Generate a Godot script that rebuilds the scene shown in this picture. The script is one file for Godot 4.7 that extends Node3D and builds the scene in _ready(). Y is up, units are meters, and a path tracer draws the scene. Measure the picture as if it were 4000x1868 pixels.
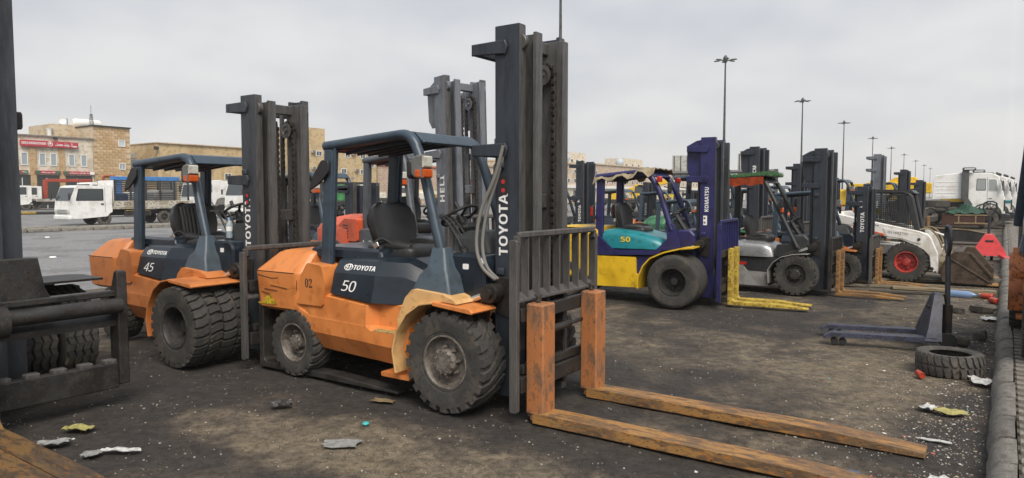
extends Node3D
# A yard of parked forklift trucks beside a kerb, with a wide road and shop buildings behind, under an overcast sky.

# ---------------------------------------------------------------- mesh builder
class MB:
	var v := PackedVector3Array()
	var xf := Transform3D.IDENTITY
	func tri(a: Vector3, b: Vector3, c: Vector3) -> void:      # anticlockwise seen from outside
		v.push_back(xf * a); v.push_back(xf * b); v.push_back(xf * c)
	func quad(a: Vector3, b: Vector3, c: Vector3, d: Vector3) -> void:
		tri(a, b, c); tri(a, c, d)
	func cap(r: Array, out: Vector3) -> void:
		var n: int = r.size()
		var nn := Vector3.ZERO
		for i in n: nn += (r[i] as Vector3).cross(r[(i + 1) % n])
		if nn.length() < 1e-9: return
		nn = nn.normalized()
		var ux: Vector3 = nn.cross(Vector3(0.31, 0.87, 0.38)).normalized()
		var uy: Vector3 = nn.cross(ux)
		var p2 := PackedVector2Array()
		for p in r: p2.push_back(Vector2((p as Vector3).dot(ux), (p as Vector3).dot(uy)))
		var t := Geometry2D.triangulate_polygon(p2)
		for k in range(0, t.size(), 3):
			var a: Vector3 = r[t[k]]; var b: Vector3 = r[t[k + 1]]; var c: Vector3 = r[t[k + 2]]
			if (b - a).cross(c - a).dot(out) < 0.0: tri(a, c, b)
			else: tri(a, b, c)
	func loft(rings: Array, capped := true, closed := true) -> void:
		var m: int = rings.size(); var k: int = rings[0].size()
		var s := 0.0
		var cs: Array = []
		for r in rings:
			var c := Vector3.ZERO
			for p in r: c += p
			cs.push_back(c / k)
		var e := k if closed else k - 1
		for i in m - 1:
			var mid: Vector3 = (cs[i] + cs[i + 1]) * 0.5
			for j in e:
				var a: Vector3 = rings[i][j]; var b: Vector3 = rings[i][(j + 1) % k]; var c: Vector3 = rings[i + 1][(j + 1) % k]; var d: Vector3 = rings[i + 1][j]
				s += (c - a).cross(d - b).dot((a + b + c + d) * 0.25 - mid)
		for i in m - 1:
			for j in e:
				var a: Vector3 = rings[i][j]; var b: Vector3 = rings[i][(j + 1) % k]; var c: Vector3 = rings[i + 1][(j + 1) % k]; var d: Vector3 = rings[i + 1][j]
				if s >= 0.0: quad(a, b, c, d)
				else: quad(a, d, c, b)
		if capped:
			cap(rings[0], cs[0] - cs[1]); cap(rings[m - 1], cs[m - 1] - cs[m - 2])
	func box(c: Vector3, s: Vector3, b := 0.006) -> void:
		var h := s * 0.5
		b = minf(b, minf(h.x, minf(h.y, h.z)) * 0.6)
		if b <= 0.0:
			var q: Array = []
			for z in [-h.z, h.z]: q.push_back([c + Vector3(-h.x, -h.y, z), c + Vector3(h.x, -h.y, z), c + Vector3(h.x, h.y, z), c + Vector3(-h.x, h.y, z)])
			loft(q); return
		var rr: Array = []
		for e in [[-h.z, b], [-h.z + b, 0.0], [h.z - b, 0.0], [h.z, b]]:
			var x: float = h.x - e[1]; var y: float = h.y - e[1]; var z: float = e[0]
			rr.push_back([c + Vector3(-x + b, -y, z), c + Vector3(x - b, -y, z), c + Vector3(x, -y + b, z), c + Vector3(x, y - b, z), c + Vector3(x - b, y, z), c + Vector3(-x + b, y, z), c + Vector3(-x, y - b, z), c + Vector3(-x, -y + b, z)])
		loft(rr)
	func bar(a: Vector3, b: Vector3, w: float, h: float, bev := 0.004, up := Vector3.UP) -> void:   # box from a to b; h along up
		var d := b - a; var l := d.length(); d /= l
		if absf(d.dot(up)) > 0.98: up = Vector3(1, 0, 0)
		var sx := d.cross(up).normalized(); var uy := sx.cross(d)
		var o := xf
		xf = o * Transform3D(Basis(sx, uy, -d), (a + b) * 0.5)
		box(Vector3.ZERO, Vector3(w, h, l), bev)
		xf = o
	func prism(poly: Array, z0: float, z1: float, b := 0.0) -> void:    # poly in x,y
		var n: int = poly.size(); var ar := 0.0
		for i in n: ar += (poly[i] as Vector2).cross(poly[(i + 1) % n])
		var p := poly.duplicate()
		if ar < 0.0: p.reverse()
		var ins: Array = []
		for i in n:
			var a: Vector2 = p[(i + n - 1) % n]; var c: Vector2 = p[i]; var d: Vector2 = p[(i + 1) % n]
			var n1 := Vector2(-(c - a).y, (c - a).x).normalized(); var n2 := Vector2(-(d - c).y, (d - c).x).normalized()
			var bi := n1 + n2
			bi = bi / maxf(0.35, bi.dot(n1)) if bi.length() > 0.01 else n1
			ins.push_back(c + bi * b)
		if b > 0.0 and Geometry2D.triangulate_polygon(PackedVector2Array(ins)).size() != (n - 2) * 3:
			b = minf(b, 0.004); ins = p
			if Geometry2D.triangulate_polygon(PackedVector2Array(p)).size() != (n - 2) * 3: print("poor outline ", p[0], " ", n)
		var rr: Array = []
		var sg := signf(z1 - z0)
		var lv: Array = [[z0, ins], [z0 + b * sg, p], [z1 - b * sg, p], [z1, ins]] if b > 0.0 else [[z0, p], [z1, p]]
		for e in lv:
			var r: Array = []
			for q in e[1]: r.push_back(Vector3(q.x, q.y, e[0]))
			rr.push_back(r)
		loft(rr)
	func tube(pts: Array, r, k := 10, closed := false) -> void:
		var m: int = pts.size(); var rings: Array = []
		var up := Vector3.UP
		var t0: Vector3 = (pts[1] - pts[0]).normalized()
		if absf(t0.dot(up)) > 0.9: up = Vector3(1, 0, 0)
		var sx := t0.cross(up).normalized()
		for i in m:
			var t: Vector3
			if closed: t = (pts[(i + 1) % m] - pts[(i + m - 1) % m]).normalized()
			elif i == 0: t = t0
			elif i == m - 1: t = (pts[i] - pts[i - 1]).normalized()
			else: t = ((pts[i + 1] - pts[i]).normalized() + (pts[i] - pts[i - 1]).normalized()).normalized()
			sx = (sx - t * sx.dot(t)).normalized()
			var sy := sx.cross(t)
			var rad: float = r[i] if r is Array else r
			var ring: Array = []
			for j in k: ring.push_back(pts[i] + (sx * cos(TAU * j / k) + sy * sin(TAU * j / k)) * rad)
			rings.push_back(ring)
		if closed: rings.push_back(rings[0])
		loft(rings, not closed)
	func lathe(prof: Array, k := 32, c := Vector3.ZERO, a0 := 0.0, a1 := TAU) -> void:    # prof of Vector2(radius, z), axis z
		var rings: Array = []
		var full := absf(a1 - a0 - TAU) < 1e-4
		for p in prof:
			var r: Array = []
			for j in (k if full else k + 1):
				var a: float = a0 + (a1 - a0) * j / k
				r.push_back(c + Vector3(p.x * cos(a), p.x * sin(a), p.y))
			rings.push_back(r)
		# orient by profile direction: profile runs so that outside is to its left seen with r to the right, z up
		for i in rings.size() - 1:
			var kk: int = rings[i].size()
			for j in (kk if full else kk - 1):
				quad(rings[i][j], rings[i][(j + 1) % kk], rings[i + 1][(j + 1) % kk], rings[i + 1][j])
	func hexa(p: Array) -> void:     # 4 bottom points, 4 top points
		loft([p.slice(0, 4), p.slice(4, 8)])
	func ball(c: Vector3, s: Vector3, k := 12, m := 8) -> void:
		var rings: Array = []
		for i in range(0, m + 1):
			var th: float = PI * clampf(float(i) / m, 0.02, 0.98)
			var r: Array = []
			for j in k: r.push_back(c + Vector3(sin(th) * cos(TAU * j / k) * s.x, cos(th) * s.y, sin(th) * sin(TAU * j / k) * s.z))
			rings.push_back(r)
		loft(rings)
	func mesh(angle := 40.0) -> ArrayMesh:
		var nt := v.size() / 3
		var fn := PackedVector3Array(); fn.resize(nt)
		for i in nt:
			fn[i] = (v[i * 3 + 1] - v[i * 3]).cross(v[i * 3 + 2] - v[i * 3])
		var nn := PackedVector3Array(); nn.resize(v.size())
		if angle <= 0.0:
			for i in v.size(): nn[i] = fn[i / 3].normalized()
		else:
			var d := {}
			for i in v.size():
				var key := Vector3i((v[i] * 20000.0).round())
				if d.has(key): d[key].push_back(i / 3)
				else: d[key] = PackedInt32Array([i / 3])
			var ca := cos(deg_to_rad(angle))
			var un := PackedVector3Array(); un.resize(nt)
			for i in nt: un[i] = fn[i].normalized()
			for i in v.size():
				var key := Vector3i((v[i] * 20000.0).round())
				var me: Vector3 = un[i / 3]; var s := Vector3.ZERO
				for f in d[key]:
					if un[f].dot(me) >= ca: s += fn[f]
				nn[i] = s.normalized() if s.length() > 1e-12 else me
		# clockwise fronts
		var vv := PackedVector3Array(); vv.resize(v.size())
		var n2 := PackedVector3Array(); n2.resize(v.size())
		for i in nt:
			var k := i * 3
			vv[k] = v[k]; vv[k + 1] = v[k + 2]; vv[k + 2] = v[k + 1]
			n2[k] = nn[k]; n2[k + 1] = nn[k + 2]; n2[k + 2] = nn[k + 1]
		var arr := []
		arr.resize(Mesh.ARRAY_MAX)
		arr[Mesh.ARRAY_VERTEX] = vv; arr[Mesh.ARRAY_NORMAL] = n2
		var am := ArrayMesh.new()
		am.add_surface_from_arrays(Mesh.PRIMITIVE_TRIANGLES, arr)
		return am

# ---------------------------------------------------------------- scene helpers
var counts := {}
func numbered(parent: Node, called: String) -> String:
	var key := str(parent.get_instance_id()) + called
	var k: int = counts.get(key, 0)
	counts[key] = k + 1
	return called if k == 0 else "%s_%03d" % [called, k]

func put(m: MB, called: String, material: Material, parent: Node = self, angle := 40.0) -> MeshInstance3D:
	return put_mesh(m.mesh(angle), called, material, parent)

func put_mesh(me: Mesh, called: String, material: Material, parent: Node = self) -> MeshInstance3D:
	var o := MeshInstance3D.new()
	o.mesh = me
	o.material_override = material
	o.name = numbered(parent, called)
	parent.add_child(o)
	return o

func tag(o: Node, label: String, category: String, group := "", kind := "") -> Node:
	if label != "": o.set_meta("label", label)
	if category != "": o.set_meta("category", category)
	if group != "": o.set_meta("group", group)
	if kind != "": o.set_meta("kind", kind)
	return o

func thing(called: String, label: String, category: String, at := Vector3.ZERO, turn := 0.0, group := "") -> Node3D:
	var o := Node3D.new()
	o.name = numbered(self, called)
	add_child(o)
	o.position = at; o.rotation.y = turn
	tag(o, label, category, group)
	return o

func copy_of(src: Node3D, called: String, label: String, at: Vector3, turn: float, group := "") -> Node3D:
	var o: Node3D = src.duplicate()
	o.name = numbered(self, called)
	add_child(o)
	o.position = at; o.rotation.y = turn
	o.set_meta("label", label)
	if group != "": o.set_meta("group", group)
	return o

func V(x: float, y: float, z: float) -> Vector3: return Vector3(x, y, z)
func V2(x: float, y: float) -> Vector2: return Vector2(x, y)

func rrect(x0: float, x1: float, z0: float, z1: float, y: float, r: float, k := 4) -> Array:     # rounded rectangle in plan
	var a: Array = []
	for q in [[x1 - r, z1 - r, 0.0], [x0 + r, z1 - r, PI / 2], [x0 + r, z0 + r, PI], [x1 - r, z0 + r, PI * 1.5]]:
		for i in k + 1:
			var t: float = q[2] + PI / 2 * i / k
			a.push_back(Vector3(q[0] + cos(t) * r, y, q[1] + sin(t) * r))
	return a

func rpoly(pts: Array, r: float, k := 3) -> Array:     # polygon (Vector2) with rounded corners
	var o: Array = []
	var n: int = pts.size()
	for i in n:
		var a: Vector2 = pts[(i + n - 1) % n]; var b: Vector2 = pts[i]; var c: Vector2 = pts[(i + 1) % n]
		var d := minf(r, minf((a - b).length(), (c - b).length()) * 0.45)
		var p := b + (a - b).normalized() * d; var q := b + (c - b).normalized() * d
		for j in k + 1:
			var t := float(j) / k
			o.push_back(p.lerp(b, t).lerp(b.lerp(q, t), t))
	return o

func smooth_path(pts: Array, k := 6) -> Array:      # Catmull-Rom
	var o: Array = []
	var n: int = pts.size()
	for i in n - 1:
		var a: Vector3 = pts[maxi(i - 1, 0)]; var b: Vector3 = pts[i]; var c: Vector3 = pts[i + 1]; var d: Vector3 = pts[mini(i + 2, n - 1)]
		for j in k: o.push_back(b.cubic_interpolate(c, a, d, float(j) / k))
	o.push_back(pts[n - 1])
	return o

func bent(pts: Array, r: float, k := 5) -> Array:       # polyline with rounded corners (Vector3)
	var o: Array = [pts[0]]
	for i in range(1, pts.size() - 1):
		var a: Vector3 = pts[i - 1]; var b: Vector3 = pts[i]; var c: Vector3 = pts[i + 1]
		var d := minf(r, minf((a - b).length(), (c - b).length()) * 0.48)
		var p := b + (a - b).normalized() * d; var q := b + (c - b).normalized() * d
		for j in k + 1:
			var t := float(j) / k
			o.push_back(p.lerp(b, t).lerp(b.lerp(q, t), t))
	o.push_back(pts[pts.size() - 1])
	return o

# ---------------------------------------------------------------- computed textures and materials
var rng := RandomNumberGenerator.new()
var T := {}
var MT := {}

func noise_bytes(size: int, freq: float, seed_: int, oct := 4, type := FastNoiseLite.TYPE_SIMPLEX_SMOOTH) -> PackedByteArray:
	var f := FastNoiseLite.new()
	f.noise_type = type; f.frequency = freq; f.seed = seed_
	f.fractal_type = FastNoiseLite.FRACTAL_FBM; f.fractal_octaves = oct
	var im := f.get_seamless_image(size, size, false, false, 0.15, true)
	im.convert(Image.FORMAT_L8)
	return im.get_data()

# layers: [frequency, seed, octaves, lo, hi, colour(sRGB), opacity]
func layered(size: int, base: Color, layers: Array, scratches: Array = []) -> ImageTexture:
	var n := size * size
	var r := PackedFloat32Array(); r.resize(n); r.fill(base.r)
	var g := PackedFloat32Array(); g.resize(n); g.fill(base.g)
	var b := PackedFloat32Array(); b.resize(n); b.fill(base.b)
	for l in layers:
		var nb := noise_bytes(size, l[0], l[1], l[2])
		var lut := PackedFloat32Array(); lut.resize(256)
		for i in 256: lut[i] = smoothstep(l[3], l[4], i / 255.0) * l[6]
		var c: Color = l[5]
		for i in n:
			var a := lut[nb[i]]
			if a > 0.004:
				r[i] += (c.r - r[i]) * a; g[i] += (c.g - g[i]) * a; b[i] += (c.b - b[i]) * a
	for s in scratches:       # [count, min length, max length, colour, opacity]
		for k in s[0]:
			var x := rng.randf() * size; var y := rng.randf() * size
			var an := rng.randf() * TAU; var ln := rng.randf_range(s[1], s[2]); var op: float = s[4] * rng.randf_range(0.3, 1.0)
			var cv := rng.randf_range(-0.02, 0.02)
			var c: Color = s[3]
			for t in int(ln):
				an += cv
				x += cos(an); y += sin(an)
				var i := posmod(int(y), size) * size + posmod(int(x), size)
				r[i] += (c.r - r[i]) * op; g[i] += (c.g - g[i]) * op; b[i] += (c.b - b[i]) * op
	var d := PackedByteArray(); d.resize(n * 3)
	for i in n:
		d[i * 3] = int(clampf(r[i], 0, 1) * 255.0); d[i * 3 + 1] = int(clampf(g[i], 0, 1) * 255.0); d[i * 3 + 2] = int(clampf(b[i], 0, 1) * 255.0)
	return ImageTexture.create_from_image(Image.create_from_data(size, size, false, Image.FORMAT_RGB8, d))

func bump_tex(size: int, freq: float, seed_: int, oct: int, strength: float) -> ImageTexture:
	var im := Image.create_from_data(size, size, false, Image.FORMAT_L8, noise_bytes(size, freq, seed_, oct))
	im.convert(Image.FORMAT_RGBA8)
	im.bump_map_to_normal_map(strength)
	return ImageTexture.create_from_image(im)

# colour is a linear, real-world base colour
func mat(key: String, c: Color, rough := 0.6, metal := 0.0, tex := "", scale := 0.6, bump := "", bscale := 0.4) -> StandardMaterial3D:
	if MT.has(key): return MT[key]
	var m := StandardMaterial3D.new()
	m.albedo_color = c.linear_to_srgb()
	m.roughness = rough; m.metallic = metal
	if tex != "":
		m.albedo_texture = T[tex]
	if bump != "":
		m.normal_enabled = true; m.normal_texture = T[bump]; m.normal_scale = bscale
	if tex != "" or bump != "":
		m.uv1_triplanar = true
		m.uv1_triplanar_sharpness = 4.0
		m.uv1_scale = Vector3.ONE * scale
		if tex == "streak": m.uv1_scale = Vector3(scale * 2.2, scale * 0.3, scale * 2.2)
		if tex == "orangerust": m.uv1_scale = Vector3(scale * 1.1, scale * 0.6, scale * 1.1)
		if tex == "rust": m.uv1_scale = Vector3(scale * 0.5, scale * 1.6, scale * 1.8)
		if tex == "wood": m.uv1_scale = Vector3(scale * 0.25, scale * 2.5, scale * 2.5)
		m.uv1_offset = Vector3(0.37, 0.11, 0.73)
	MT[key] = m
	return m

func glassy(key: String, c: Color, alpha: float, rough := 0.05) -> StandardMaterial3D:
	if MT.has(key): return MT[key]
	var m := StandardMaterial3D.new()
	var s := c.linear_to_srgb(); s.a = alpha
	m.albedo_color = s; m.roughness = rough
	m.transparency = BaseMaterial3D.TRANSPARENCY_ALPHA
	MT[key] = m
	return m

# size is the height of the capitals; the words start at xf's origin (or are centred on it) and run along its x axis
func lettering(parent: Node, words: String, size: float, material: Material, xf: Transform3D, centred := false, stretch := 1.0, bold := true, depth := 0.002, called := "lettering", serif := false) -> MeshInstance3D:
	var key := "%s|%s|%s" % [words, bold, serif]
	var t: TextMesh
	if MT.has(key): t = MT[key]
	else:
		t = TextMesh.new()
		var f := SystemFont.new()
		f.font_names = PackedStringArray(["Droid Serif" if serif else "Droid Sans"])
		f.font_weight = 700 if bold else 400
		t.font = f
		t.font_size = 48
		t.pixel_size = 0.02
		t.depth = 0.1
		t.curve_step = 3.0
		t.text = words
		MT[key] = t
	var o := put_mesh(t, called, material, parent)
	var ab: AABB = t.get_aabb()
	var k := size / ab.size.y
	var mid := ab.get_center()
	var off := Vector3(-mid.x * k * stretch + (0.0 if centred else ab.size.x * 0.5 * k * stretch), -mid.y * k + (0.0 if centred else size * 0.5), 0)
	o.transform = xf * Transform3D(Basis.from_scale(Vector3(k * stretch, k, depth * 10.0)), off)
	return o

func make_textures() -> void:
	T["paint"] = layered(512, Color(1, 1, 1), [[0.006, 11, 4, 0.5, 0.85, Color(0.80, 0.76, 0.72), 0.5], [0.02, 12, 5, 0.62, 0.8, Color(0.66, 0.6, 0.54), 0.28], [0.12, 13, 3, 0.80, 0.88, Color(0.5, 0.44, 0.4), 0.35]],
		[[70, 6, 60, Color(0.5, 0.46, 0.42), 0.5], [50, 5, 40, Color(1.0, 1.0, 1.0), 0.5]])
	T["clean"] = layered(256, Color(1, 1, 1), [[0.012, 15, 4, 0.45, 0.9, Color(0.86, 0.84, 0.81), 0.6], [0.05, 16, 4, 0.6, 0.9, Color(0.8, 0.77, 0.73), 0.3]])
	T["streak"] = layered(512, Color(0.6, 0.6, 0.61), [[0.01, 35, 5, 0.4, 0.8, Color(0.46, 0.46, 0.47), 0.75], [0.04, 36, 5, 0.52, 0.8, Color(0.74, 0.74, 0.74), 0.4], [0.08, 37, 4, 0.66, 0.8, Color(0.5, 0.43, 0.37), 0.35], [0.15, 38, 3, 0.76, 0.86, Color(0.3, 0.3, 0.31), 0.4]],
		[[120, 6, 60, Color(0.9, 0.88, 0.86), 0.35]])
	T["worn"] = layered(512, Color(1, 1, 1), [[0.008, 21, 5, 0.45, 0.75, Color(0.7, 0.64, 0.58), 0.6], [0.03, 22, 5, 0.58, 0.7, Color(0.42, 0.36, 0.32), 0.6], [0.08, 23, 4, 0.66, 0.76, Color(0.3, 0.24, 0.2), 0.7]],
		[[160, 8, 90, Color(0.35, 0.3, 0.27), 0.6], [120, 6, 60, Color(1, 1, 1), 0.4]])
	T["steel"] = layered(512, Color(0.55, 0.55, 0.56), [[0.007, 31, 5, 0.4, 0.75, Color(0.36, 0.35, 0.35), 0.8], [0.025, 32, 5, 0.55, 0.75, Color(0.75, 0.73, 0.7), 0.5], [0.05, 33, 4, 0.62, 0.74, Color(0.48, 0.36, 0.27), 0.6], [0.12, 34, 3, 0.7, 0.8, Color(0.95, 0.93, 0.9), 0.5]],
		[[140, 6, 70, Color(0.9, 0.88, 0.86), 0.4], [60, 10, 60, Color(0.2, 0.2, 0.2), 0.6]])
	T["rust"] = layered(512, Color(0.66, 0.50, 0.30), [[0.006, 41, 5, 0.4, 0.62, Color(0.48, 0.38, 0.28), 0.9], [0.02, 42, 5, 0.52, 0.72, Color(0.36, 0.29, 0.24), 0.7], [0.05, 43, 4, 0.62, 0.72, Color(0.78, 0.5, 0.22), 0.6], [0.1, 44, 3, 0.68, 0.78, Color(0.2, 0.17, 0.15), 0.6]],
		[[160, 10, 120, Color(0.8, 0.7, 0.52), 0.4], [120, 10, 90, Color(0.25, 0.2, 0.16), 0.5]])
	T["orangerust"] = layered(512, Color(0.80, 0.50, 0.29), [[0.007, 45, 5, 0.42, 0.7, Color(0.66, 0.46, 0.32), 0.8], [0.02, 46, 5, 0.56, 0.78, Color(0.46, 0.36, 0.3), 0.6], [0.06, 47, 4, 0.7, 0.82, Color(0.24, 0.2, 0.18), 0.5]],
		[[120, 10, 90, Color(0.86, 0.7, 0.52), 0.5], [90, 10, 90, Color(0.24, 0.19, 0.16), 0.35]])
	T["rubber"] = layered(512, Color(0.72, 0.72, 0.72), [[0.008, 51, 5, 0.45, 0.8, Color(1.0, 0.94, 0.86), 0.7], [0.04, 52, 4, 0.55, 0.8, Color(0.5, 0.5, 0.5), 0.6], [0.12, 53, 3, 0.68, 0.8, Color(1.0, 0.96, 0.9), 0.5]])
	T["concrete"] = layered(512, Color(0.82, 0.81, 0.79), [[0.006, 61, 5, 0.42, 0.75, Color(0.62, 0.6, 0.57), 0.7], [0.03, 62, 5, 0.55, 0.75, Color(0.95, 0.94, 0.92), 0.6], [0.1, 63, 3, 0.62, 0.75, Color(0.45, 0.43, 0.41), 0.6]])
	T["asphalt"] = layered(512, Color(0.80, 0.80, 0.81), [[0.005, 71, 5, 0.42, 0.72, Color(0.66, 0.66, 0.67), 0.8], [0.06, 72, 4, 0.5, 0.8, Color(0.95, 0.94, 0.92), 0.5], [0.16, 73, 3, 0.6, 0.75, Color(0.55, 0.55, 0.55), 0.5]])
	T["wall"] = layered(512, Color(0.93, 0.92, 0.9), [[0.005, 81, 5, 0.45, 0.8, Color(0.76, 0.72, 0.66), 0.6], [0.02, 82, 5, 0.58, 0.78, Color(0.68, 0.63, 0.56), 0.5], [0.1, 83, 3, 0.55, 0.85, Color(1, 1, 1), 0.4]])
	T["wood"] = layered(256, Color(0.8, 0.78, 0.74), [[0.02, 91, 5, 0.4, 0.7, Color(0.55, 0.52, 0.48), 0.8], [0.08, 92, 3, 0.5, 0.8, Color(0.95, 0.93, 0.9), 0.5]])
	T["cloth"] = layered(256, Color(0.85, 0.85, 0.85), [[0.02, 95, 5, 0.4, 0.7, Color(0.65, 0.65, 0.65), 0.7], [0.1, 96, 3, 0.5, 0.8, Color(1, 1, 1), 0.4]])
	T["fine"] = bump_tex(256, 0.08, 101, 3, 2.0)
	T["lumpy"] = bump_tex(512, 0.02, 102, 5, 5.0)

# ---------------------------------------------------------------- wheels
func cyl(r: float, a: float, z: float) -> Vector3: return Vector3(r * cos(a), r * sin(a), z)

func tyre_mesh(r: float, w: float, rr: float, tread: String) -> ArrayMesh:
	var key := "tyre%s_%s_%s_%s" % [r, w, rr, tread]
	if MT.has(key): return MT[key]
	var m := MB.new()
	var g := 0.026 * r / 0.42
	if tread == "bald": g = 0.004
	var h := w * 0.5
	var b := r - g
	var sw := r - rr
	m.lathe([V2(rr, -h * 0.8), V2(rr + sw * 0.06, -h * 0.9), V2(rr + sw * 0.14, -h * 0.9), V2(rr + sw * 0.16, -h * 0.93), V2(rr + sw * 0.45, -h), V2(rr + sw * 0.75, -h * 0.985), V2(b - 0.03, -h * 0.95), V2(b - 0.008, -h * 0.86), V2(b, -h * 0.7),
		V2(b + 0.004, -h * 0.3), V2(b + 0.004, h * 0.3), V2(b, h * 0.7), V2(b - 0.008, h * 0.86), V2(b - 0.03, h * 0.95), V2(rr + sw * 0.75, h * 0.985), V2(rr + sw * 0.72, h * 0.995), V2(rr + sw * 0.45, h), V2(rr + sw * 0.16, h * 0.93), V2(rr + sw * 0.14, h * 0.9), V2(rr + sw * 0.06, h * 0.9), V2(rr, h * 0.8)], 44)
	if tread == "bar" or tread == "block":
		var n := 22 if tread == "bar" else 27
		var fill := 0.62 if tread == "bar" else 0.74
		var p := TAU / n
		for s: float in [-1.0, 1.0]:
			for i in n:
				var a: float = i * p + (0.5 * p if s > 0 else 0.0)
				var da := p * fill
				var sk := p * (0.75 if tread == "bar" else 0.35) * s
				# outer piece runs from the shoulder to the quarter line, inner piece bends on to the centre
				var zo: float = s * h * 0.99; var zm: float = s * h * 0.5; var zi: float = s * h * (0.04 if tread == "bar" else 0.1)
				var q := b - 0.006
				var rs := b - 0.045
				m.hexa([cyl(rs, a, zo), cyl(rs, a + da, zo), cyl(q, a + da + sk * 0.25, zm), cyl(q, a + sk * 0.25, zm), cyl(r - 0.012, a + 0.01, zo * 0.985), cyl(r - 0.012, a + da - 0.01, zo * 0.985), cyl(r, a + da - 0.008 + sk * 0.25, zm), cyl(r, a + 0.008 + sk * 0.25, zm)])
				m.hexa([cyl(q, a + sk * 0.25, zm), cyl(q, a + da + sk * 0.25, zm), cyl(q, a + da * 0.9 + sk, zi), cyl(q, a + da * 0.1 + sk, zi), cyl(r, a + 0.008 + sk * 0.25, zm), cyl(r, a + da - 0.008 + sk * 0.25, zm), cyl(r + 0.002, a + da * 0.9 - 0.008 + sk, zi), cyl(r + 0.002, a + da * 0.1 + 0.008 + sk, zi)])
	elif tread == "zigzag":
		var n := 44
		for k in 4:
			for i in n:
				var a0: float = TAU * i / n; var a1: float = TAU * (i + 0.94) / n
				var z0 := -h * 0.9 + k * h * 0.46; var z1 := z0 + h * 0.36
				var d0: float = h * 0.07 * (1 if i % 2 == 0 else -1)
				var q := b - 0.006
				m.hexa([cyl(q, a0, z0 - d0), cyl(q, a1, z0 + d0), cyl(q, a1, z1 + d0), cyl(q, a0, z1 - d0), cyl(r, a0, z0 - d0 + 0.004), cyl(r, a1, z0 + d0 + 0.004), cyl(r, a1, z1 + d0 - 0.004), cyl(r, a0, z1 - d0 - 0.004)])
	elif tread == "ribs":
		for k in 5:
			var z0 := -h * 0.85 + k * h * 0.345
			m.lathe([V2(b - 0.004, z0), V2(r, z0 + 0.004), V2(r, z0 + h * 0.28), V2(b - 0.004, z0 + h * 0.28 + 0.004)], 44)
	var me := m.mesh(32.0)
	MT[key] = me
	return me

func rim_mesh(w: float, rr: float, dish: float, nuts: int, hub: float) -> ArrayMesh:
	var key := "rim%s_%s_%s_%s_%s" % [w, rr, dish, nuts, hub]
	if MT.has(key): return MT[key]
	var m := MB.new()
	var h := w * 0.5
	var dz := h * dish
	m.lathe([V2(rr * 0.9, -h * 0.8), V2(rr * 1.01, -h * 0.84), V2(rr, -h * 0.7), V2(rr, h * 0.7), V2(rr * 1.04, h * 0.84), V2(rr * 1.03, h * 0.9), V2(rr * 0.97, h * 0.91), V2(rr * 0.93, h * 0.82), V2(rr * 0.9, h * 0.6), V2(rr * 0.88, dz + 0.03), V2(rr * 0.83, dz + 0.004), V2(rr * 0.76, dz), V2(rr * 0.5, dz + 0.012), V2(rr * 0.44, dz + 0.014), V2(rr * hub, dz + 0.03), V2(rr * hub * 0.96, dz + 0.07), V2(rr * hub * 0.8, dz + 0.085), V2(rr * hub * 0.3, dz + 0.09), V2(0.002, dz + 0.09)], 36)
	for i in nuts:
		var a := TAU * i / nuts + 0.2
		var c := cyl(rr * 0.56, a, dz)
		m.lathe([V2(0.018, dz), V2(0.017, dz + 0.035), V2(0.011, dz + 0.037), V2(0.01, dz + 0.06), V2(0.001, dz + 0.06)], 6, Vector3(c.x, c.y, 0))
	for i in nuts + 4:
		var a := TAU * i / (nuts + 4)
		var c := cyl(rr * hub * 0.88, a, dz)
		m.lathe([V2(0.009, dz + 0.07), V2(0.008, dz + 0.088), V2(0.001, dz + 0.089)], 6, Vector3(c.x, c.y, 0))
	var me := m.mesh(32.0)
	MT[key] = me
	return me

func add_wheel(parent: Node3D, at: Vector3, side: int, r: float, w: float, rr: float, tread: String, rimmat: Material, dish := 0.35, nuts := 8, hub := 0.36, rubber: Material = null) -> void:
	var rim := put_mesh(rim_mesh(w, rr, dish, nuts, hub), "wheel", rimmat, parent)
	rim.position = at
	rim.rotation = Vector3(0, 0.0 if side > 0 else PI, fposmod(at.x * 3.7 + at.z * 1.3, 6.28))
	var ty := put_mesh(tyre_mesh(r, w, rr, tread), "tyre", rubber if rubber else MT["rubber"], rim)
	ty.name = "tyre"

# ---------------------------------------------------------------- forklifts (x forward, z to the driver's right, origin on the ground under the front axle)
func sections_x(m: MB, st: Array) -> void:       # st: [x, [V2(y, z), ...half section from top centre to bottom centre]]
	var rings: Array = []
	for s in st:
		var r: Array = []
		for p in s[1]: r.push_back(Vector3(s[0], p.x, p.y))
		for k in range(s[1].size() - 1, -1, -1): r.push_back(Vector3(s[0], s[1][k].x, -s[1][k].y))
		rings.push_back(r)
	m.loft(rings)

func channel(m: MB, x0: float, x1: float, z0: float, z1: float, y0: float, y1: float, t: float, web_at_z1: bool) -> void:
	# C section standing up: web on z1 (or z0), flanges at x0 and x1
	var a := z1 if web_at_z1 else z0
	var b := z0 if web_at_z1 else z1
	var s := signf(b - a)
	var p: Array = [V2(x0, a), V2(x1, a), V2(x1, b), V2(x1 - t * 1.3, b), V2(x1 - t * 1.5, a + s * t), V2(x0 + t * 1.5, a + s * t), V2(x0 + t * 1.3, b), V2(x0, b)]
	var o := m.xf
	m.xf = o * Transform3D(Basis(V(1, 0, 0), V(0, 0, 1), V(0, -1, 0)), Vector3.ZERO)
	m.prism(p, -y0, -y1, 0.004)
	m.xf = o

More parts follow.
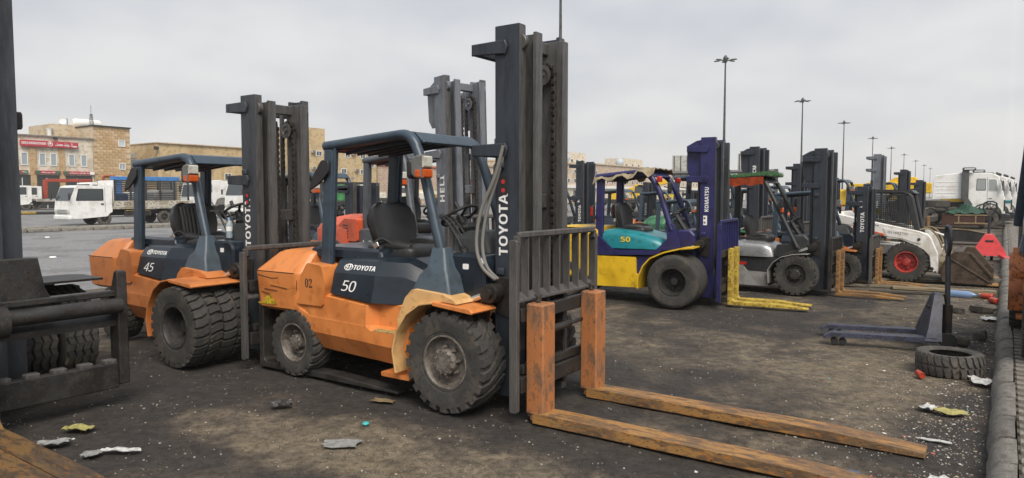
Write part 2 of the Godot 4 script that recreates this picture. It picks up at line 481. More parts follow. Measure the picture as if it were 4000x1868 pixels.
func mast(f: Node3D, c: Dictionary) -> void:
	var H: float = c.mast_h
	var lod: int = c.get("lod", 0)
	var mm: Material = c.mast_mat
	var im: Material = c.get("inner_mat", mm)
	var hw: float = c.get("mast_hw", 0.35)
	# everything of the mast leans by the tilt angle about the axle; each piece is a part of the forklift
	var tilt := Transform3D(Basis(V(0, 0, 1), deg_to_rad(c.get("tilt", 0.0))), V(0, 0.2, 0)) * Transform3D(Basis(), V(0, -0.2, 0))
	for s: float in [1.0, -1.0]:
		var m := MB.new(); m.xf = tilt
		channel(m, 0.25, 0.48, s * (hw - 0.09), s * hw, 0.12, H, 0.022, true)
		if lod < 2 and s > 0:
			# clip brackets and weld plates on the outer face
			for y: float in [2.0, 1.14]: m.box(V(0.31, y, s * (hw + 0.015)), V(0.07, 0.06, 0.03), 0.01)
		var rail := put(m, "outer_mast_rail", mm, f)
		if c.has("mast_words") and (s > 0 or c.get("words_both", false)):
			var w: Array = c.mast_words     # words, cap height, y of start, material key, x of the baseline, stretch
			var turned := Basis(V(0, 0, 1), PI / 2) if s > 0 else Basis(V(0, 1, 0), PI) * Basis(V(0, 0, 1), PI / 2)
			lettering(rail, w[0], w[1], MT[w[3]], tilt * Transform3D(turned, V(w[4], w[2], s * hw + s * 0.001)), false, w[5] if w.size() > 5 else 1.0)
		var n := MB.new(); n.xf = tilt
		if c.has("sticker") and s > 0:
			var sk := MB.new(); sk.xf = tilt * Transform3D(Basis(), V(0.335, c.sticker[0], s * hw))
			sk.box(V(0, 0, 0.001), V(0.06, 0.15, 0.003), 0.0)
			var sp := put(sk, "warning_sticker", MT["white_print"] if c.sticker[1] else MT["black_print"], rail)
			for e in [[0.035, "red_print"], [-0.035, "red_print"]]:
				var di := MB.new(); di.xf = sk.xf * Transform3D(Basis(), V(-0.008, e[0], 0.003))
				di.lathe([V2(0.018, 0.0), V2(0.018, 0.001), V2(0.001, 0.001)], 14)
				put(di, "pictogram", MT[e[1]] if not c.sticker[1] else MT["grey_plastic"], sp)
		var wf := MB.new(); wf.xf = tilt
		wf.box(V(0.4815, (H + 0.5) * 0.5, s * (hw - 0.045)), V(0.003, H - 0.52, 0.086), 0.0)
		put(wf, "worn_flange", MT["mast_worn"], rail)
		channel(n, 0.345, 0.575, s * (hw - 0.19), s * (hw - 0.1), 0.1, H - 0.06, 0.022, false)
		put(n, "inner_mast_rail", im, f)
		if lod < 2:
			# guide roller at the head of the outer rail
			var ro := MB.new(); ro.xf = tilt * Transform3D(Basis(), V(0.46, H - 0.14, s * (hw - 0.055)))
			ro.lathe([V2(0.001, -0.025), V2(0.06, -0.025), V2(0.065, -0.02), V2(0.065, 0.02), V2(0.06, 0.025), V2(0.001, 0.025)], 20)
			put(ro, "mast_roller", im, f)
	for y: float in c.get("ties", [H - 0.2, 2.12]):
		var m := MB.new(); m.xf = tilt
		m.box(V(0.055, y, 0), V(0.05, 0.09, hw * 2 + 0.05), 0.01)
		for s: float in [1.0, -1.0]:
			m.prism([V2(0.03, y - 0.045), V2(0.36, y - 0.06), V2(0.38, y), V2(0.36, y + 0.05), V2(0.03, y + 0.045)], s * (hw + 0.001), s * (hw + 0.03), 0.006)
		put(m, "mast_tie", mm, f)
	if c.get("head_box", false):      # broad boxed head plate behind the rails
		for s: float in [1.0, -1.0]:
			var m := MB.new(); m.xf = tilt
			m.prism([V2(0.03, H - 0.56), V2(0.10, H - 0.66), V2(0.26, H - 0.66), V2(0.26, H - 0.03), V2(0.16, H - 0.05), V2(0.01, H - 0.13)], s * (hw - 0.075), s * (hw - 0.05), 0.006)
			put(m, "head_plate", mm, f)
	if true:
		for e in [[H - 0.12, 0.07, 0.1], [H * 0.55, 0.05, 0.12]]:
			var m := MB.new(); m.xf = tilt
			m.box(V(0.40, e[0], 0), V(e[1], e[2], hw * 2 - 0.36), 0.008)
			put(m, "cross_bar", im, f)
	# lift cylinders
	for s: float in [1.0, -1.0]:
		var m := MB.new(); m.xf = tilt
		m.tube([V(0.2, 0.2, s * (hw - 0.14)), V(0.2, H - 0.9, s * (hw - 0.14))], 0.042, 12)
		m.tube([V(0.2, H - 0.92, s * (hw - 0.14)), V(0.2, H - 0.88, s * (hw - 0.14))], 0.05, 12)
		m.tube([V(0.2, H - 0.88, s * (hw - 0.14)), V(0.2, H - 0.1, s * (hw - 0.14))], 0.026, 10)
		put(m, "lift_cylinder", im, f)
	if lod < 2:
		for s: float in [1.0, -1.0]:
			var z: float = s * (hw - 0.24)
			var m := MB.new(); m.xf = tilt * Transform3D(Basis(), V(0.42, H - 0.34, z))
			m.lathe([V2(0.001, -0.02), V2(0.085, -0.025), V2(0.07, -0.012), V2(0.07, 0.012), V2(0.085, 0.025), V2(0.05, 0.028), V2(0.045, 0.02), V2(0.02, 0.02), V2(0.02, 0.04), V2(0.001, 0.04)], 24)
			put(m, "chain_sheave", im, f)
			# chain: alternating links over the sheave and down in front
			var ch := MB.new(); ch.xf = tilt
			var y := H - 0.34
			var k := 0
			while y > 0.75:
				ch.box(V(0.52, y, z), V(0.034, 0.042, 0.046 if k % 2 == 0 else 0.028), 0.004)
				y -= 0.032; k += 1
			for j in 9:
				var a := PI * j / 8.0
				ch.box(V(0.43 + 0.09 * cos(a), H - 0.34 + 0.09 * sin(a), z), V(0.034, 0.034, 0.046 if j % 2 == 0 else 0.022), 0.004)
			for j in 14:
				ch.box(V(0.34, H - 0.36 - j * 0.032, z), V(0.03, 0.042, 0.034 if j % 2 == 0 else 0.022), 0.004)
			ch.tube([V(0.34, H - 0.8, z), V(0.34, H - 1.0, z)], 0.014, 8)
			put(ch, "lift_chain", MT["chain"], f)
	# carriage, backrest, forks
	var cy: float = c.get("carriage_y", 0.0)
	var bw: float = c.get("back_hw", 0.63)
	var fm: Material = c.fork_mat
	var cm: Material = c.get("carriage_mat", MT["black_steel"])
	var x0 := 0.60
	var mc := MB.new(); mc.xf = tilt
	mc.box(V(x0 + 0.03, cy + 0.84, 0), V(0.06, 0.11, bw * 2 - 0.1), 0.008)
	mc.box(V(x0 + 0.03, cy + 0.30, 0), V(0.06, 0.13, bw * 2 - 0.1), 0.008)
	mc.box(V(x0 + 0.015, cy + 0.41, 0), V(0.05, 0.07, bw * 2 - 0.2), 0.006)
	for s: float in [1.0, -1.0]: mc.box(V(x0 - 0.02, cy + 0.55, s * (hw - 0.22)), V(0.09, 0.75, 0.03), 0.006)
	put(mc, "carriage", cm, f)
	if lod < 2:
		var sc := MB.new(); sc.xf = tilt
		sc.tube([V(x0 + 0.07, cy + 0.68, bw * 0.42), V(x0 + 0.07, cy + 0.68, -bw * 0.2)], 0.032, 12)
		sc.tube([V(x0 + 0.07, cy + 0.68, -bw * 0.2), V(x0 + 0.07, cy + 0.69, -bw * 0.55)], 0.016, 10)
		put(sc, "side_shift_cylinder", cm, f)
	if c.get("backrest", true):
		var bm: Material = c.get("back_mat", MT["back_steel"])
		var top: float = cy + c.get("back_top", 1.48)
		var bx := x0 + 0.04
		var mb := MB.new(); mb.xf = tilt
		for s: float in [1.0, -1.0]:
			var zz: float = s * bw
			mb.prism(rpoly([V2(bx - 0.05, cy + 0.1), V2(bx + 0.02, cy + 0.1), V2(bx + 0.02, top - 0.06), V2(bx - 0.05, top - 0.06)], 0.02), zz - 0.022, zz + 0.022, 0.004)
			mb.prism([V2(bx - 0.025, top - 0.1), V2(bx + 0.02, top - 0.1), V2(bx + 0.02, top - 0.03), V2(bx - 0.025, top - 0.03)], zz - 0.02 - s * 0.02, zz + 0.02 - s * 0.02, 0.006)
		mb.box(V(bx, top - 0.025, 0), V(0.04, 0.05, bw * 2 - 0.05), 0.01)
		mb.prism([V2(bx - 0.05, top - 0.5), V2(bx + 0.02, top - 0.535), V2(bx + 0.02, top - 0.52), V2(bx - 0.05, top - 0.47)], -bw + 0.02, bw - 0.02, 0.003)
		var br := put(mb, "load_backrest", bm, f)
		var nb: int = c.get("back_bars", 7)
		var one := MB.new(); one.xf = tilt
		one.prism([V2(bx - 0.055, top - 0.49), V2(bx + 0.012, top - 0.525), V2(bx + 0.012, top - 0.05), V2(bx - 0.055, top - 0.05)], -0.008, 0.008, 0.002)
		var om := one.mesh()
		for i in nb:
			var o := put_mesh(om, "bar", bm, br)
			o.position.z = -bw + (i + 1.0) * bw * 2 / (nb + 1)
	var fl: float = c.get("fork_len", 1.2)
	var fz: float = c.get("fork_z", 0.43)
	var fw: float = c.get("fork_w", 0.15)
	var ft: float = c.get("fork_t", 0.06)
	for s: float in [1.0, -1.0]:
		var m := MB.new(); m.xf = Transform3D(Basis(), V(0, cy, 0))
		var xs := x0 + 0.085
		var y0 := 0.02
		m.prism(rpoly([V2(xs, y0), V2(xs + fl, y0), V2(xs + fl, y0 + ft * 0.35), V2(xs + fl * 0.6, y0 + ft), V2(xs + 0.10, y0 + ft), V2(xs + 0.07, y0 + ft + 0.03), V2(xs + 0.07, 0.92), V2(xs, 0.92)], 0.012, 2), s * fz - fw * 0.5, s * fz + fw * 0.5, 0.006)
		var fk := put(m, "fork", c.get("blade_mat", fm) if lod > 0 else fm, f)
		if c.get("sleeve", false):
			# steel slip-on extension lying over the fork blade
			var e := MB.new(); e.xf = Transform3D(Basis(), V(0, cy, 0))
			var xe := xs + 0.03
			e.prism([V2(xe, 0.005), V2(xs + fl + 0.06, 0.005), V2(xs + fl + 0.06, 0.045), V2(xs + fl * 0.8, 0.085), V2(xe, 0.095)], s * fz - fw * 0.62, s * fz + fw * 0.62, 0.006)
			put(e, "fork_sleeve", c.blade_mat, fk)
			var sh := MB.new(); sh.xf = tilt
			sh.box(V(xs + 0.05, 0.5, s * fz), V(0.16, 0.86, fw + 0.03), 0.012)
			put(sh, "fork_shank_cover", fm, fk)
			var pn := MB.new()
			pn.tube([V(xs + 0.03, 0.93, s * fz), V(xs + 0.03, 0.98, s * fz)], 0.022, 10)
			pn.tube([V(xs + 0.03, 0.98, s * fz), V(xs + 0.03, 0.995, s * fz)], 0.034, 10)
			put(pn, "locking_pin", MT["steel"], fk)
			var rb := MB.new()
			rb.tube([V(xe - 0.06, 0.05, s * fz + fw * 0.3), V(xe + 0.02, 0.05, s * fz + fw * 0.3)], 0.012, 8)
			put(rb, "retaining_bolt", MT["steel"], fk)
	# tilt cylinders
	for s: float in [1.0, -1.0]:
		var zt: float = s * (hw + 0.12)
		var m := MB.new()
		m.tube([V(-0.35, 0.74, zt), V(-0.02, 0.865, zt)], 0.058, 14)
		m.tube([V(-0.04, 0.857, zt), V(0.0, 0.872, zt)], 0.066, 14)
		var tc := put(m, "tilt_cylinder", c.get("cyl_mat", MT["black_steel"]), f)
		var rd := MB.new()
		rd.tube([V(-0.02, 0.865, zt), V(0.2, 0.945, zt)], 0.027, 12)
		put(rd, "rod", MT["chrome"], tc)
		var cl := MB.new()
		cl.xf = Transform3D(Basis(), V(0.28, 0.97, zt - s * 0.04))
		var oo := cl.xf
		cl.lathe([V2(0.001, -0.06), V2(0.075, -0.06), V2(0.08, -0.05), V2(0.08, 0.05), V2(0.075, 0.06), V2(0.04, 0.06), V2(0.04, 0.1), V2(0.001, 0.1)], 18)
		cl.box(V(-0.05, -0.02, 0), V(0.1, 0.12, 0.1), 0.01)
		cl.xf = oo
		cl.prism([V2(-0.02, -0.16), V2(0.12, -0.2), V2(0.14, 0.12), V2(0.0, 0.13)], -s * 0.09, -s * 0.055, 0.005)
		put(cl, "clevis", MT["grease"], tc)

func seat(f: Node3D, at: Vector3, sm: Material, ribbed := false, lod := 0) -> void:
	var cu := MB.new(); cu.xf = Transform3D(Basis(), at)
	var rings: Array = []
	for e in [[0.0, 0.90], [0.03, 1.0], [0.10, 1.0], [0.135, 0.93], [0.15, 0.8]]:
		var k: float = e[1]
		rings.push_back(rrect(-0.22 * k, 0.30 * k, -0.25 * k, 0.25 * k, e[0], 0.09 * k))
	cu.loft(rings)
	for s: float in [1.0, -1.0]:   # raised bolsters
		cu.tube(smooth_path([V(-0.14, 0.13, s * 0.2), V(0.05, 0.15, s * 0.21), V(0.24, 0.13, s * 0.19)], 3), [0.03, 0.045, 0.05, 0.052, 0.05, 0.045, 0.03], 10)
	put(cu, "seat", sm, f, 60)
	var ba := MB.new()
	ba.xf = Transform3D(Basis(V(0, 0, 1), deg_to_rad(12)), at + V(-0.2, 0.1, 0))
	rings = []
	# back shell: stations up the back, each a curved slab
	for e in [[0.0, 0.21, 0.05], [0.05, 0.26, 0.06], [0.17, 0.285, 0.075], [0.29, 0.28, 0.075], [0.38, 0.25, 0.06], [0.43, 0.19, 0.045], [0.445, 0.11, 0.03]]:
		var r: Array = []
		var n := 10
		for i in n + 1:
			var t := -1.0 + 2.0 * i / n
			r.push_back(V(0.06 * t * t + e[2] * (0.6 + 0.25 * t * t), e[0], t * e[1]))
		for i in n + 1:
			var t := 1.0 - 2.0 * i / n
			r.push_back(V(0.07 * t * t - e[2] * (0.75 - 0.35 * t * t), e[0], t * e[1]))
		rings.push_back(r)
	ba.loft(rings)
	var back := put(ba, "seat_back", sm, f, 60)
	if ribbed:
		var rb := MB.new(); rb.xf = ba.xf
		for i in 7:
			var z := -0.15 + i * 0.05
			rb.tube([V(0.055 + z * z * 1.2, 0.04, z), V(0.062 + z * z * 1.2, 0.25, z), V(0.05 + z * z * 1.2, 0.385, z)], 0.022, 8)
			rb.tube([V(-0.05 + z * z * 1.2, 0.04, z), V(-0.062 + z * z * 1.2, 0.25, z), V(-0.045 + z * z * 1.2, 0.385, z)], 0.022, 8)
		put(rb, "quilting", sm, back, 60)
	elif lod == 0:
		for s: float in [1.0, -1.0]:      # oval grip openings, dark recess inside a moulded rim
			var g := MB.new(); g.xf = ba.xf * Transform3D(Basis(), V(-0.022, 0.27, s * 0.19))
			var pts: Array = []
			for i in 16: pts.push_back(V(0.006 * sin(TAU * i / 16) - 0.012, 0.075 * cos(TAU * i / 16), 0.035 * sin(TAU * i / 16)))
			g.tube(pts, 0.009, 6, true)
			put(g, "grip_opening", MT["black_plastic"], back)
	if lod == 0:
		var bt := MB.new(); bt.xf = Transform3D(Basis(), at)
		bt.box(V(-0.1, 0.07, 0.30), V(0.18, 0.16, 0.07), 0.02)
		bt.tube(smooth_path([V(-0.12, 0.17, 0.3), V(-0.05, 0.21, 0.26), V(0.06, 0.16, 0.24)], 4), 0.018, 8)
		put(bt, "seat_belt", MT["black_plastic"], f)
		var bk := MB.new(); bk.xf = Transform3D(Basis(V(0, 0, 1), 0.5), at + V(-0.06, 0.15, 0.34))
		bk.box(Vector3.ZERO, V(0.07, 0.05, 0.012), 0.004)
		put(bk, "buckle", MT["chrome"], f)

func steering(f: Node3D, at: Vector3, lod := 0) -> void:
	var b := Basis(V(0, 0, 1), deg_to_rad(32))
	var m := MB.new(); m.xf = Transform3D(b, at)
	var pts: Array = []
	for i in 24: pts.push_back(V(0.175 * cos(TAU * i / 24), 0, 0.175 * sin(TAU * i / 24)))
	m.tube(pts, 0.016, 8, true)
	for i in 3:
		var a := TAU * i / 3 + 0.4
		m.bar(V(0, -0.02, 0), V(0.17 * cos(a), 0, 0.17 * sin(a)), 0.03, 0.012, 0.003)
	m.tube([V(0, -0.05, 0), V(0, 0.005, 0)], 0.035, 12)
	m.tube([V(0.11, 0.0, 0.13), V(0.11, 0.07, 0.13)], 0.02, 8)
	put(m, "steering_wheel", MT["black_plastic"], f, 50)
	var c := MB.new(); c.xf = Transform3D(b, at)
	c.tube([V(0, -0.4, 0), V(0, -0.04, 0)], [0.06, 0.045], 12)
	c.box(V(0.01, -0.14, 0), V(0.12, 0.1, 0.16), 0.03)
	put(c, "steering_column", MT["black_plastic"], f)

func combination_lamp(f: Node3D, at: Vector3, s: float, amber := true) -> void:
	var m := MB.new(); m.xf = Transform3D(Basis(), at)
	var rings: Array = []
	for e in [[-0.09, 0.6], [-0.06, 0.85], [0.0, 1.0], [0.045, 1.0]]:
		var r: Array = []
		for p in rpoly([V2(-0.1, -0.06), V2(0.1, -0.06), V2(0.1, 0.06), V2(-0.1, 0.06)], 0.025): r.push_back(V(e[0], p.x * e[1], p.y * e[1]))
		rings.push_back(r)
	m.loft(rings)
	m.bar(V(-0.03, -0.02, 0), V(-0.06, -0.05, -s * 0.11), 0.03, 0.03)
	var h := put(m, "front_lamp", MT["grey_plastic"], f)
	var l := MB.new(); l.xf = m.xf
	l.prism(rpoly([V2(0.045, -0.01), V2(0.066, 0.0), V2(0.066, 0.085), V2(0.045, 0.092)], 0.01), -0.052, 0.052, 0.006)
	put(l, "headlamp_lens", MT["lens"], h)
	var a := MB.new(); a.xf = m.xf
	a.prism(rpoly([V2(0.045, -0.092), V2(0.066, -0.085), V2(0.066, -0.022), V2(0.045, -0.016)], 0.01), -0.052, 0.052, 0.006)
	put(a, "indicator_lens", MT["amber"], h)
	var a2 := MB.new(); a2.xf = m.xf
	a2.box(V(0.0, -0.055, s * 0.058), V(0.06, 0.06, 0.012), 0.004)
	put(a2, "indicator_lens", MT["amber"], h)

func mirror_part(f: Node3D, at: Vector3, w: float, h: float, to: Vector3) -> void:
	var m := MB.new(); m.xf = Transform3D(Basis(V(0, 1, 0), PI / 2), at)
	m.prism(rpoly([V2(-w, -h), V2(w, -h), V2(w, h), V2(-w, h)], 0.04, 4), -0.02, 0.03, 0.012)
	m.xf = Transform3D.IDENTITY
	m.tube([at, to], 0.009, 6)
	put(m, "mirror", MT["black_plastic"], f)

func guard(f: Node3D, c: Dictionary) -> void:
	var gm: Material = c.guard_mat
	var gz: float = c.get("guard_z", 0.43)
	var lod: int = c.get("lod", 0)
	var p: Array = c.get("guard_pts", [V2(-1.68, 1.06), V2(-1.60, 2.2), V2(-0.58, 2.29), V2(-0.46, 2.05), V2(-0.2, 1.24)])
	var tr: float = c.get("guard_r", 0.046)
	for s: float in [1.0, -1.0]:
		var z: float = s * gz
		var m := MB.new()
		m.bar(V(p[0].x, p[0].y - 0.1, z), V(p[1].x, p[1].y - 0.01, z), c.get("pillar_z", 0.085), c.get("pillar_x", 0.135), 0.018, V(1, 0, 0))
		if lod == 0: m.bar(V(p[0].x + 0.075, p[0].y - 0.1, z + s * 0.02), V(p[1].x + 0.075, p[1].y, z + s * 0.02), 0.03, 0.03, 0.008, V(1, 0, 0))
		var pl := put(m, "rear_pillar", gm, f)
		if c.get("vents", false):
			var ve := MB.new()
			var k: int = 0
			for y: float in [1.62, 1.92]:
				for i in 5:
					var t: float = (y + i * 0.028 - p[0].y) / (p[1].y - p[0].y)
					ve.box(V(lerpf(p[0].x, p[1].x, t), y + i * 0.028, z + s * 0.044), V(0.075, 0.012, 0.006), 0.002)
			put(ve, "vent_slots", MT["black_plastic"], pl)
		var t := MB.new()
		t.tube(bent([V(p[1].x - 0.08, p[1].y + 0.02, z), V(p[2].x, p[2].y, z), V(p[3].x, p[3].y, z * 1.02), V(p[4].x, p[4].y, z * 1.12)], c.get("bend", 0.2), 6), tr, 12)
		put(t, "roof_rail", gm, f, 50)
	var y0: float = p[1].y; var y1: float = p[2].y
	for e in [[p[1].x - 0.03, y0, 0.09, 0.07], [p[2].x - 0.06, y1 - 0.01, 0.12, 0.05]]:
		var m := MB.new()
		m.bar(V(e[0], e[1], -gz), V(e[0], e[1], gz), e[2], e[3], 0.015)
		put(m, "roof_cross_member", gm, f)
	if c.get("roof_plate", true):
		var r := MB.new()
		r.prism([V2(p[1].x + 0.02, y0 - 0.01), V2(p[2].x - 0.12, y1 - 0.012), V2(p[2].x - 0.12, y1 - 0.028), V2(p[1].x + 0.02, y0 - 0.026)], -gz + 0.04, gz - 0.04, 0.003)
		var rp := put(r, "roof_panel", gm, f)
		var sl := MB.new()
		sl.prism([V2(p[1].x + 0.05, y0 - 0.028), V2(p[2].x - 0.14, y1 - 0.03), V2(p[2].x - 0.14, y1 - 0.062), V2(p[1].x + 0.05, y0 - 0.06)], -0.012, 0.012, 0.003)
		var sm := sl.mesh()
		for i in 5:
			var o := put_mesh(sm, "roof_slat", gm, rp)
			o.position.z = -gz + (i + 1) * gz * 2 / 6.0
		# front visor lip sloping down between the bent rails
		var vi := MB.new()
		vi.prism(rpoly([V2(p[2].x - 0.10, y1 + 0.03), V2(p[2].x + 0.02, y1 + 0.012), V2(p[2].x + 0.12, y1 - 0.075), V2(p[2].x + 0.10, y1 - 0.095), V2(p[2].x, y1 - 0.03), V2(p[2].x - 0.10, y1 - 0.01)], 0.012, 2), -gz + 0.03, gz - 0.03, 0.006)
		put(vi, "roof_visor", gm, f)

func ring_logo(parent: Node, at: Transform3D, w: float, h: float, material: Material) -> void:   # emblem of three crossing ellipses
	var m := MB.new(); m.xf = at
	for e in [[0.0, 0.0, 1.0, 1.0], [0.0, -0.02, 0.36, 0.92], [0.0, 0.42, 0.78, 0.42]]:
		var pts: Array = []
		for i in 28: pts.push_back(V(e[0] * w + cos(TAU * i / 28) * w * e[2], e[1] * h + sin(TAU * i / 28) * h * e[3], 0.0))
		m.tube(pts, h * 0.13, 4, true)
	put(m, "emblem", material, parent)

func slanted_number(parent: Node, words: String, size: float, material: Material, xf: Transform3D) -> void:
	# slanted thin-stroked numerals
	lettering(parent, words, size, material, xf * Transform3D(Basis(V(1, 0, 0), V(0.22, 1, 0), V(0, 0, 1)), Vector3.ZERO), false, 1.3, false)

func body_t(f: Node3D, c: Dictionary) -> void:      # rounded heavy diesel truck: counterweight, frame, faceted side cover, cowl
	var om: Material = c.paint; var dm: Material = c.trim
	var lod: int = c.get("lod", 0)
	var m := MB.new()
	var rings: Array = []
	for e in [[0.62, -2.50, 0.56], [0.655, -2.55, 0.61], [0.99, -2.585, 0.62], [1.015, -2.57, 0.612], [1.185, -2.40, 0.475], [1.205, -2.36, 0.44], [1.215, -2.30, 0.40]]:
		rings.push_back(rrect(e[1], -1.86, -e[2], e[2], e[0], 0.10, 4))
	m.loft(rings)
	m.box(V(-2.06, 0.46, 0), V(0.7, 0.34, 0.62), 0.03)
	var cw := put(m, "counterweight", om, f, 25)
	if lod == 0:
		var sm := MB.new()
		for s: float in [1.0, -1.0]:
			sm.box(V(-2.24, 1.005, s * 0.6175), V(0.58, 0.006, 0.006), 0.0)
		tag(put(sm, "panel_gap", MT["black_plastic"], cw), "", "", "", "stuff")
	# frame
	var fr := MB.new()
	sections_x(fr, [
		[-1.99, [V2(0.74, 0), V2(0.74, 0.5), V2(0.73, 0.57), V2(0.72, 0.595), V2(0.71, 0.6), V2(0.69, 0.6), V2(0.655, 0.58), V2(0.655, 0)]],
		[-1.74, [V2(0.85, 0), V2(0.85, 0.54), V2(0.83, 0.585), V2(0.62, 0.6), V2(0.61, 0.605), V2(0.50, 0.605), V2(0.35, 0.53), V2(0.35, 0)]],
		[-1.70, [V2(0.85, 0), V2(0.85, 0.54), V2(0.83, 0.585), V2(0.62, 0.6), V2(0.61, 0.605), V2(0.47, 0.605), V2(0.31, 0.52), V2(0.31, 0)]],
		[-1.0, [V2(0.80, 0), V2(0.80, 0.54), V2(0.77, 0.585), V2(0.60, 0.6), V2(0.59, 0.605), V2(0.45, 0.605), V2(0.28, 0.52), V2(0.28, 0)]],
		[-0.94, [V2(0.80, 0), V2(0.80, 0.44), V2(0.78, 0.47), V2(0.59, 0.49), V2(0.555, 0.60), V2(0.445, 0.605), V2(0.28, 0.52), V2(0.28, 0)]],
		[-0.58, [V2(0.80, 0), V2(0.80, 0.44), V2(0.78, 0.47), V2(0.59, 0.49), V2(0.555, 0.60), V2(0.43, 0.605), V2(0.26, 0.52), V2(0.26, 0)]],
		[-0.53, [V2(0.80, 0), V2(0.80, 0.54), V2(0.78, 0.585), V2(0.60, 0.6), V2(0.59, 0.605), V2(0.43, 0.605), V2(0.26, 0.52), V2(0.26, 0)]],
		[-0.49, [V2(0.80, 0), V2(0.80, 0.54), V2(0.78, 0.585), V2(0.60, 0.6), V2(0.59, 0.605), V2(0.43, 0.605), V2(0.30, 0.53), V2(0.30, 0)]],
		[-0.47, [V2(0.80, 0), V2(0.80, 0.5), V2(0.79, 0.58), V2(0.70, 0.6), V2(0.66, 0.6), V2(0.62, 0.6), V2(0.5, 0.54), V2(0.5, 0)]],
		[-0.36, [V2(0.80, 0), V2(0.80, 0.42), V2(0.795, 0.43), V2(0.76, 0.43), V2(0.74, 0.43), V2(0.73, 0.43), V2(0.70, 0.42), V2(0.70, 0)]]])
	var fp := put(fr, "frame", om, f, 25)
	for s: float in [1.0, -1.0]:
		var bl := MB.new()
		bl.prism(rpoly([V2(-1.93, 0.72), V2(-1.55, 0.72), V2(-1.51, 0.92), V2(-1.56, 1.10), V2(-1.76, 1.12), V2(-1.865, 0.98), V2(-1.875, 0.8)], 0.03), s * 0.30, s * 0.612, 0.014)
		put(bl, "frame_shoulder", om, f)
		if lod < 2:
			var sp := MB.new()
			sp.box(V(-0.76, 0.562, s * 0.555), V(0.30, 0.012, 0.09), 0.003)
			for i in 3: sp.box(V(-0.76, 0.571, s * (0.525 + i * 0.03)), V(0.26, 0.01, 0.012), 0.002)
			put(sp, "step_tread", MT["tread_yellow"], f)
			var st := MB.new()
			st.prism(rpoly([V2(-0.75, 0.195), V2(-0.42, 0.195), V2(-0.42, 0.225), V2(-0.75, 0.235)], 0.01), s * 0.50, s * 0.66, 0.01)
			st.box(V(-0.5, 0.25, s * 0.53), V(0.12, 0.08, 0.03), 0.006)
			put(st, "lower_step", om, f)
	# fenders over the front wheels
	var fo: float = c.get("fender_out", 0.74)
	for s: float in [1.0, -1.0]:
		var fe := MB.new()
		arch_strip(fe, [V2(-0.50, 0.27), V2(-0.535, 0.45), V2(-0.49, 0.62), V2(-0.38, 0.77), V2(-0.24, 0.86), V2(-0.1, 0.885)], s * 0.42, s * fo, 0.016)
		put(fe, "front_fender", c.get("faded", om), f, 30)
		var fs := MB.new()
		fs.prism(rpoly([V2(-0.1, 0.872), V2(0.3, 0.835), V2(0.31, 0.85), V2(0.28, 0.875), V2(-0.1, 0.905)], 0.006, 2), s * 0.42, s * fo, 0.004)
		put(fs, "fender_extension", om, f, 30)
		var ft := MB.new()
		ft.prism(rpoly([V2(-0.505, 0.64), V2(-0.45, 0.735), V2(-0.33, 0.842), V2(-0.2, 0.885), V2(0.0, 0.905), V2(0.13, 0.895), V2(0.1, 0.925), V2(-0.02, 0.965), V2(-0.34, 0.985), V2(-0.42, 0.91), V2(-0.51, 0.72)], 0.01, 2), s * 0.40, s * (minf(fo, 0.74) - 0.035), 0.006)
		put(ft, "fender_cover", c.get("faded", om), f, 30)
		# foot of the front pillar
		var pf := MB.new()
		pf.loft([rrect(-0.42, 0.02, s * 0.53 - 0.125, s * 0.53 + 0.125, 0.93, 0.03), rrect(-0.34, -0.03, s * 0.52 - 0.11, s * 0.52 + 0.11, 1.10, 0.03), rrect(-0.29, -0.08, s * 0.50 - 0.09, s * 0.50 + 0.09, 1.16, 0.03), rrect(-0.27, -0.13, s * 0.485 - 0.06, s * 0.485 + 0.06, 1.32, 0.03)])
		put(pf, "pillar_foot", c.get("foot_mat", c.guard_mat), f, 30)
	# side cover with the badges
	var ho := MB.new()
	sections_x(ho, [
		[-1.50, [V2(1.19, 0), V2(1.19, 0.34), V2(1.14, 0.44), V2(1.06, 0.50), V2(0.88, 0.54), V2(0.80, 0)]],
		[-1.47, [V2(1.2, 0), V2(1.2, 0.36), V2(1.15, 0.46), V2(1.04, 0.535), V2(0.85, 0.58), V2(0.79, 0)]],
		[-0.94, [V2(1.2, 0), V2(1.2, 0.36), V2(1.16, 0.455), V2(1.04, 0.535), V2(0.80, 0.585), V2(0.78, 0)]],
		[-0.70, [V2(1.19, 0), V2(1.19, 0.26), V2(1.15, 0.34), V2(1.03, 0.42), V2(0.79, 0.455), V2(0.78, 0)]],
		[-0.52, [V2(1.1, 0), V2(1.1, 0.2), V2(1.06, 0.27), V2(0.96, 0.33), V2(0.79, 0.35), V2(0.78, 0)]]])
	var hp := put(ho, "side_cover", dm, f, 18)
	var dk := MB.new()
	dk.loft([rrect(-2.0, -0.98, -0.40, 0.40, 1.17, 0.06), rrect(-1.98, -1.0, -0.39, 0.39, 1.235, 0.06), rrect(-1.94, -1.04, -0.35, 0.35, 1.262, 0.06)])
	put(dk, "engine_hood", dm, f)
	# cowl and floor
	var co := MB.new()
	co.prism(rpoly([V2(-0.22, 0.82), V2(0.22, 0.86), V2(0.22, 1.20), V2(0.16, 1.27), V2(-0.22, 1.27), V2(-0.26, 1.2)], 0.03), -0.46, 0.46, 0.02)
	co.box(V(-0.35, 0.83, 0), V(0.55, 0.03, 0.8), 0.005)
	var cp := put(co, "front_cowl", dm, f)
	var da := MB.new()
	da.loft([rrect(-0.34, 0.1, -0.36, 0.22, 1.27, 0.05), rrect(-0.32, 0.06, -0.33, 0.19, 1.38, 0.06), rrect(-0.26, 0.0, -0.28, 0.1, 1.44, 0.05)])
	put(da, "dashboard", MT["dark_plastic"], f)
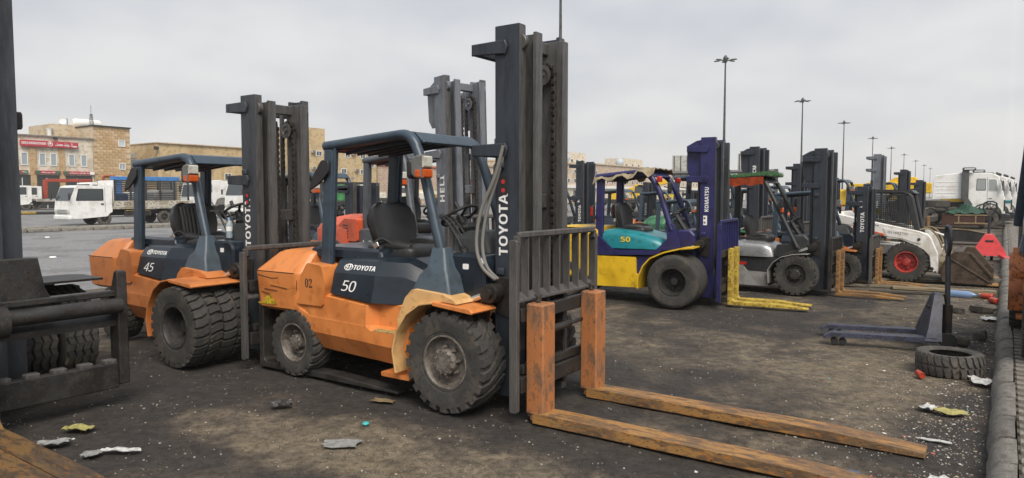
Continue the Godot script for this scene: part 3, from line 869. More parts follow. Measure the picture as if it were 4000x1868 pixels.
	if lod < 2:
		for i in 3:
			var z := 0.10 + i * 0.065
			var le := MB.new()
			le.tube(smooth_path([V(-0.18, 1.28, z), V(-0.28, 1.42, z - 0.01), V(-0.42, 1.55, z - 0.03), V(-0.54, 1.57, z - 0.04)], 4), 0.011, 8)
			le.ball(V(-0.55, 1.572, z - 0.04), V(0.028, 0.022, 0.022), 10, 6)
			le.tube([V(-0.16, 1.25, z), V(-0.17, 1.28, z), V(-0.18, 1.29, z), V(-0.185, 1.31, z), V(-0.19, 1.32, z)], [0.04, 0.042, 0.03, 0.032, 0.018], 10)
			put(le, "control_lever", MT["black_plastic"], f)
	if lod == 0 and c.has("side_words"):
		var base := Transform3D(Basis(V(1, 0, 0), deg_to_rad(-33)) , V(-1.36, 1.072, 0.516))
		ring_logo(hp, base * Transform3D(Basis(), V(0.05, 0.028, 0)), 0.052, 0.032, MT["white_print"])
		lettering(hp, c.side_words, 0.048, MT["white_print"], base * Transform3D(Basis(), V(0.115, 0.005, 0.0)), false, 1.12)
		var nb := Transform3D(Basis(V(1, 0, 0), deg_to_rad(-13)) * Basis(), V(-1.34, 0.88, 0.5755))
		slanted_number(hp, c.side_number, 0.10, MT["white_print"], nb)
	if lod == 0:
		if c.get("hoses", false): add_hoses(f)
		var lb := MB.new()
		lb.prism(rpoly([V2(-0.03, -0.02), V2(0.03, -0.02), V2(0.03, 0.025), V2(-0.03, 0.025)], 0.01), 0.0, 0.003)
		lb.xf = Transform3D.IDENTITY
		var lo := put(lb, "paper_label", MT["white_print"], cp)
		lo.position = V(0.03, 1.17, 0.461)
		var bk := MB.new()
		bk.prism(rpoly([V2(-1.84, 1.80), V2(-1.70, 1.86), V2(-1.56, 1.97), V2(-1.56, 2.08), V2(-1.66, 2.09), V2(-1.80, 1.92)], 0.03), 0.485, 0.51, 0.006)
		put(bk, "work_lamp_bracket", MT["black_plastic"], f)
	if c.get("no_mirrors", false): return
	mirror_part(f, V(-0.50, 1.98, 0.50), 0.075, 0.085, V(-0.40, 1.95, 0.45))
	mirror_part(f, V(-0.30, 1.85, -0.60), 0.05, 0.12, V(-0.38, 1.9, -0.46))
	combination_lamp(f, V(-0.33, 1.99, 0.58), 1.0)
	combination_lamp(f, V(-0.33, 1.99, -0.58), -1.0)

func add_hoses(f: Node3D) -> void:
	for k in 2:
		var ho2 := MB.new()
		var d := k * 0.035
		ho2.tube(smooth_path([V(0.36, 2.15, 0.36 + d), V(0.29, 1.9, 0.38 + d), V(0.20 - d, 1.62, 0.40 + d), V(0.17 - d, 1.36, 0.42 + d), V(0.22 - d * 0.6, 1.18, 0.43 + d), V(0.31, 1.08, 0.40 + d)], 5), 0.015, 8)
		put(ho2, "hydraulic_hose", MT["hose"], f, 60)

func forklift(c: Dictionary) -> Node3D:
	var f := thing(c.get("called", "forklift"), c.label, "forklift", c.at, deg_to_rad(c.get("turn", 0.0)), c.get("group", "forklifts parked in the yard"))
	var k: float = c.get("scale", 1.0)
	f.scale = Vector3.ONE * k
	var style: String = c.get("style", "t")
	var seat_at: Vector3 = c.get("seat_at", V(-0.98, 1.27, -0.02))
	if style == "t": body_t(f, c)
	elif style == "k": body_k(f, c)
	elif style == "n": body_n(f, c)
	elif style == "h": body_h(f, c)
	if c.get("has_guard", true): guard(f, c)
	seat(f, seat_at, MT["seat_black"], c.get("ribbed", false), c.get("lod", 0))
	steering(f, c.get("wheel_at", V(-0.48, 1.57, -0.1)), c.get("lod", 0))
	mast(f, c)
	var r: float = c.get("r", 0.42); var w: float = c.get("w", 0.30); var rr: float = c.get("rr", 0.215)
	var fo: float = c.get("wheel_out", 0.72)
	var tread: String = c.get("tread", "bar")
	for s: int in [1, -1]:
		if c.get("dual", false):
			add_wheel(f, V(0, r, s * (fo - w * 0.5)), s, r, w, rr, tread, c.rim, -0.35, 8, 0.3)
			add_wheel(f, V(0, r, s * (fo - w * 1.5 - 0.015)), s, r, w, rr, tread, c.rim, 0.5, 8, 0.3)
		else:
			add_wheel(f, V(0, r, s * (fo - w * 0.5)), s, r, w, rr, tread, c.rim, 0.42, 8, 0.5)
		var r2: float = c.get("r2", 0.33)
		add_wheel(f, V(c.get("wb", -1.98), r2, s * (c.get("rear_out", 0.62) - 0.11)), s, r2, 0.23, 0.185, tread, c.get("rim2", c.rim), 0.0, 6, 0.4)
	var ax := MB.new()
	ax.tube([V(0, r, -0.45), V(0, r, 0.45)], 0.1, 12)
	ax.box(V(c.get("wb", -1.98), 0.33, 0), V(0.16, 0.14, 0.9), 0.02)
	ax.box(V(-0.9, 0.36, 0), V(1.8, 0.16, 0.6), 0.02)
	put(ax, "chassis", MT["grease"], f)
	return f

func arch_strip(m: MB, path: Array, z0: float, z1: float, t := 0.014) -> void:
	var outer: Array = []; var inner: Array = []
	for i in path.size():
		var d: Vector2 = (path[mini(i + 1, path.size() - 1)] - path[maxi(i - 1, 0)]).normalized()
		outer.push_back(path[i] + Vector2(-d.y, d.x) * t); inner.push_back(path[i])
	inner.reverse()
	m.prism(outer + inner, z0, z1, 0.003)

func common_cab(f: Node3D, c: Dictionary, dm: Material) -> void:
	var lod: int = c.get("lod", 0)
	var co := MB.new()
	co.prism(rpoly([V2(-0.12, 0.72), V2(0.2, 0.76), V2(0.2, 1.12), V2(0.12, 1.2), V2(-0.08, 1.2), V2(-0.14, 1.12)], 0.03), -0.44, 0.44, 0.02)
	put(co, "front_cowl", dm, f)
	var fl := MB.new()
	fl.box(V(-0.35, 0.74, 0), V(0.55, 0.03, 0.86), 0.005)
	put(fl, "floor_plate", MT["black_steel"], f)
	if lod < 2:
		for i in 3:
			var z := 0.12 + i * 0.06
			var le := MB.new()
			le.tube(smooth_path([V(0.0, 1.18, z), V(-0.10, 1.32, z), V(-0.18, 1.45, z)], 3), 0.01, 6)
			le.ball(V(-0.185, 1.46, z), V(0.022, 0.022, 0.022), 8, 6)
			put(le, "control_lever", MT["black_plastic"], f)

func body_k(f: Node3D, c: Dictionary) -> void:       # square-shouldered heavy truck: boxy frame, soft-cornered bonnet
	var ym: Material = c.paint; var bm: Material = c.trim; var tm: Material = c.bonnet
	var m := MB.new()
	var rings: Array = []
	for e in [[0.36, -2.42, 0.58], [0.40, -2.46, 0.61], [1.08, -2.50, 0.62], [1.16, -2.46, 0.60], [1.19, -2.40, 0.56]]:
		rings.push_back(rrect(e[1], -1.42, -e[2], e[2], e[0], 0.14, 4))
	m.loft(rings)
	put(m, "counterweight", ym, f, 30)
	var fr := MB.new()
	fr.prism(rpoly([V2(-1.46, 0.24), V2(-0.56, 0.25), V2(-0.58, 0.42), V2(-0.72, 0.47), V2(-0.73, 0.745), V2(-1.46, 0.745)], 0.02), -0.62, 0.62, 0.018)
	put(fr, "frame", ym, f)
	var bl := MB.new()
	bl.prism(rpoly([V2(-1.46, 0.755), V2(-0.35, 0.80), V2(-0.30, 0.87), V2(-1.12, 0.86), V2(-1.36, 1.06), V2(-1.46, 1.08)], 0.015), -0.60, 0.60, 0.014)
	bl.prism(rpoly([V2(-0.725, 0.46), V2(-0.5, 0.46), V2(-0.42, 0.62), V2(-0.33, 0.79), V2(-0.725, 0.75)], 0.015), -0.56, 0.56, 0.012)
	put(bl, "step_frame", bm, f)
	var ho := MB.new()
	rings = []
	for e in [[-1.38, 0.42, 1.08], [-1.34, 0.53, 1.17], [-1.2, 0.565, 1.2], [-0.75, 0.565, 1.16], [-0.5, 0.56, 1.10], [-0.34, 0.54, 1.06], [-0.29, 0.48, 1.02]]:
		var half: Array = [V2(e[2], 0), V2(e[2], e[1] - 0.16), V2(e[2] - 0.012, e[1] - 0.09), V2(e[2] - 0.05, e[1] - 0.03), V2(e[2] - 0.11, e[1]), V2(0.88, e[1] + 0.01), V2(0.865, 0)]
		rings.push_back([e[0], half])
	sections_x(ho, rings)
	var hp := put(ho, "bonnet", tm, f, 50)
	if c.has("side_number"):
		lettering(hp, c.side_number, 0.085, MT["yellow_print"], Transform3D(Basis(), V(-1.0, 0.99, 0.578)), false, 1.4)
	var rd := MB.new()
	rd.box(V(-1.85, 1.2, 0), V(0.8, 0.05, 0.8), 0.02)
	put(rd, "rear_deck", ym, f)
	for s: float in [1.0, -1.0]:
		var fe := MB.new()
		arch_strip(fe, [V2(-0.56, 0.28), V2(-0.55, 0.46), V2(-0.47, 0.64), V2(-0.36, 0.76), V2(-0.14, 0.86), V2(0.1, 0.92), V2(0.3, 0.94)], s * 0.44, s * 0.98, 0.022)
		put(fe, "front_fender", ym, f, 30)
		var pf := MB.new()
		pf.prism(rpoly([V2(-0.42, 0.86), V2(-0.02, 0.9), V2(-0.06, 1.05), V2(-0.13, 1.3), V2(-0.24, 1.3), V2(-0.22, 1.05)], 0.03), s * 0.43, s * 0.56, 0.012)
		put(pf, "pillar_foot", c.guard_mat, f)
		var tl := MB.new()
		tl.box(V(-1.53, 1.47, s * 0.5), V(0.05, 0.24, 0.09), 0.01)
		var th := put(tl, "tail_lamp", MT["black_plastic"], f)
		var le := MB.new()
		le.box(V(-1.56, 1.49, s * 0.5), V(0.012, 0.15, 0.07), 0.003)
		le.box(V(-1.53, 1.49, s * 0.548), V(0.03, 0.15, 0.006), 0.002)
		put(le, "lens", MT["red_lens"], th)
		var fl := MB.new()
		fl.box(V(-0.36, 2.02, s * 0.54), V(0.07, 0.09, 0.1), 0.012)
		put(fl, "front_indicator", MT["red_lens"], f)
		mirror_part(f, V(-0.18, 1.88, s * 0.6), 0.05, 0.09, V(-0.3, 1.9, s * 0.48))
	common_cab(f, c, bm)
	if c.has("canopy"):
		# canvas thrown over the roof, sagging between the bars and hanging over the edges
		var cv := MB.new()
		var rr: Array = []
		var p: Array = c.guard_pts
		for i in 13:
			var t := i / 12.0
			var x := lerpf(p[1].x - 0.12, p[2].x + 0.12, t)
			var y0 := lerpf(p[1].y, p[2].y, minf(t * 1.05, 1.0)) + 0.055 + 0.012 * sin(i * 2.1)
			var r: Array = []
			for j in 13:
				var z := lerpf(-0.56, 0.56, j / 12.0)
				var drop := maxf(0.0, absf(z) - 0.47) * (1.0 + 0.6 * sin(i * 1.7 + z * 3.0))
				r.push_back(V(x + 0.01 * sin(j * 1.3), y0 - 0.03 * sin(t * PI * 2.0) * (1.0 - absf(z)) - drop + 0.012 * sin(j * 1.9 + i), z))
			for j in range(12, -1, -1):
				var q: Vector3 = r[j]
				r.push_back(q - V(0, 0.012, 0))
			rr.push_back(r)
		cv.loft(rr)
		put(cv, "canvas_cover", c.canopy, f, 50)

func body_n(f: Node3D, c: Dictionary) -> void:      # compact three tonne truck with a smooth moulded bonnet
	var pm: Material = c.paint; var bm: Material = c.trim; var hm: Material = c.bonnet
	var m := MB.new()
	var rings: Array = []
	for e in [[0.30, -2.2, 0.5], [0.36, -2.25, 0.57], [0.8, -2.3, 0.58], [1.0, -2.25, 0.56], [1.08, -2.15, 0.5], [1.1, -2.05, 0.44]]:
		rings.push_back(rrect(e[1], -1.28, -e[2], e[2], e[0], 0.16, 4))
	m.loft(rings)
	put(m, "counterweight", c.get("weight_mat", pm), f, 35)
	var fr := MB.new()
	fr.prism(rpoly([V2(-1.36, 0.14), V2(-0.54, 0.14), V2(-0.55, 0.3), V2(-0.57, 0.42), V2(-0.98, 0.43), V2(-1.1, 0.6), V2(-1.36, 0.62)], 0.025), -0.55, 0.55, 0.02)
	put(fr, "frame", pm, f)
	var st := MB.new()
	st.prism(rpoly([V2(-1.34, 0.6), V2(-1.12, 0.59), V2(-1.0, 0.44), V2(-0.55, 0.43), V2(-0.46, 0.62), V2(-0.3, 0.76), V2(-0.9, 0.72), V2(-1.34, 0.8)], 0.015), -0.5, 0.5, 0.012)
	put(st, "step_frame", bm, f)
	var rs := MB.new()
	rs.prism([V2(-1.25, 0.615), V2(-0.98, 0.615), V2(-1.0, 0.56), V2(-1.25, 0.565)], 0.545, 0.556, 0.003)
	put(rs, "red_stripe", MT["red_lens"], f)
	var ho := MB.new()
	rings = []
	for e in [[-1.42, 0.36, 1.0], [-1.36, 0.46, 1.04], [-1.1, 0.52, 1.06], [-0.7, 0.52, 1.05], [-0.53, 0.5, 0.99], [-0.46, 0.46, 0.9], [-0.45, 0.42, 0.8]]:
		rings.push_back([e[0], [V2(e[2], 0), V2(e[2], e[1] - 0.2), V2(e[2] - 0.015, e[1] - 0.1), V2(e[2] - 0.06, e[1] - 0.035), V2(minf(e[2] - 0.1, 0.92), e[1]), V2(0.74, e[1] + 0.025), V2(0.72, 0)]])
	sections_x(ho, rings)
	put(ho, "bonnet", hm, f, 50)
	for s: float in [1.0, -1.0]:
		var fe := MB.new()
		arch_strip(fe, [V2(-0.5, 0.22), V2(-0.52, 0.48), V2(-0.42, 0.64), V2(-0.27, 0.75), V2(-0.05, 0.81), V2(0.24, 0.83)], s * 0.38, s * 0.67, 0.016)
		put(fe, "front_fender", c.get("fender_mat", bm), f, 30)
		var pf := MB.new()
		pf.prism(rpoly([V2(-0.45, 0.72), V2(0.02, 0.78), V2(0.06, 0.95), V2(-0.03, 1.05), V2(-0.14, 1.02), V2(-0.4, 1.0)], 0.03), s * 0.36, s * 0.5, 0.012)
		put(pf, "pillar_foot", bm, f)
		mirror_part(f, V(-0.3, 1.85, s * 0.6), 0.06, 0.1, V(-0.42, 1.8, s * 0.48))
		var fl := MB.new()
		fl.box(V(-0.3, 1.7, s * 0.52), V(0.06, 0.1, 0.07), 0.012)
		put(fl, "front_indicator", MT["amber"], f)
	common_cab(f, c, MT["dark_plastic"])
	if c.has("turf"):
		var p: Array = c.guard_pts
		var bs := MB.new()
		bs.prism([V2(p[1].x - 0.1, p[1].y + 0.05), V2(p[2].x + 0.14, p[2].y + 0.05), V2(p[2].x + 0.14, p[2].y + 0.07), V2(p[1].x - 0.1, p[1].y + 0.07)], -0.58, 0.58, 0.004)
		var rc := put(bs, "roof_cover", MT["black_plastic"], f)
		# artificial turf: short blades standing out of the mat
		var tu := MB.new()
		for i in 3800:
			var x := rng.randf_range(p[1].x - 0.14, p[2].x + 0.18); var z := rng.randf_range(-0.61, 0.61)
			var y: float = lerpf(p[1].y, p[2].y, (x - p[1].x) / (p[2].x - p[1].x)) + 0.06 + 0.014 * sin(x * 9.0 + z * 5.0)
			var a := rng.randf() * TAU; var l := rng.randf_range(0.05, 0.11); var w := 0.007
			var lean := V(rng.randf_range(-0.03, 0.03), l, rng.randf_range(-0.03, 0.03))
			var d := V(cos(a), 0, sin(a)) * w
			tu.tri(V(x, y, z) - d, V(x, y, z) + d, V(x, y, z) + lean)
		tag(put(tu, "turf_blades", c.turf, rc, 0.0), "", "", "", "stuff")
		var cl := MB.new()
		var rr: Array = []
		for i in 11:
			var x := lerpf(p[1].x - 0.12, p[2].x + 0.05, i / 10.0)
			var y: float = lerpf(p[1].y, p[2].y, i / 10.0)
			var r: Array = []
			for j in 6:
				var t := j / 5.0
				r.push_back(V(x, y + 0.045 - t * (0.16 + 0.02 * sin(i * 1.9)), 0.585 + 0.012 * sin(i * 2.3 + t * 4.0) - 0.03 * t))
			for j in range(5, -1, -1): r.push_back(r[j] - V(0, 0, 0.006))
			rr.push_back(r)
		cl.loft(rr)
		put(cl, "side_cloth", MT["orange_cloth"], f, 50)

func body_h(f: Node3D, c: Dictionary) -> void:      # rear-engined look: tall sloping red weight with louvred corners
	var pm: Material = c.paint; var gm: Material = c.trim
	var m := MB.new()
	var rings: Array = []
	for e in [[0.4, -2.8, 0.56], [0.45, -2.88, 0.6], [1.2, -2.95, 0.6], [1.3, -2.85, 0.57], [1.42, -2.55, 0.42], [1.46, -2.35, 0.3]]:
		rings.push_back(rrect(e[1], -1.78, -e[2], e[2], e[0], 0.14, 4))
	m.loft(rings)
	put(m, "counterweight", pm, f, 25)
	for s: float in [1.0, -1.0]:
		var w := MB.new()
		w.prism(rpoly([V2(-2.25, 1.06), V2(-1.58, 1.06), V2(-1.58, 1.40), V2(-1.95, 1.40), V2(-2.22, 1.26)], 0.03), s * 0.40, s * 0.58, 0.03)
		var sh := put(w, "side_grille_panel", pm, f)
		var lo := MB.new()
		for i in 5: lo.box(V(-1.92, 1.12 + i * 0.045, s * 0.582), V(0.2 - i * 0.012, 0.016, 0.01), 0.003)
		put(lo, "louvre_slots", MT["black_plastic"], sh)
		var fe := MB.new()
		arch_strip(fe, [V2(-0.50, 0.27), V2(-0.535, 0.45), V2(-0.49, 0.62), V2(-0.38, 0.77), V2(-0.22, 0.865), V2(-0.04, 0.895), V2(0.2, 0.87)], s * 0.42, s * 0.74)
		put(fe, "front_fender", pm, f, 30)
	var fr := MB.new()
	fr.prism(rpoly([V2(-2.0, 0.45), V2(-1.75, 0.28), V2(-0.55, 0.28), V2(-0.5, 0.8), V2(-1.6, 0.95), V2(-1.6, 1.04), V2(-2.0, 1.04)], 0.03), -0.58, 0.58, 0.02)
	put(fr, "frame", pm, f)
	var ho := MB.new()
	ho.prism(rpoly([V2(-1.6, 0.86), V2(-0.6, 0.84), V2(-0.55, 1.0), V2(-0.7, 1.2), V2(-1.3, 1.28), V2(-1.6, 1.25)], 0.05), -0.54, 0.54, 0.03)
	var hp := put(ho, "side_cover", gm, f)
	if c.has("side_words"): lettering(hp, c.side_words, 0.09, MT["white_print"], Transform3D(Basis(), V(-1.45, 1.0, 0.541)), false, 1.2)
	common_cab(f, c, gm)
	mirror_part(f, V(-0.45, 1.95, 0.56), 0.07, 0.07, V(-0.45, 2.0, 0.46))
	combination_lamp(f, V(-0.33, 1.99, -0.58), -1.0)
	combination_lamp(f, V(-0.33, 1.99, 0.58), 1.0)

func make_materials() -> void:
	mat("orange", Color(0.64, 0.222, 0.060), 0.42, 0.0, "paint", 0.55)
	mat("orange45", Color(0.56, 0.195, 0.055), 0.45, 0.0, "paint", 0.5)
	mat("faded_cream", Color(0.66, 0.40, 0.17), 0.55, 0.0, "paint", 0.8)
	mat("redorange", Color(0.62, 0.10, 0.035), 0.4, 0.0, "paint", 0.5)
	mat("navy", Color(0.013, 0.02, 0.03), 0.26, 0.0, "paint", 0.7)
	mat("guard_navy", Color(0.04, 0.062, 0.088), 0.38, 0.0, "paint", 0.9)
	mat("guard_grey", Color(0.075, 0.085, 0.10), 0.45, 0.0, "paint", 0.9)
	mat("foot_blue", Color(0.06, 0.085, 0.11), 0.45, 0.0, "paint", 1.3)
	mat("mast_black", Color(0.10, 0.122, 0.158), 0.5, 0.15, "streak", 0.9)
	mat("mast_worn", Color(0.36, 0.35, 0.335), 0.45, 0.35, "streak", 1.1)
	mat("mast_dark", Color(0.16, 0.182, 0.212), 0.5, 0.2, "streak", 0.8)
	mat("mast_grey", Color(0.46, 0.50, 0.56), 0.5, 0.1, "streak", 0.7)
	mat("black_steel", Color(0.12, 0.115, 0.11), 0.5, 0.25, "steel", 0.9)
	mat("back_steel", Color(0.34, 0.32, 0.30), 0.5, 0.3, "streak", 1.2)
	mat("steel", Color(0.4, 0.39, 0.37), 0.4, 0.6, "steel", 1.5)
	mat("chain", Color(0.16, 0.14, 0.12), 0.55, 0.4, "steel", 2.0)
	mat("grease", Color(0.09, 0.08, 0.07), 0.5, 0.1, "steel", 1.3)
	mat("chrome", Color(0.75, 0.74, 0.72), 0.18, 0.9)
	mat("fork_orange", Color(0.66, 0.70, 0.74), 0.6, 0.0, "orangerust", 0.9)
	mat("fork_rust", Color(0.86, 0.84, 0.80), 0.6, 0.1, "rust", 0.7)
	mat("fork_dark", Color(0.16, 0.15, 0.14), 0.55, 0.3, "steel", 0.8)
	mat("rubber", Color(0.085, 0.081, 0.077), 0.8, 0.0, "rubber", 0.9, "fine", 0.2)
	mat("rubber_dusty", Color(0.14, 0.132, 0.122), 0.85, 0.0, "rubber", 0.9, "fine", 0.2)
	mat("rim_grime", Color(0.62, 0.57, 0.5), 0.6, 0.2, "steel", 2.2)
	mat("rim_dark", Color(0.16, 0.155, 0.15), 0.6, 0.2, "steel", 1.8)
	mat("rim_red", Color(0.5, 0.06, 0.05), 0.5, 0.0, "worn", 1.6)
	mat("black_plastic", Color(0.022, 0.022, 0.023), 0.5, 0.0, "paint", 1.0)
	mat("dark_plastic", Color(0.035, 0.038, 0.04), 0.55, 0.0, "paint", 1.0)
	mat("grey_plastic", Color(0.16, 0.16, 0.155), 0.55, 0.0, "paint", 1.2)
	mat("seat_black", Color(0.032, 0.032, 0.033), 0.42, 0.0, "paint", 1.1)
	mat("hose", Color(0.17, 0.165, 0.15), 0.7)
	mat("lens", Color(0.55, 0.55, 0.50), 0.15, 0.0, "paint", 2.0)
	mat("amber", Color(0.55, 0.10, 0.02), 0.2, 0.0, "paint", 2.0)
	mat("red_lens", Color(0.45, 0.02, 0.015), 0.2)
	mat("white_print", Color(0.78, 0.78, 0.77), 0.6)
	mat("yellow_print", Color(0.75, 0.55, 0.03), 0.6)
	mat("black_print", Color(0.02, 0.02, 0.02), 0.6)
	mat("red_print", Color(0.5, 0.03, 0.03), 0.6)
	mat("tread_yellow", Color(0.5, 0.36, 0.14), 0.7, 0.0, "worn", 2.0)
	mat("stencil", Color(0.06, 0.03, 0.015), 0.7)

# ---------------------------------------------------------------- ground, road, kerb, pavement
func sheet(called: String, xs: PackedFloat32Array, zs: PackedFloat32Array, y: Callable, tile: float, tile2: float, material: Material) -> MeshInstance3D:
	var nx := xs.size(); var nz := zs.size()
	var v := PackedVector3Array(); var uv := PackedVector2Array(); var uv2 := PackedVector2Array(); var nn := PackedVector3Array(); var ix := PackedInt32Array()
	for j in nz:
		for i in nx:
			var h: float = y.call(xs[i], zs[j])
			v.push_back(Vector3(xs[i], h, zs[j]))
			uv.push_back(Vector2(xs[i], zs[j]) / tile); uv2.push_back(Vector2(xs[i] * 0.98 + zs[j] * 0.19, zs[j] * 0.98 - xs[i] * 0.19) / tile2)
			nn.push_back(Vector3(y.call(xs[i] - 0.03, zs[j]) - y.call(xs[i] + 0.03, zs[j]), 0.06, y.call(xs[i], zs[j] - 0.03) - y.call(xs[i], zs[j] + 0.03)).normalized())
	for j in nz - 1:
		for i in nx - 1:
			var a := j * nx + i
			ix.append_array(PackedInt32Array([a, a + 1, a + nx, a + 1, a + nx + 1, a + nx]))
	var arr := []; arr.resize(Mesh.ARRAY_MAX)
	arr[Mesh.ARRAY_VERTEX] = v; arr[Mesh.ARRAY_NORMAL] = nn; arr[Mesh.ARRAY_TEX_UV] = uv; arr[Mesh.ARRAY_TEX_UV2] = uv2; arr[Mesh.ARRAY_INDEX] = ix
	var am := ArrayMesh.new(); am.add_surface_from_arrays(Mesh.PRIMITIVE_TRIANGLES, arr)
	return put_mesh(am, called, material)

func span(list: Array) -> PackedFloat32Array:      # [from, to, step, to, step ...]
	var o := PackedFloat32Array([list[0]])
	var x: float = list[0]
	for k in range(1, list.size(), 2):
		while x + list[k + 1] * 0.5 < list[k]:
			x += list[k + 1]; o.push_back(minf(x, list[k]))
	return o

var bumps := FastNoiseLite.new()
func yard_height(x: float, z: float) -> float:
	var k := clampf((-0.1 - x) * 3.0, 0.0, 1.0) * clampf((x + 14.0) * 0.5, 0.0, 1.0) * clampf((z + 26.0) * 0.2, 0.0, 1.0)
	return k * (bumps.get_noise_2d(x, z) * 0.016 + bumps.get_noise_2d(x * 4.0 + 90.0, z * 4.0) * 0.006 - 0.012)

func yard_texture() -> ImageTexture:
	# soil, darker soil and worn concrete showing through, over a 16 m tile; patches lie where the photograph shows them
	var size := 1024
	var n1 := noise_bytes(size, 0.004, 201, 5); var n2 := noise_bytes(size, 0.016, 202, 5); var n3 := noise_bytes(size, 0.07, 203, 4); var n4 := noise_bytes(size, 0.012, 204, 4)
	var d := PackedByteArray(); d.resize(size * size * 3)
	# [x, z, radius along x, radius along z, weight]: positive is pale worn concrete, negative darkens the soil, also under and around the forklifts
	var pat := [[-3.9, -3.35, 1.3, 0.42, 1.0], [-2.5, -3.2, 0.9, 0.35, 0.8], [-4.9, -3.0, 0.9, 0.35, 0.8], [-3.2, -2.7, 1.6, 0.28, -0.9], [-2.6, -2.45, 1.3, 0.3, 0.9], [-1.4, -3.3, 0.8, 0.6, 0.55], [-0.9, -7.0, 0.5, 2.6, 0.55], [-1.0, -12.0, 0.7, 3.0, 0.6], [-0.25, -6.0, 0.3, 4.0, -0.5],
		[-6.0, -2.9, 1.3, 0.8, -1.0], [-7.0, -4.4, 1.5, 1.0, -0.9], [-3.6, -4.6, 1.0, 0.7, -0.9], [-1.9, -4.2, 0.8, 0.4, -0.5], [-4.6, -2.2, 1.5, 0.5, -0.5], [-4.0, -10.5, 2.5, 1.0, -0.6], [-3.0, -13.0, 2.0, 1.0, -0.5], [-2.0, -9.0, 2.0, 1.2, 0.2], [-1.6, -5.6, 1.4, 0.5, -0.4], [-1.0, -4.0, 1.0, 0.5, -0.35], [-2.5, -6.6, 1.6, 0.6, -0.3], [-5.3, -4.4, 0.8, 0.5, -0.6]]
	var cell := 16.0 / size
	for j in size:
		var z := -16.0 + (j + 0.5) * cell
		var row: Array = []
		for p in pat:
			var dz: float = absf(z - p[1])
			if dz < p[3] * 2.2: row.push_back(p)
		for i in size:
			var x := -16.0 + (i + 0.5) * cell
			var k := j * size + i
			var a := n1[k] / 255.0; var b := n2[k] / 255.0; var c := n3[k] / 255.0; var e := n4[k] / 255.0
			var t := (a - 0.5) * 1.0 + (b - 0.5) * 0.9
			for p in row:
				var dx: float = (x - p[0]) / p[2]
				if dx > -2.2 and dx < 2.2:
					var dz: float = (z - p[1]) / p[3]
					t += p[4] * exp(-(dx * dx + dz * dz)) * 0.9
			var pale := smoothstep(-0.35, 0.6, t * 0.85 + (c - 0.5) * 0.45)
			var dark_soil := smoothstep(0.05, 0.4, -t + (c - 0.5) * 0.25)
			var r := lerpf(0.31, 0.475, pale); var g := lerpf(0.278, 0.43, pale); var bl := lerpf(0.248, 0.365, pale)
			r = lerpf(r, 0.235, dark_soil); g = lerpf(g, 0.215, dark_soil); bl = lerpf(bl, 0.2, dark_soil)
			var tan_ := smoothstep(0.6, 0.75, e) * 0.35 * pale
			r = lerpf(r, 0.52, tan_); g = lerpf(g, 0.46, tan_); bl = lerpf(bl, 0.36, tan_)
			var f := 0.82 + c * 0.36
			d[k * 3] = int(clampf(r * f, 0, 1) * 255); d[k * 3 + 1] = int(clampf(g * f, 0, 1) * 255); d[k * 3 + 2] = int(clampf(bl * f, 0, 1) * 255)
	return ImageTexture.create_from_image(Image.create_from_data(size, size, false, Image.FORMAT_RGB8, d))

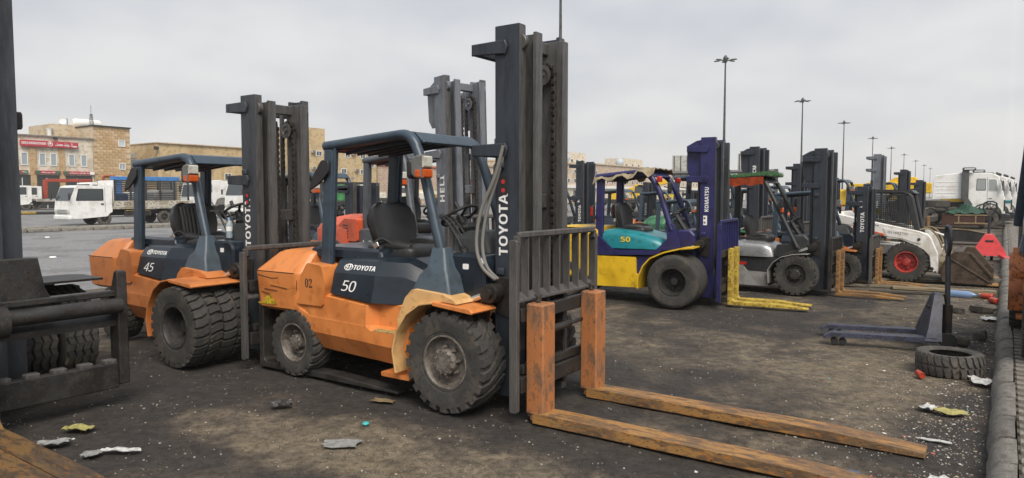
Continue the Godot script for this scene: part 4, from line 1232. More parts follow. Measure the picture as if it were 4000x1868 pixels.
func build_ground() -> void:
	bumps.noise_type = FastNoiseLite.TYPE_SIMPLEX_SMOOTH; bumps.frequency = 0.7; bumps.seed = 9; bumps.fractal_octaves = 3
	# land: one sheet to the horizon
	var land := mat("land", Color(0.20, 0.175, 0.145), 0.95, 0.0, "asphalt", 0.05)
	var g := sheet("ground", PackedFloat32Array([-2000, -400, -200, -110, -76, -10, 30, 400]), PackedFloat32Array([-2500, -800, -300, -120, -40, 0, 30, 200]), func(_x, _z): return -0.06, 10.0, 1.0, land)
	tag(g, "", "", "", "structure")
	# yard
	var ym := StandardMaterial3D.new()
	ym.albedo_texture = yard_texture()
	ym.roughness = 0.92
	ym.detail_enabled = true
	ym.detail_albedo = layered(512, Color(0.86, 0.86, 0.86), [[0.03, 211, 4, 0.4, 0.7, Color(0.62, 0.6, 0.58), 0.8], [0.10, 212, 4, 0.5, 0.75, Color(1, 1, 0.98), 0.8], [0.22, 213, 2, 0.66, 0.76, Color(0.4, 0.38, 0.36), 0.8], [0.3, 214, 2, 0.74, 0.82, Color(1.0, 1.0, 1.0), 1.0]])
	ym.detail_blend_mode = BaseMaterial3D.BLEND_MODE_MUL
	ym.detail_uv_layer = BaseMaterial3D.DETAIL_UV_2
	ym.normal_enabled = true
	ym.normal_texture = bump_tex(512, 0.06, 215, 5, 6.0)
	ym.normal_scale = 0.5
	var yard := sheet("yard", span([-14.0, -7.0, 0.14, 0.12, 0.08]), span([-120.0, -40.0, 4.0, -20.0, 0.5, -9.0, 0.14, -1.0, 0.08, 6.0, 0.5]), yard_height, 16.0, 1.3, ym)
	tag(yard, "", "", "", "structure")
	# road, with the median islands standing on it
	var am := mat("road_asphalt", Color(0.32, 0.32, 0.322), 0.9, 0.0, "asphalt", 0.12, "fine", 0.15)
	var road := sheet("road", span([-75.0, -14.0, 6.1]), span([-700.0, 60.0, 40.0]), func(_x, _z): return -0.004, 10.0, 1.0, am)
	tag(road, "", "", "", "structure")
	var lot := sheet("parking_lot", PackedFloat32Array([-104.0, -74.6]), span([-500.0, 60.0, 40.0]), func(_x, _z): return 0.1, 10.0, 1.0, mat("lot_asphalt", Color(0.28, 0.275, 0.265), 0.9, 0.0, "asphalt", 0.1))
	tag(lot, "", "", "", "structure")
	# the near median: grey kerb blocks round a paved strip
	var conc := mat("kerb_concrete", Color(0.36, 0.345, 0.32), 0.85, 0.0, "concrete", 0.5, "fine", 0.3)
	var sand := mat("median_paving", Color(0.34, 0.315, 0.28), 0.9, 0.0, "concrete", 0.3)
	var med := MB.new()
	med.box(V(-39.2, 0.06, -90), V(1.3, 0.14, 320), 0.0)
	var mo := put(med, "median", sand); tag(mo, "", "", "", "structure")
	var bm := MB.new(); bm.box(Vector3.ZERO, V(0.3, 0.22, 1.46), 0.03)
	var bmesh := bm.mesh()
	var bmesh2 := MB.new(); bmesh2.box(Vector3.ZERO, V(0.29, 0.21, 1.45), 0.04)
	var b2 := bmesh2.mesh()
	for side in 2:
		for i in 62:
			var o := put_mesh(bmesh if (i * 7 + side) % 3 else b2, "kerb_block", conc, mo)
			o.position = V(-38.4 - 1.6 * side, 0.085 + rng.randf_range(-0.015, 0.015), -6.0 - i * 1.5)
			o.rotation.y = rng.randf_range(-0.008, 0.008)
	# the far kerb, painted yellow and black
	var kb := mat("kerb_black", Color(0.05, 0.05, 0.05), 0.7, 0.0, "worn", 0.4)
	var ky := mat("kerb_yellow", Color(0.5, 0.33, 0.06), 0.7, 0.0, "worn", 0.4)
	var fk := MB.new(); fk.box(V(-75.0, 0.04, -120), V(0.2, 0.1, 300), 0.0)
	var fo := put(fk, "far_kerb", conc); tag(fo, "", "", "", "structure")
	var cb := MB.new(); cb.box(Vector3.ZERO, V(0.34, 0.3, 1.62), 0.03)
	var cm := cb.mesh()
	for i in 90:
		var o := put_mesh(cm, "kerb_block", kb if i % 2 else ky, fo)
		o.position = V(-74.9, 0.12, -18.0 - i * 1.64)
	# white studs along the lane lines
	var sm := MB.new()
	sm.loft([rrect(-0.09, 0.09, -0.08, 0.08, 0.0, 0.03, 2), rrect(-0.07, 0.07, -0.06, 0.06, 0.03, 0.03, 2)])
	var smesh := sm.mesh()
	var names := ["in the lane nearest the yard", "in the second lane", "in the third lane", "in the lane along the median"]
	var k := 0
	for x in [-18.6, -22.3, -27.0, -33.2]:
		for i in 16:
			var z := -7.0 - i * 1.9 - (i / 2) * 2.3
			if x < -20.0 and (i % 4) == 3: continue
			var o := put_mesh(smesh, "road_stud", MT["white_print"])
			o.position = V(x + rng.randf_range(-0.05, 0.05), -0.004, z)
			tag(o, "small white road stud " + names[k], "road stud", "white studs along the road lanes")
		k += 1
	build_kerb()

func build_kerb() -> void:
	var stone := mat("kerb_stone", Color(0.26, 0.25, 0.235), 0.85, 0.0, "concrete", 1.1, "lumpy", 0.35)
	var stone2 := mat("kerb_stone_b", Color(0.20, 0.19, 0.178), 0.85, 0.0, "concrete", 0.9, "lumpy", 0.35)
	var bed := MB.new()
	bed.box(V(0.06, 0.03, -32), V(0.1, 0.12, 76), 0.0)
	var kb := put(bed, "kerb", mat("mortar", Color(0.10, 0.09, 0.08), 0.95)); tag(kb, "", "", "", "structure")
	var nz := FastNoiseLite.new(); nz.frequency = 2.2; nz.seed = 77; nz.fractal_octaves = 3
	var variants: Array = []
	for q in 6:
		var m := MB.new()
		var rings: Array = []
		var L := 0.55
		for i in 9:
			var t := i / 8.0
			var z := lerpf(-L * 0.5 + 0.006, L * 0.5 - 0.006, t)
			var edge := pow(absf(t * 2 - 1), 8.0)
			var r: Array = []
			var prof := [V2(-0.045, -0.04), V2(-0.042, 0.03), V2(-0.03, 0.09), V2(-0.005, 0.135), V2(0.03, 0.162), V2(0.07, 0.172), V2(0.112, 0.17), V2(0.118, -0.04)]
			for p in prof:
				var dn := nz.get_noise_3d(p.x * 6 + q * 10, p.y * 6, z * 1.6 + q * 5) * 0.016
				r.push_back(V(p.x + (dn if p.x < 0.1 else 0.0) + edge * 0.012 * (1 if p.x < 0.0 else 0), p.y + (dn if p.y > 0.05 else 0.0) - edge * 0.012 * (1 if p.y > 0.1 else 0), z))
			rings.push_back(r)
		m.loft(rings)
		variants.push_back(m.mesh(60))
	for i in 118:
		var o := put_mesh(variants[(i * 5 + i / 7) % 6], "kerb_stone", stone if (i * 3) % 5 else stone2, kb)
		o.position = V(rng.randf_range(-0.007, 0.007), rng.randf_range(-0.008, 0.006), 2.5 - i * 0.56)
		o.rotation = Vector3(rng.randf_range(-0.012, 0.012), rng.randf_range(-0.015, 0.015), 0)
	# pavement of small concrete pavers
	var pv := MB.new()
	pv.box(V(1.62, 0.05, -48), V(3.0, 0.18, 110), 0.0)
	var pav := put(pv, "pavement", mat("paver_sand", Color(0.16, 0.14, 0.12), 0.95, 0.0, "concrete", 0.6)); tag(pav, "", "", "", "structure")
	var pm1 := mat("paver", Color(0.30, 0.285, 0.262), 0.85, 0.0, "concrete", 0.9, "fine", 0.3)
	var pm2 := mat("paver_b", Color(0.25, 0.235, 0.218), 0.85, 0.0, "concrete", 0.8, "fine", 0.3)
	var one := MB.new(); one.box(Vector3.ZERO, V(0.192, 0.06, 0.092), 0.006)
	var om := one.mesh()
	var rest := MB.new()
	var n := 0
	for row in 620:
		var z := -4.2 - row * 0.0985
		for col in 6:
			var x := 0.225 + col * 0.199 + (0.1 if row % 2 else 0.0)
			if x - 0.1 > 0.16 + absf(z) * 0.0185: continue
			var y := 0.132 + rng.randf_range(-0.003, 0.004)
			if n < 300:
				var o := put_mesh(om, "paver", pm1 if rng.randf() < 0.6 else pm2, pav)
				o.position = V(x, y, z); o.rotation = Vector3(rng.randf_range(-0.01, 0.01), rng.randf_range(-0.01, 0.01), rng.randf_range(-0.01, 0.01))
				n += 1
			else:
				rest.box(V(x, y, z), V(0.192, 0.06, 0.092), 0.0)
	tag(put(rest, "far_pavers", pm1, pav), "", "", "", "stuff")

# ---------------------------------------------------------------- forklifts in their places
func build_forklifts() -> void:
	mat("yellow", Color(0.72, 0.46, 0.02), 0.4, 0.0, "paint", 0.5)
	mat("deep_blue", Color(0.022, 0.022, 0.10), 0.4, 0.0, "paint", 0.7)
	mat("teal", Color(0.012, 0.20, 0.235), 0.35, 0.0, "paint", 0.6)
	mat("canvas", Color(0.42, 0.34, 0.22), 0.9, 0.0, "cloth", 1.2)
	mat("silver", Color(0.46, 0.46, 0.46), 0.32, 0.75, "paint", 0.8)
	mat("silver_grey", Color(0.34, 0.335, 0.33), 0.45, 0.2, "paint", 0.8)
	mat("turf", Color(0.06, 0.15, 0.06), 0.8)
	mat("orange_cloth", Color(0.60, 0.09, 0.02), 0.8, 0.0, "cloth", 1.5)
	mat("fork_yellow", Color(0.55, 0.40, 0.06), 0.6, 0.0, "worn", 1.2)
	mat("black_paint", Color(0.03, 0.032, 0.035), 0.4, 0.0, "paint", 0.8)
	mat("dull_orange", Color(0.5, 0.17, 0.05), 0.5, 0.0, "worn", 0.6)
	mat("dull_yellow", Color(0.55, 0.33, 0.04), 0.5, 0.0, "worn", 0.6)
	mat("dull_red", Color(0.42, 0.06, 0.03), 0.5, 0.0, "worn", 0.6)
	mat("dull_green", Color(0.05, 0.2, 0.1), 0.5, 0.0, "worn", 0.6)
	var main := forklift({label = "orange forklift with number 50 on its dark blue side cover and long rusty forks", at = V(-3.64, 0, -4.95), turn = 0.6, paint = MT["orange"], trim = MT["navy"], guard_mat = MT["guard_navy"], foot_mat = MT["foot_blue"], faded = MT["faded_cream"],
		mast_mat = MT["mast_black"], inner_mat = MT["mast_worn"], mast_h = 3.1, ties = [2.93, 2.12], fork_mat = MT["fork_orange"], blade_mat = MT["fork_rust"], fork_len = 2.52, sleeve = true, rim = MT["rim_grime"], side_words = "TOYOTA", side_number = "50",
		mast_words = ["TOYOTA", 0.085, 1.27, "white_print", 0.37, 1.12], seat_at = V(-1.08, 1.14, -0.02), fender_out = 0.74, sticker = [1.83, 0], hoses = true})
	marks_on_main(main)
	forklift({label = "orange forklift with number 45 on its side cover and twin front tyres", at = V(-6.88, 0, -4.83), turn = 1.2, paint = MT["orange45"], trim = MT["navy"], guard_mat = MT["guard_navy"], foot_mat = MT["foot_blue"], faded = MT["orange45"],
		mast_mat = MT["mast_dark"], inner_mat = MT["mast_worn"], mast_h = 2.8, ties = [2.68, 1.92], fork_mat = MT["fork_dark"], blade_mat = MT["fork_dark"], fork_len = 1.9, rim = MT["rim_dark"], dual = true, tread = "block", wheel_out = 1.02, fender_out = 1.0, ribbed = true, side_words = "TOYOTA", side_number = "45",
		mast_words = ["TOYOTA", 0.085, 1.22, "white_print", 0.37, 1.12], seat_at = V(-1.08, 1.12, -0.02), sticker = [1.72, 0], back_top = 1.25, back_bars = 0,
		guard_pts = [V2(-1.68, 1.06), V2(-1.62, 2.11), V2(-0.60, 2.19), V2(-0.48, 1.98), V2(-0.2, 1.24)]})
	forklift({label = "red forklift with a tall light grey mast, behind the number 50 forklift", at = V(-6.35, 0, -7.55), turn = -13.5, style = "h", paint = MT["redorange"], trim = MT["guard_grey"], guard_mat = MT["guard_grey"], mast_mat = MT["mast_grey"], mast_h = 3.32, ties = [3.15, 2.3], head_box = true,
		fork_mat = MT["fork_dark"], rim = MT["rim_dark"], side_words = "heli", mast_words = ["HELI", 0.10, 1.66, "white_print", 0.42, 1.2], seat_at = V(-1.0, 1.2, 0), tilt = 2.0, guard_r = 0.05,
		guard_pts = [V2(-1.55, 1.06), V2(-1.48, 2.26), V2(-0.5, 2.33), V2(-0.4, 2.05), V2(-0.15, 1.2)], lod = 1})
	var k := forklift({label = "yellow and dark blue forklift with a teal bonnet numbered 50 and canvas on its roof", at = V(-4.29, 0, -11.29), turn = 5.9, style = "k", paint = MT["yellow"], trim = MT["deep_blue"], bonnet = MT["teal"], guard_mat = MT["deep_blue"], mast_mat = MT["deep_blue"], inner_mat = MT["mast_dark"], mast_h = 2.68, ties = [2.5, 2.02], head_box = true,
		fork_mat = MT["fork_yellow"], fork_z = 0.2, fork_len = 1.2, rim = MT["rim_dark"], dual = true, tread = "bald", wheel_out = 1.0, side_number = "50", mast_words = ["KOMATSU", 0.062, 1.5, "white_print", 0.385, 1.0], back_mat = MT["deep_blue"], back_top = 1.38, back_bars = 6, canopy = MT["canvas"], sticker = [1.36, 1], vents = true,
		seat_at = V(-0.98, 1.08, 0), wheel_at = V(-0.25, 1.45, -0.08), guard_pts = [V2(-1.42, 1.06), V2(-1.40, 2.05), V2(-0.58, 2.15), V2(-0.38, 1.85), V2(-0.16, 1.2)], guard_z = 0.47, guard_r = 0.05, bend = 0.3, lod = 1})
	k.name = "forklift_003"
	forklift({label = "silver forklift under a roof of green artificial turf with an orange side cloth", at = V(-2.99, 0, -13.49), style = "n", scale = 0.88, paint = MT["silver_grey"], trim = MT["black_paint"], bonnet = MT["silver"], fender_mat = MT["silver_grey"], weight_mat = MT["black_paint"], guard_mat = MT["black_paint"], mast_mat = MT["mast_black"], inner_mat = MT["mast_dark"], mast_h = 2.93, ties = [2.2, 2.72], head_box = true,
		fork_mat = MT["fork_rust"], fork_z = 0.22, fork_w = 0.1, rim = MT["rim_dark"], wheel_out = 0.66, r = 0.42, back_mat = MT["black_steel"], back_top = 1.18, back_hw = 0.52, turf = MT["turf"], rear_out = 0.56, wb = -1.8,
		seat_at = V(-0.9, 1.02, 0), wheel_at = V(-0.25, 1.45, -0.05), guard_pts = [V2(-1.5, 1.0), V2(-1.5, 2.3), V2(-0.72, 2.34), V2(-0.62, 2.2), V2(0.0, 0.95)], guard_z = 0.45, bend = 0.12, lod = 1})
	# the heavy truck cut by the left edge of the picture
	heavy_forklift()
	# the forklift standing on the pavement
	var rf := forklift({label = "orange forklift with black and white chevrons on its rear, standing on the pavement", at = V(0.80, 0.165, -10.45), turn = 90.0, no_mirrors = true, paint = MT["dull_orange"], trim = MT["navy"], guard_mat = MT["guard_navy"], mast_mat = MT["mast_dark"], mast_h = 2.4, fork_mat = MT["fork_dark"], rim = MT["rim_dark"], tread = "block", lod = 1,
		guard_pts = [V2(-1.72, 1.06), V2(-1.70, 2.2), V2(-0.58, 2.25), V2(-0.46, 2.05), V2(-0.2, 1.24)], guard_z = 0.60, seat_at = V(-0.98, 1.08, -0.02)})
	for i in 5:
		var m := MB.new()
		var y := 0.68 + i * 0.065
		m.prism([V2(-0.60, y), V2(-0.55, y + 0.04), V2(-0.46, y), V2(-0.46, y + 0.06), V2(-0.55, y + 0.1), V2(-0.60, y + 0.06)], 0.0, 0.004)
		var o := put(m, "chevron_stripe", MT["black_print"] if i % 2 else MT["white_print"], rf)
		o.rotation.y = -PI / 2
		o.position = V(-2.588, 0, 0) + V(0, 0, 0)
	# further rows
	var far := [
		{label = "black forklift with a white paper notice on its mast, left of the yellow one", at = V(-9.02, 0, -15.66), scale = 0.85, mast_h = 3.08, p = "dull_orange", words = "TOYOTA", sticker = 1.95},
		{label = "dark forklift with white mast lettering, first behind the yellow one's seat", at = V(-10.19, 0, -22.2), scale = 0.85, mast_h = 2.6, p = "orange45", words = "TOYOTA"},
		{label = "dark forklift with outlined mast lettering behind the yellow one's front pillar", at = V(-8.4, 0, -21.6), scale = 0.82, mast_h = 2.35, p = "dull_orange", words = "TOYOTA"},
		{label = "tall black forklift mast with a broad head plate rising behind the turf roof", at = V(-5.55, 0, -18.3), scale = 1.0, mast_h = 2.98, p = "dull_green", words = "TCM", head_box = true, high = 2.25},
		{label = "short dark forklift mast just left of the tall one with the head plate", at = V(-5.75, 0, -16.4), scale = 0.72, mast_h = 3.35, p = "dull_yellow"},
		{label = "dark forklift mast standing close on the left of the silver forklift's mast", at = V(-4.95, 0, -20.3), scale = 0.85, mast_h = 3.08, p = "dull_orange", ties = [2.95, 2.45]},
		{label = "black forklift with outlined lettering standing between the silver one and the white loader", at = V(-2.58, 0, -15.45), scale = 0.8, mast_h = 2.42, p = "dull_orange", words = "TOYOTA", back = true, sticker = 1.98},
		{label = "grey forklift mast with two rear hooks rising behind the white loader's cage", at = V(-3.94, 0, -26.8), scale = 1.0, mast_h = 3.15, p = "redorange", words = "HELI", grey = true, ties = [3.03, 2.62]},
		{label = "dark forklift mast just right of the grey mast behind the loader", at = V(-3.38, 0, -29.2), scale = 0.9, mast_h = 3.0, p = "dull_orange"},
		{label = "low dark forklift mast between the black outlined one and the loader's cage", at = V(-6.2, 0, -32.0), scale = 0.85, mast_h = 2.95, p = "dull_red"},
		{label = "forklift with an open black roof frame beside the white truck's cab", at = V(-3.3, 0, -33.6), scale = 1.0, mast_h = 2.4, p = "dull_orange", roof = false},
		{label = "dark forklift half hidden behind the number 45 forklift", at = V(-10.2, 0, -9.2), scale = 0.95, mast_h = 2.1, p = "dull_orange"},
		{label = "dark forklift mast farthest back left of the silver mast", at = V(-5.4, 0, -24.0), scale = 0.9, mast_h = 3.25, p = "dull_yellow", ties = [3.1, 2.5]},
	]
	for e in far:
		var c := {label = e.label, at = e.at, scale = e.scale, mast_h = e.mast_h, paint = MT[e.p], trim = MT["navy"], guard_mat = MT["guard_navy"], mast_mat = MT["mast_grey"] if e.get("grey", false) else MT["mast_black"], fork_mat = MT["fork_rust"], rim = MT["rim_dark"], lod = 2, fork_len = 1.1, fork_z = 0.25, tread = "block",
			back_top = 1.25, back_bars = 5, seat_at = V(-0.98, 1.08, 0), ties = e.get("ties", [e.mast_h - 0.15, 2.0]), head_box = e.get("head_box", false), roof_plate = e.get("roof", true)}
		if e.has("sticker"): c["sticker"] = [e.sticker, 1]
		if e.has("words"): c["mast_words"] = [e.words, 0.085, e.get("high", 1.3), "white_print", 0.42, 1.1]
		forklift(c)

func marks_on_main(f: Node3D) -> void:
	lettering(f, "02", 0.085, MT["stencil"], Transform3D(Basis(), V(-1.79, 0.885, 0.613)), false, 0.8, true, 0.002, "stencilled_number", true)
	# flaked yellow paint and dark gouges on the weight
	var m := MB.new()
	var pts: Array = []
	for i in 22: pts.push_back(V(-2.50 + i * 0.0135, 0.672 + rng.randf_range(0.0, 0.012), 0.6185))
	for i in 22:
		var u := i / 21.0
		pts.push_back(V(-2.21 - u * 0.29, 0.69 + 0.09 * sin(PI * clampf(u * 1.3, 0, 1)) * rng.randf_range(0.3, 1.15), 0.6195))
	m.cap(pts, V(0, 0, 1))
	tag(put(m, "yellow_overpaint", mat("overpaint", Color(0.62, 0.46, 0.03), 0.6, 0.0, "worn", 2.0), f), "", "", "", "stuff")
	var g := MB.new()
	for e in [[-2.5, 0.965, -2.28, 0.94], [-2.28, 0.94, -2.18, 0.95], [-2.45, 0.80, -2.32, 0.78], [-2.3, 0.87, -2.05, 0.85], [-2.4, 0.83, -2.2, 0.82], [-1.90, 0.94, -1.91, 0.84]]:
		g.bar(V(e[0], e[1], 0.6205), V(e[2], e[3], 0.6205), 0.003, 0.006, 0.0, V(0, 1, 0))
	tag(put(g, "gouges", MT["stencil"], f), "", "", "", "stuff")

func heavy_forklift() -> void:
	var f := thing("forklift", "dark heavy forklift with a pin carriage and twin tyres, cut by the left edge", "forklift", V(-7.25, 0, -1.85), 0.0, "forklifts parked in the yard")
	var st := mat("heavy_steel", Color(0.13, 0.125, 0.12), 0.5, 0.25, "steel", 0.6)
	for s: float in [1.0, -1.0]:
		var m := MB.new()
		channel(m, 0.45, 0.78, s * 0.36, s * 0.52, 0.15, 4.4, 0.035, true)
		put(m, "outer_mast_rail", MT["mast_dark"], f)
		var n := MB.new()
		channel(n, 0.58, 0.88, s * 0.22, s * 0.35, 0.15, 4.3, 0.03, false)
		put(n, "inner_mast_rail", MT["mast_dark"], f)
		var h := MB.new()
		h.box(V(0.6, 2.36, s * 0.56), V(0.16, 0.14, 0.08), 0.01)
		put(h, "mast_bracket", st, f)
		# plate that carries the carriage on the inner rail, spreading downwards
		var p := MB.new()
		p.xf = Transform3D(Basis(V(0, 0, -1), V(0, 1, 0), V(1, 0, 0)), V(1.12, 0, 0))
		p.prism([V2(-s * 0.2, 0.85), V2(-s * 0.2, 1.28), V2(-s * 0.46, 1.28), V2(-s * 0.5, 1.05), V2(-s * 0.56, 0.92), V2(-s * 0.6, 0.85)], 0.0, 0.1, 0.008)
		put(p, "carriage_plate", st, f)
		# end post
		var e := MB.new()
		e.prism(rpoly([V2(1.14, 0.17), V2(1.30, 0.19), V2(1.30, 0.92), V2(1.29, 1.13), V2(1.24, 1.14), V2(1.14, 0.9)], 0.015, 2), s * 1.0, s * 1.08, 0.01)
		put(e, "carriage_post", st, f)
		for k in 2:
			add_wheel(f, V(0.05, 0.46, s * (0.74 + 0.34 * k)), int(s), 0.46, 0.29, 0.26, "zigzag", MT["rim_dark"], -0.3 if k else 0.4, 8, 0.3)
		add_wheel(f, V(-2.6, 0.44, s * 0.85), int(s), 0.44, 0.28, 0.25, "zigzag", MT["rim_dark"], 0.0, 8, 0.3)
		var fe := MB.new()
		arch_strip(fe, [V2(-0.6, 0.7), V2(-0.5, 0.88), V2(-0.2, 0.97), V2(0.1, 0.99), V2(0.5, 0.985)], s * 0.55, s * 1.26, 0.02)
		fe.prism(rpoly([V2(-0.4, 0.93), V2(0.3, 0.97), V2(0.1, 0.84), V2(-0.2, 0.80)], 0.02), s * 0.60, s * 0.63, 0.003)
		put(fe, "front_fender", MT["black_steel"], f, 30)
		var fk := MB.new()
		fk.prism(rpoly([V2(1.34, 0.03), V2(3.7, 0.03), V2(3.7, 0.05), V2(2.8, 0.11), V2(1.5, 0.115), V2(1.45, 0.16), V2(1.44, 0.98), V2(1.34, 0.98)], 0.02, 2), s * 0.09 - 0.085 + 0.085, s * 0.09 + 0.085 + 0.085, 0.008)
		put(fk, "fork", mat("fork_brown", Color(0.42, 0.44, 0.47), 0.6, 0.1, "rust", 0.6), f)
		var hk := MB.new()
		hk.xf = Transform3D(Basis(), V(1.30, 0.83, s * 0.11))
		hk.lathe([V2(0.075, -0.09), V2(0.12, -0.09), V2(0.12, 0.09), V2(0.075, 0.09)], 20)
		put(hk, "fork_eye", st, f)
	var t := MB.new()
	t.box(V(1.20, 0.945, 0), V(0.10, 0.05, 2.02), 0.008)
	t.prism([V2(1.14, 0.68), V2(1.26, 0.68), V2(1.26, 0.73), V2(1.17, 0.78), V2(1.14, 0.78)], -1.01, 1.01, 0.008)
	put(t, "carriage_bar", st, f)
	var sh := MB.new()
	sh.tube([V(1.30, 0.85, -1.02), V(1.30, 0.85, 1.02)], 0.062, 18)
	put(sh, "fork_shaft", st, f)
	var b := MB.new()
	b.box(V(1.22, 0.265, 0), V(0.09, 0.21, 2.02), 0.008)
	put(b, "lower_carriage_plate", st, f)
	for i in 11:
		var tt := MB.new()
		tt.box(V(1.22, 0.383, -0.95 + i * 0.19), V(0.08, 0.035, 0.10), 0.006)
		put(tt, "rack_tooth", MT["back_steel"], f)
	var ax := MB.new()
	ax.tube([V(0.05, 0.46, -0.7), V(0.05, 0.46, 0.7)], 0.14, 14)
	put(ax, "axle", MT["grease"], f)
	# body behind the mast
	var fr := MB.new()
	fr.prism(rpoly([V2(-3.4, 0.5), V2(-3.0, 0.35), V2(0.3, 0.4), V2(0.35, 0.9), V2(-0.7, 1.0), V2(-0.8, 1.5), V2(-3.3, 1.55)], 0.06), -0.55, 0.55, 0.03)
	put(fr, "body", MT["dull_orange"], f)
	var cw := MB.new()
	cw.loft([rrect(-3.9, -2.3, -0.95, 0.95, 0.85, 0.2), rrect(-4.0, -2.3, -1.0, 1.0, 1.0, 0.2), rrect(-4.0, -2.3, -1.0, 1.0, 1.5, 0.2), rrect(-3.85, -2.3, -0.85, 0.85, 1.65, 0.2)])
	put(cw, "counterweight", MT["dull_orange"], f)
	for s: float in [1.0, -1.0]:
		var g := MB.new()
		g.tube(bent([V(-2.4, 1.4, s * 0.55), V(-2.3, 2.6, s * 0.55), V(-0.4, 2.65, s * 0.55), V(0.05, 1.0, s * 0.55)], 0.2), 0.05, 10)
		put(g, "roof_rail", MT["black_paint"], f)
	var rf := MB.new()
	rf.box(V(-1.35, 2.64, 0), V(1.8, 0.04, 1.05), 0.01)
	put(rf, "roof_panel", MT["black_paint"], f)
	seat(f, V(-1.3, 1.52, 0), MT["seat_black"], false, 2)

# ---------------------------------------------------------------- other machines in the yard
func skid_loader() -> void:
	var f := thing("skid_steer_loader", "white skid steer loader with a black wire cage and rusty bucket", "loader", V(-1.62, 0, -17.05))
	var wm := mat("loader_white", Color(0.76, 0.75, 0.72), 0.45, 0.0, "paint", 0.6)
	var bk: Material = MT["black_paint"]
	for s: float in [1.0, -1.0]:
		var a := MB.new()
		a.prism(rpoly([V2(-1.36, 1.38), V2(-0.95, 1.29), V2(0.21, 1.04), V2(0.36, 0.99), V2(0.43, 0.9), V2(0.55, 0.6), V2(0.57, 0.22), V2(0.5, 0.19), V2(0.43, 0.33), V2(0.41, 0.55), V2(0.3, 0.67), V2(0.15, 0.75), V2(-0.1, 0.86), V2(-0.38, 0.87), V2(-0.4, 0.93), V2(-1.0, 1.12), V2(-1.36, 1.18)], 0.025, 2), s * 0.62, s * 0.78, 0.012)
		var ap := put(a, "lift_arm", wm, f)
		var pl := MB.new()
		pl.prism(rpoly([V2(-0.44, 1.1), V2(0.2, 0.99), V2(0.3, 0.93), V2(0.26, 0.78), V2(0.1, 0.82), V2(-0.1, 0.89), V2(-0.36, 0.92)], 0.03), s * 0.78, s * 0.79, 0.004)
		put(pl, "arm_plate", wm, ap)
		var st := MB.new()
		st.prism([V2(-1.0, 1.125), V2(-0.41, 0.975), V2(-0.41, 0.925), V2(-1.0, 1.05)], s * 0.70, s * 0.795, 0.004)
		put(st, "orange_stripe", MT["redorange"], ap)
		for q in [[0.22, 0.88, 0.03], [0.46, 0.3, 0.035], [-0.38, 0.9, 0.025], [0.52, 0.24, 0.02]]:
			var pn := MB.new(); pn.xf = Transform3D(Basis(), V(q[0], q[1], s * 0.79)) * Transform3D(Basis(V(0, 1, 0), 0.0 if s > 0 else PI), Vector3.ZERO)
			pn.lathe([V2(q[2], -0.01), V2(q[2], 0.012), V2(q[2] * 0.6, 0.016), V2(q[2] * 0.55, 0.004), V2(0.001, 0.004)], 14)
			put(pn, "pivot_pin", MT["steel"], ap)
		var up := MB.new()
		up.prism(rpoly([V2(-1.5, 0.6), V2(-1.1, 0.6), V2(-1.12, 1.2), V2(-1.25, 1.42), V2(-1.48, 1.4)], 0.04), s * 0.44, s * 0.61, 0.015)
		put(up, "rear_upright", wm, f)
		add_wheel(f, V(0, 0.405, s * 0.66), int(s), 0.405, 0.27, 0.21, "block", MT["rim_red"], 0.25, 8, 0.32)
		add_wheel(f, V(-0.83, 0.405, s * 0.66), int(s), 0.405, 0.27, 0.21, "block", MT["rim_red"], 0.25, 8, 0.32)
		# cage posts
		var c := MB.new()
		c.tube(bent([V(-0.98, 0.9, s * 0.42), V(-0.96, 1.74, s * 0.42), V(-0.82, 1.85, s * 0.42), V(-0.1, 1.83, s * 0.42), V(0.02, 1.76, s * 0.42), V(0.2, 0.9, s * 0.42)], 0.1), 0.045, 10)
		put(c, "cage_frame", bk, f)
		var pst := MB.new()
		pst.bar(V(-0.03, 1.76, s * 0.44), V(0.16, 1.0, s * 0.44), 0.05, 0.10, 0.01, V(1, 0, 0))
		put(pst, "front_post", bk, f)
		var sc := MB.new()
		for i in 25:
			var x := -0.93 + i * 0.038
			sc.bar(V(x, 0.98, s * 0.43), V(x, 1.77, s * 0.43), 0.011, 0.011, 0.0)
		for i in 20:
			var y := 1.0 + i * 0.04
			sc.bar(V(-0.95, y, s * 0.433), V(0.04 - (y - 1.0) * 0.05, y, s * 0.433), 0.011, 0.011, 0.0)
		tag(put(sc, "wire_mesh", bk, f, 0.0), "", "", "", "stuff")
		var hs := MB.new()
		hs.tube(smooth_path([V(0.2, 1.06, s * 0.5), V(0.36, 1.08, s * 0.45), V(0.5, 0.95, s * 0.4), V(0.6, 0.7, s * 0.35)], 4), 0.018, 8)
		put(hs, "hydraulic_hose", mat("muddy", Color(0.30, 0.25, 0.17), 0.9, 0.0, "wall", 1.5), f)
	var b := MB.new()
	b.prism(rpoly([V2(-1.25, 0.32), V2(-0.6, 0.5), V2(-0.5, 0.52), V2(-0.3, 0.56), V2(-0.1, 0.5), V2(0.22, 0.32), V2(0.3, 0.5), V2(0.2, 0.72), V2(-1.25, 0.78)], 0.03), -0.5, 0.5, 0.015)
	put(b, "chassis", wm, f)
	var ch := MB.new()
	ch.box(V(-0.42, 0.4, 0), V(1.5, 0.26, 0.8), 0.03)
	put(ch, "drive_case", bk, f)
	var en := MB.new()
	en.prism(rpoly([V2(-1.75, 0.5), V2(-0.95, 0.5), V2(-0.95, 1.3), V2(-1.6, 1.34), V2(-1.78, 1.2)], 0.08), -0.45, 0.45, 0.03)
	put(en, "engine_housing", wm, f)
	var r := MB.new()
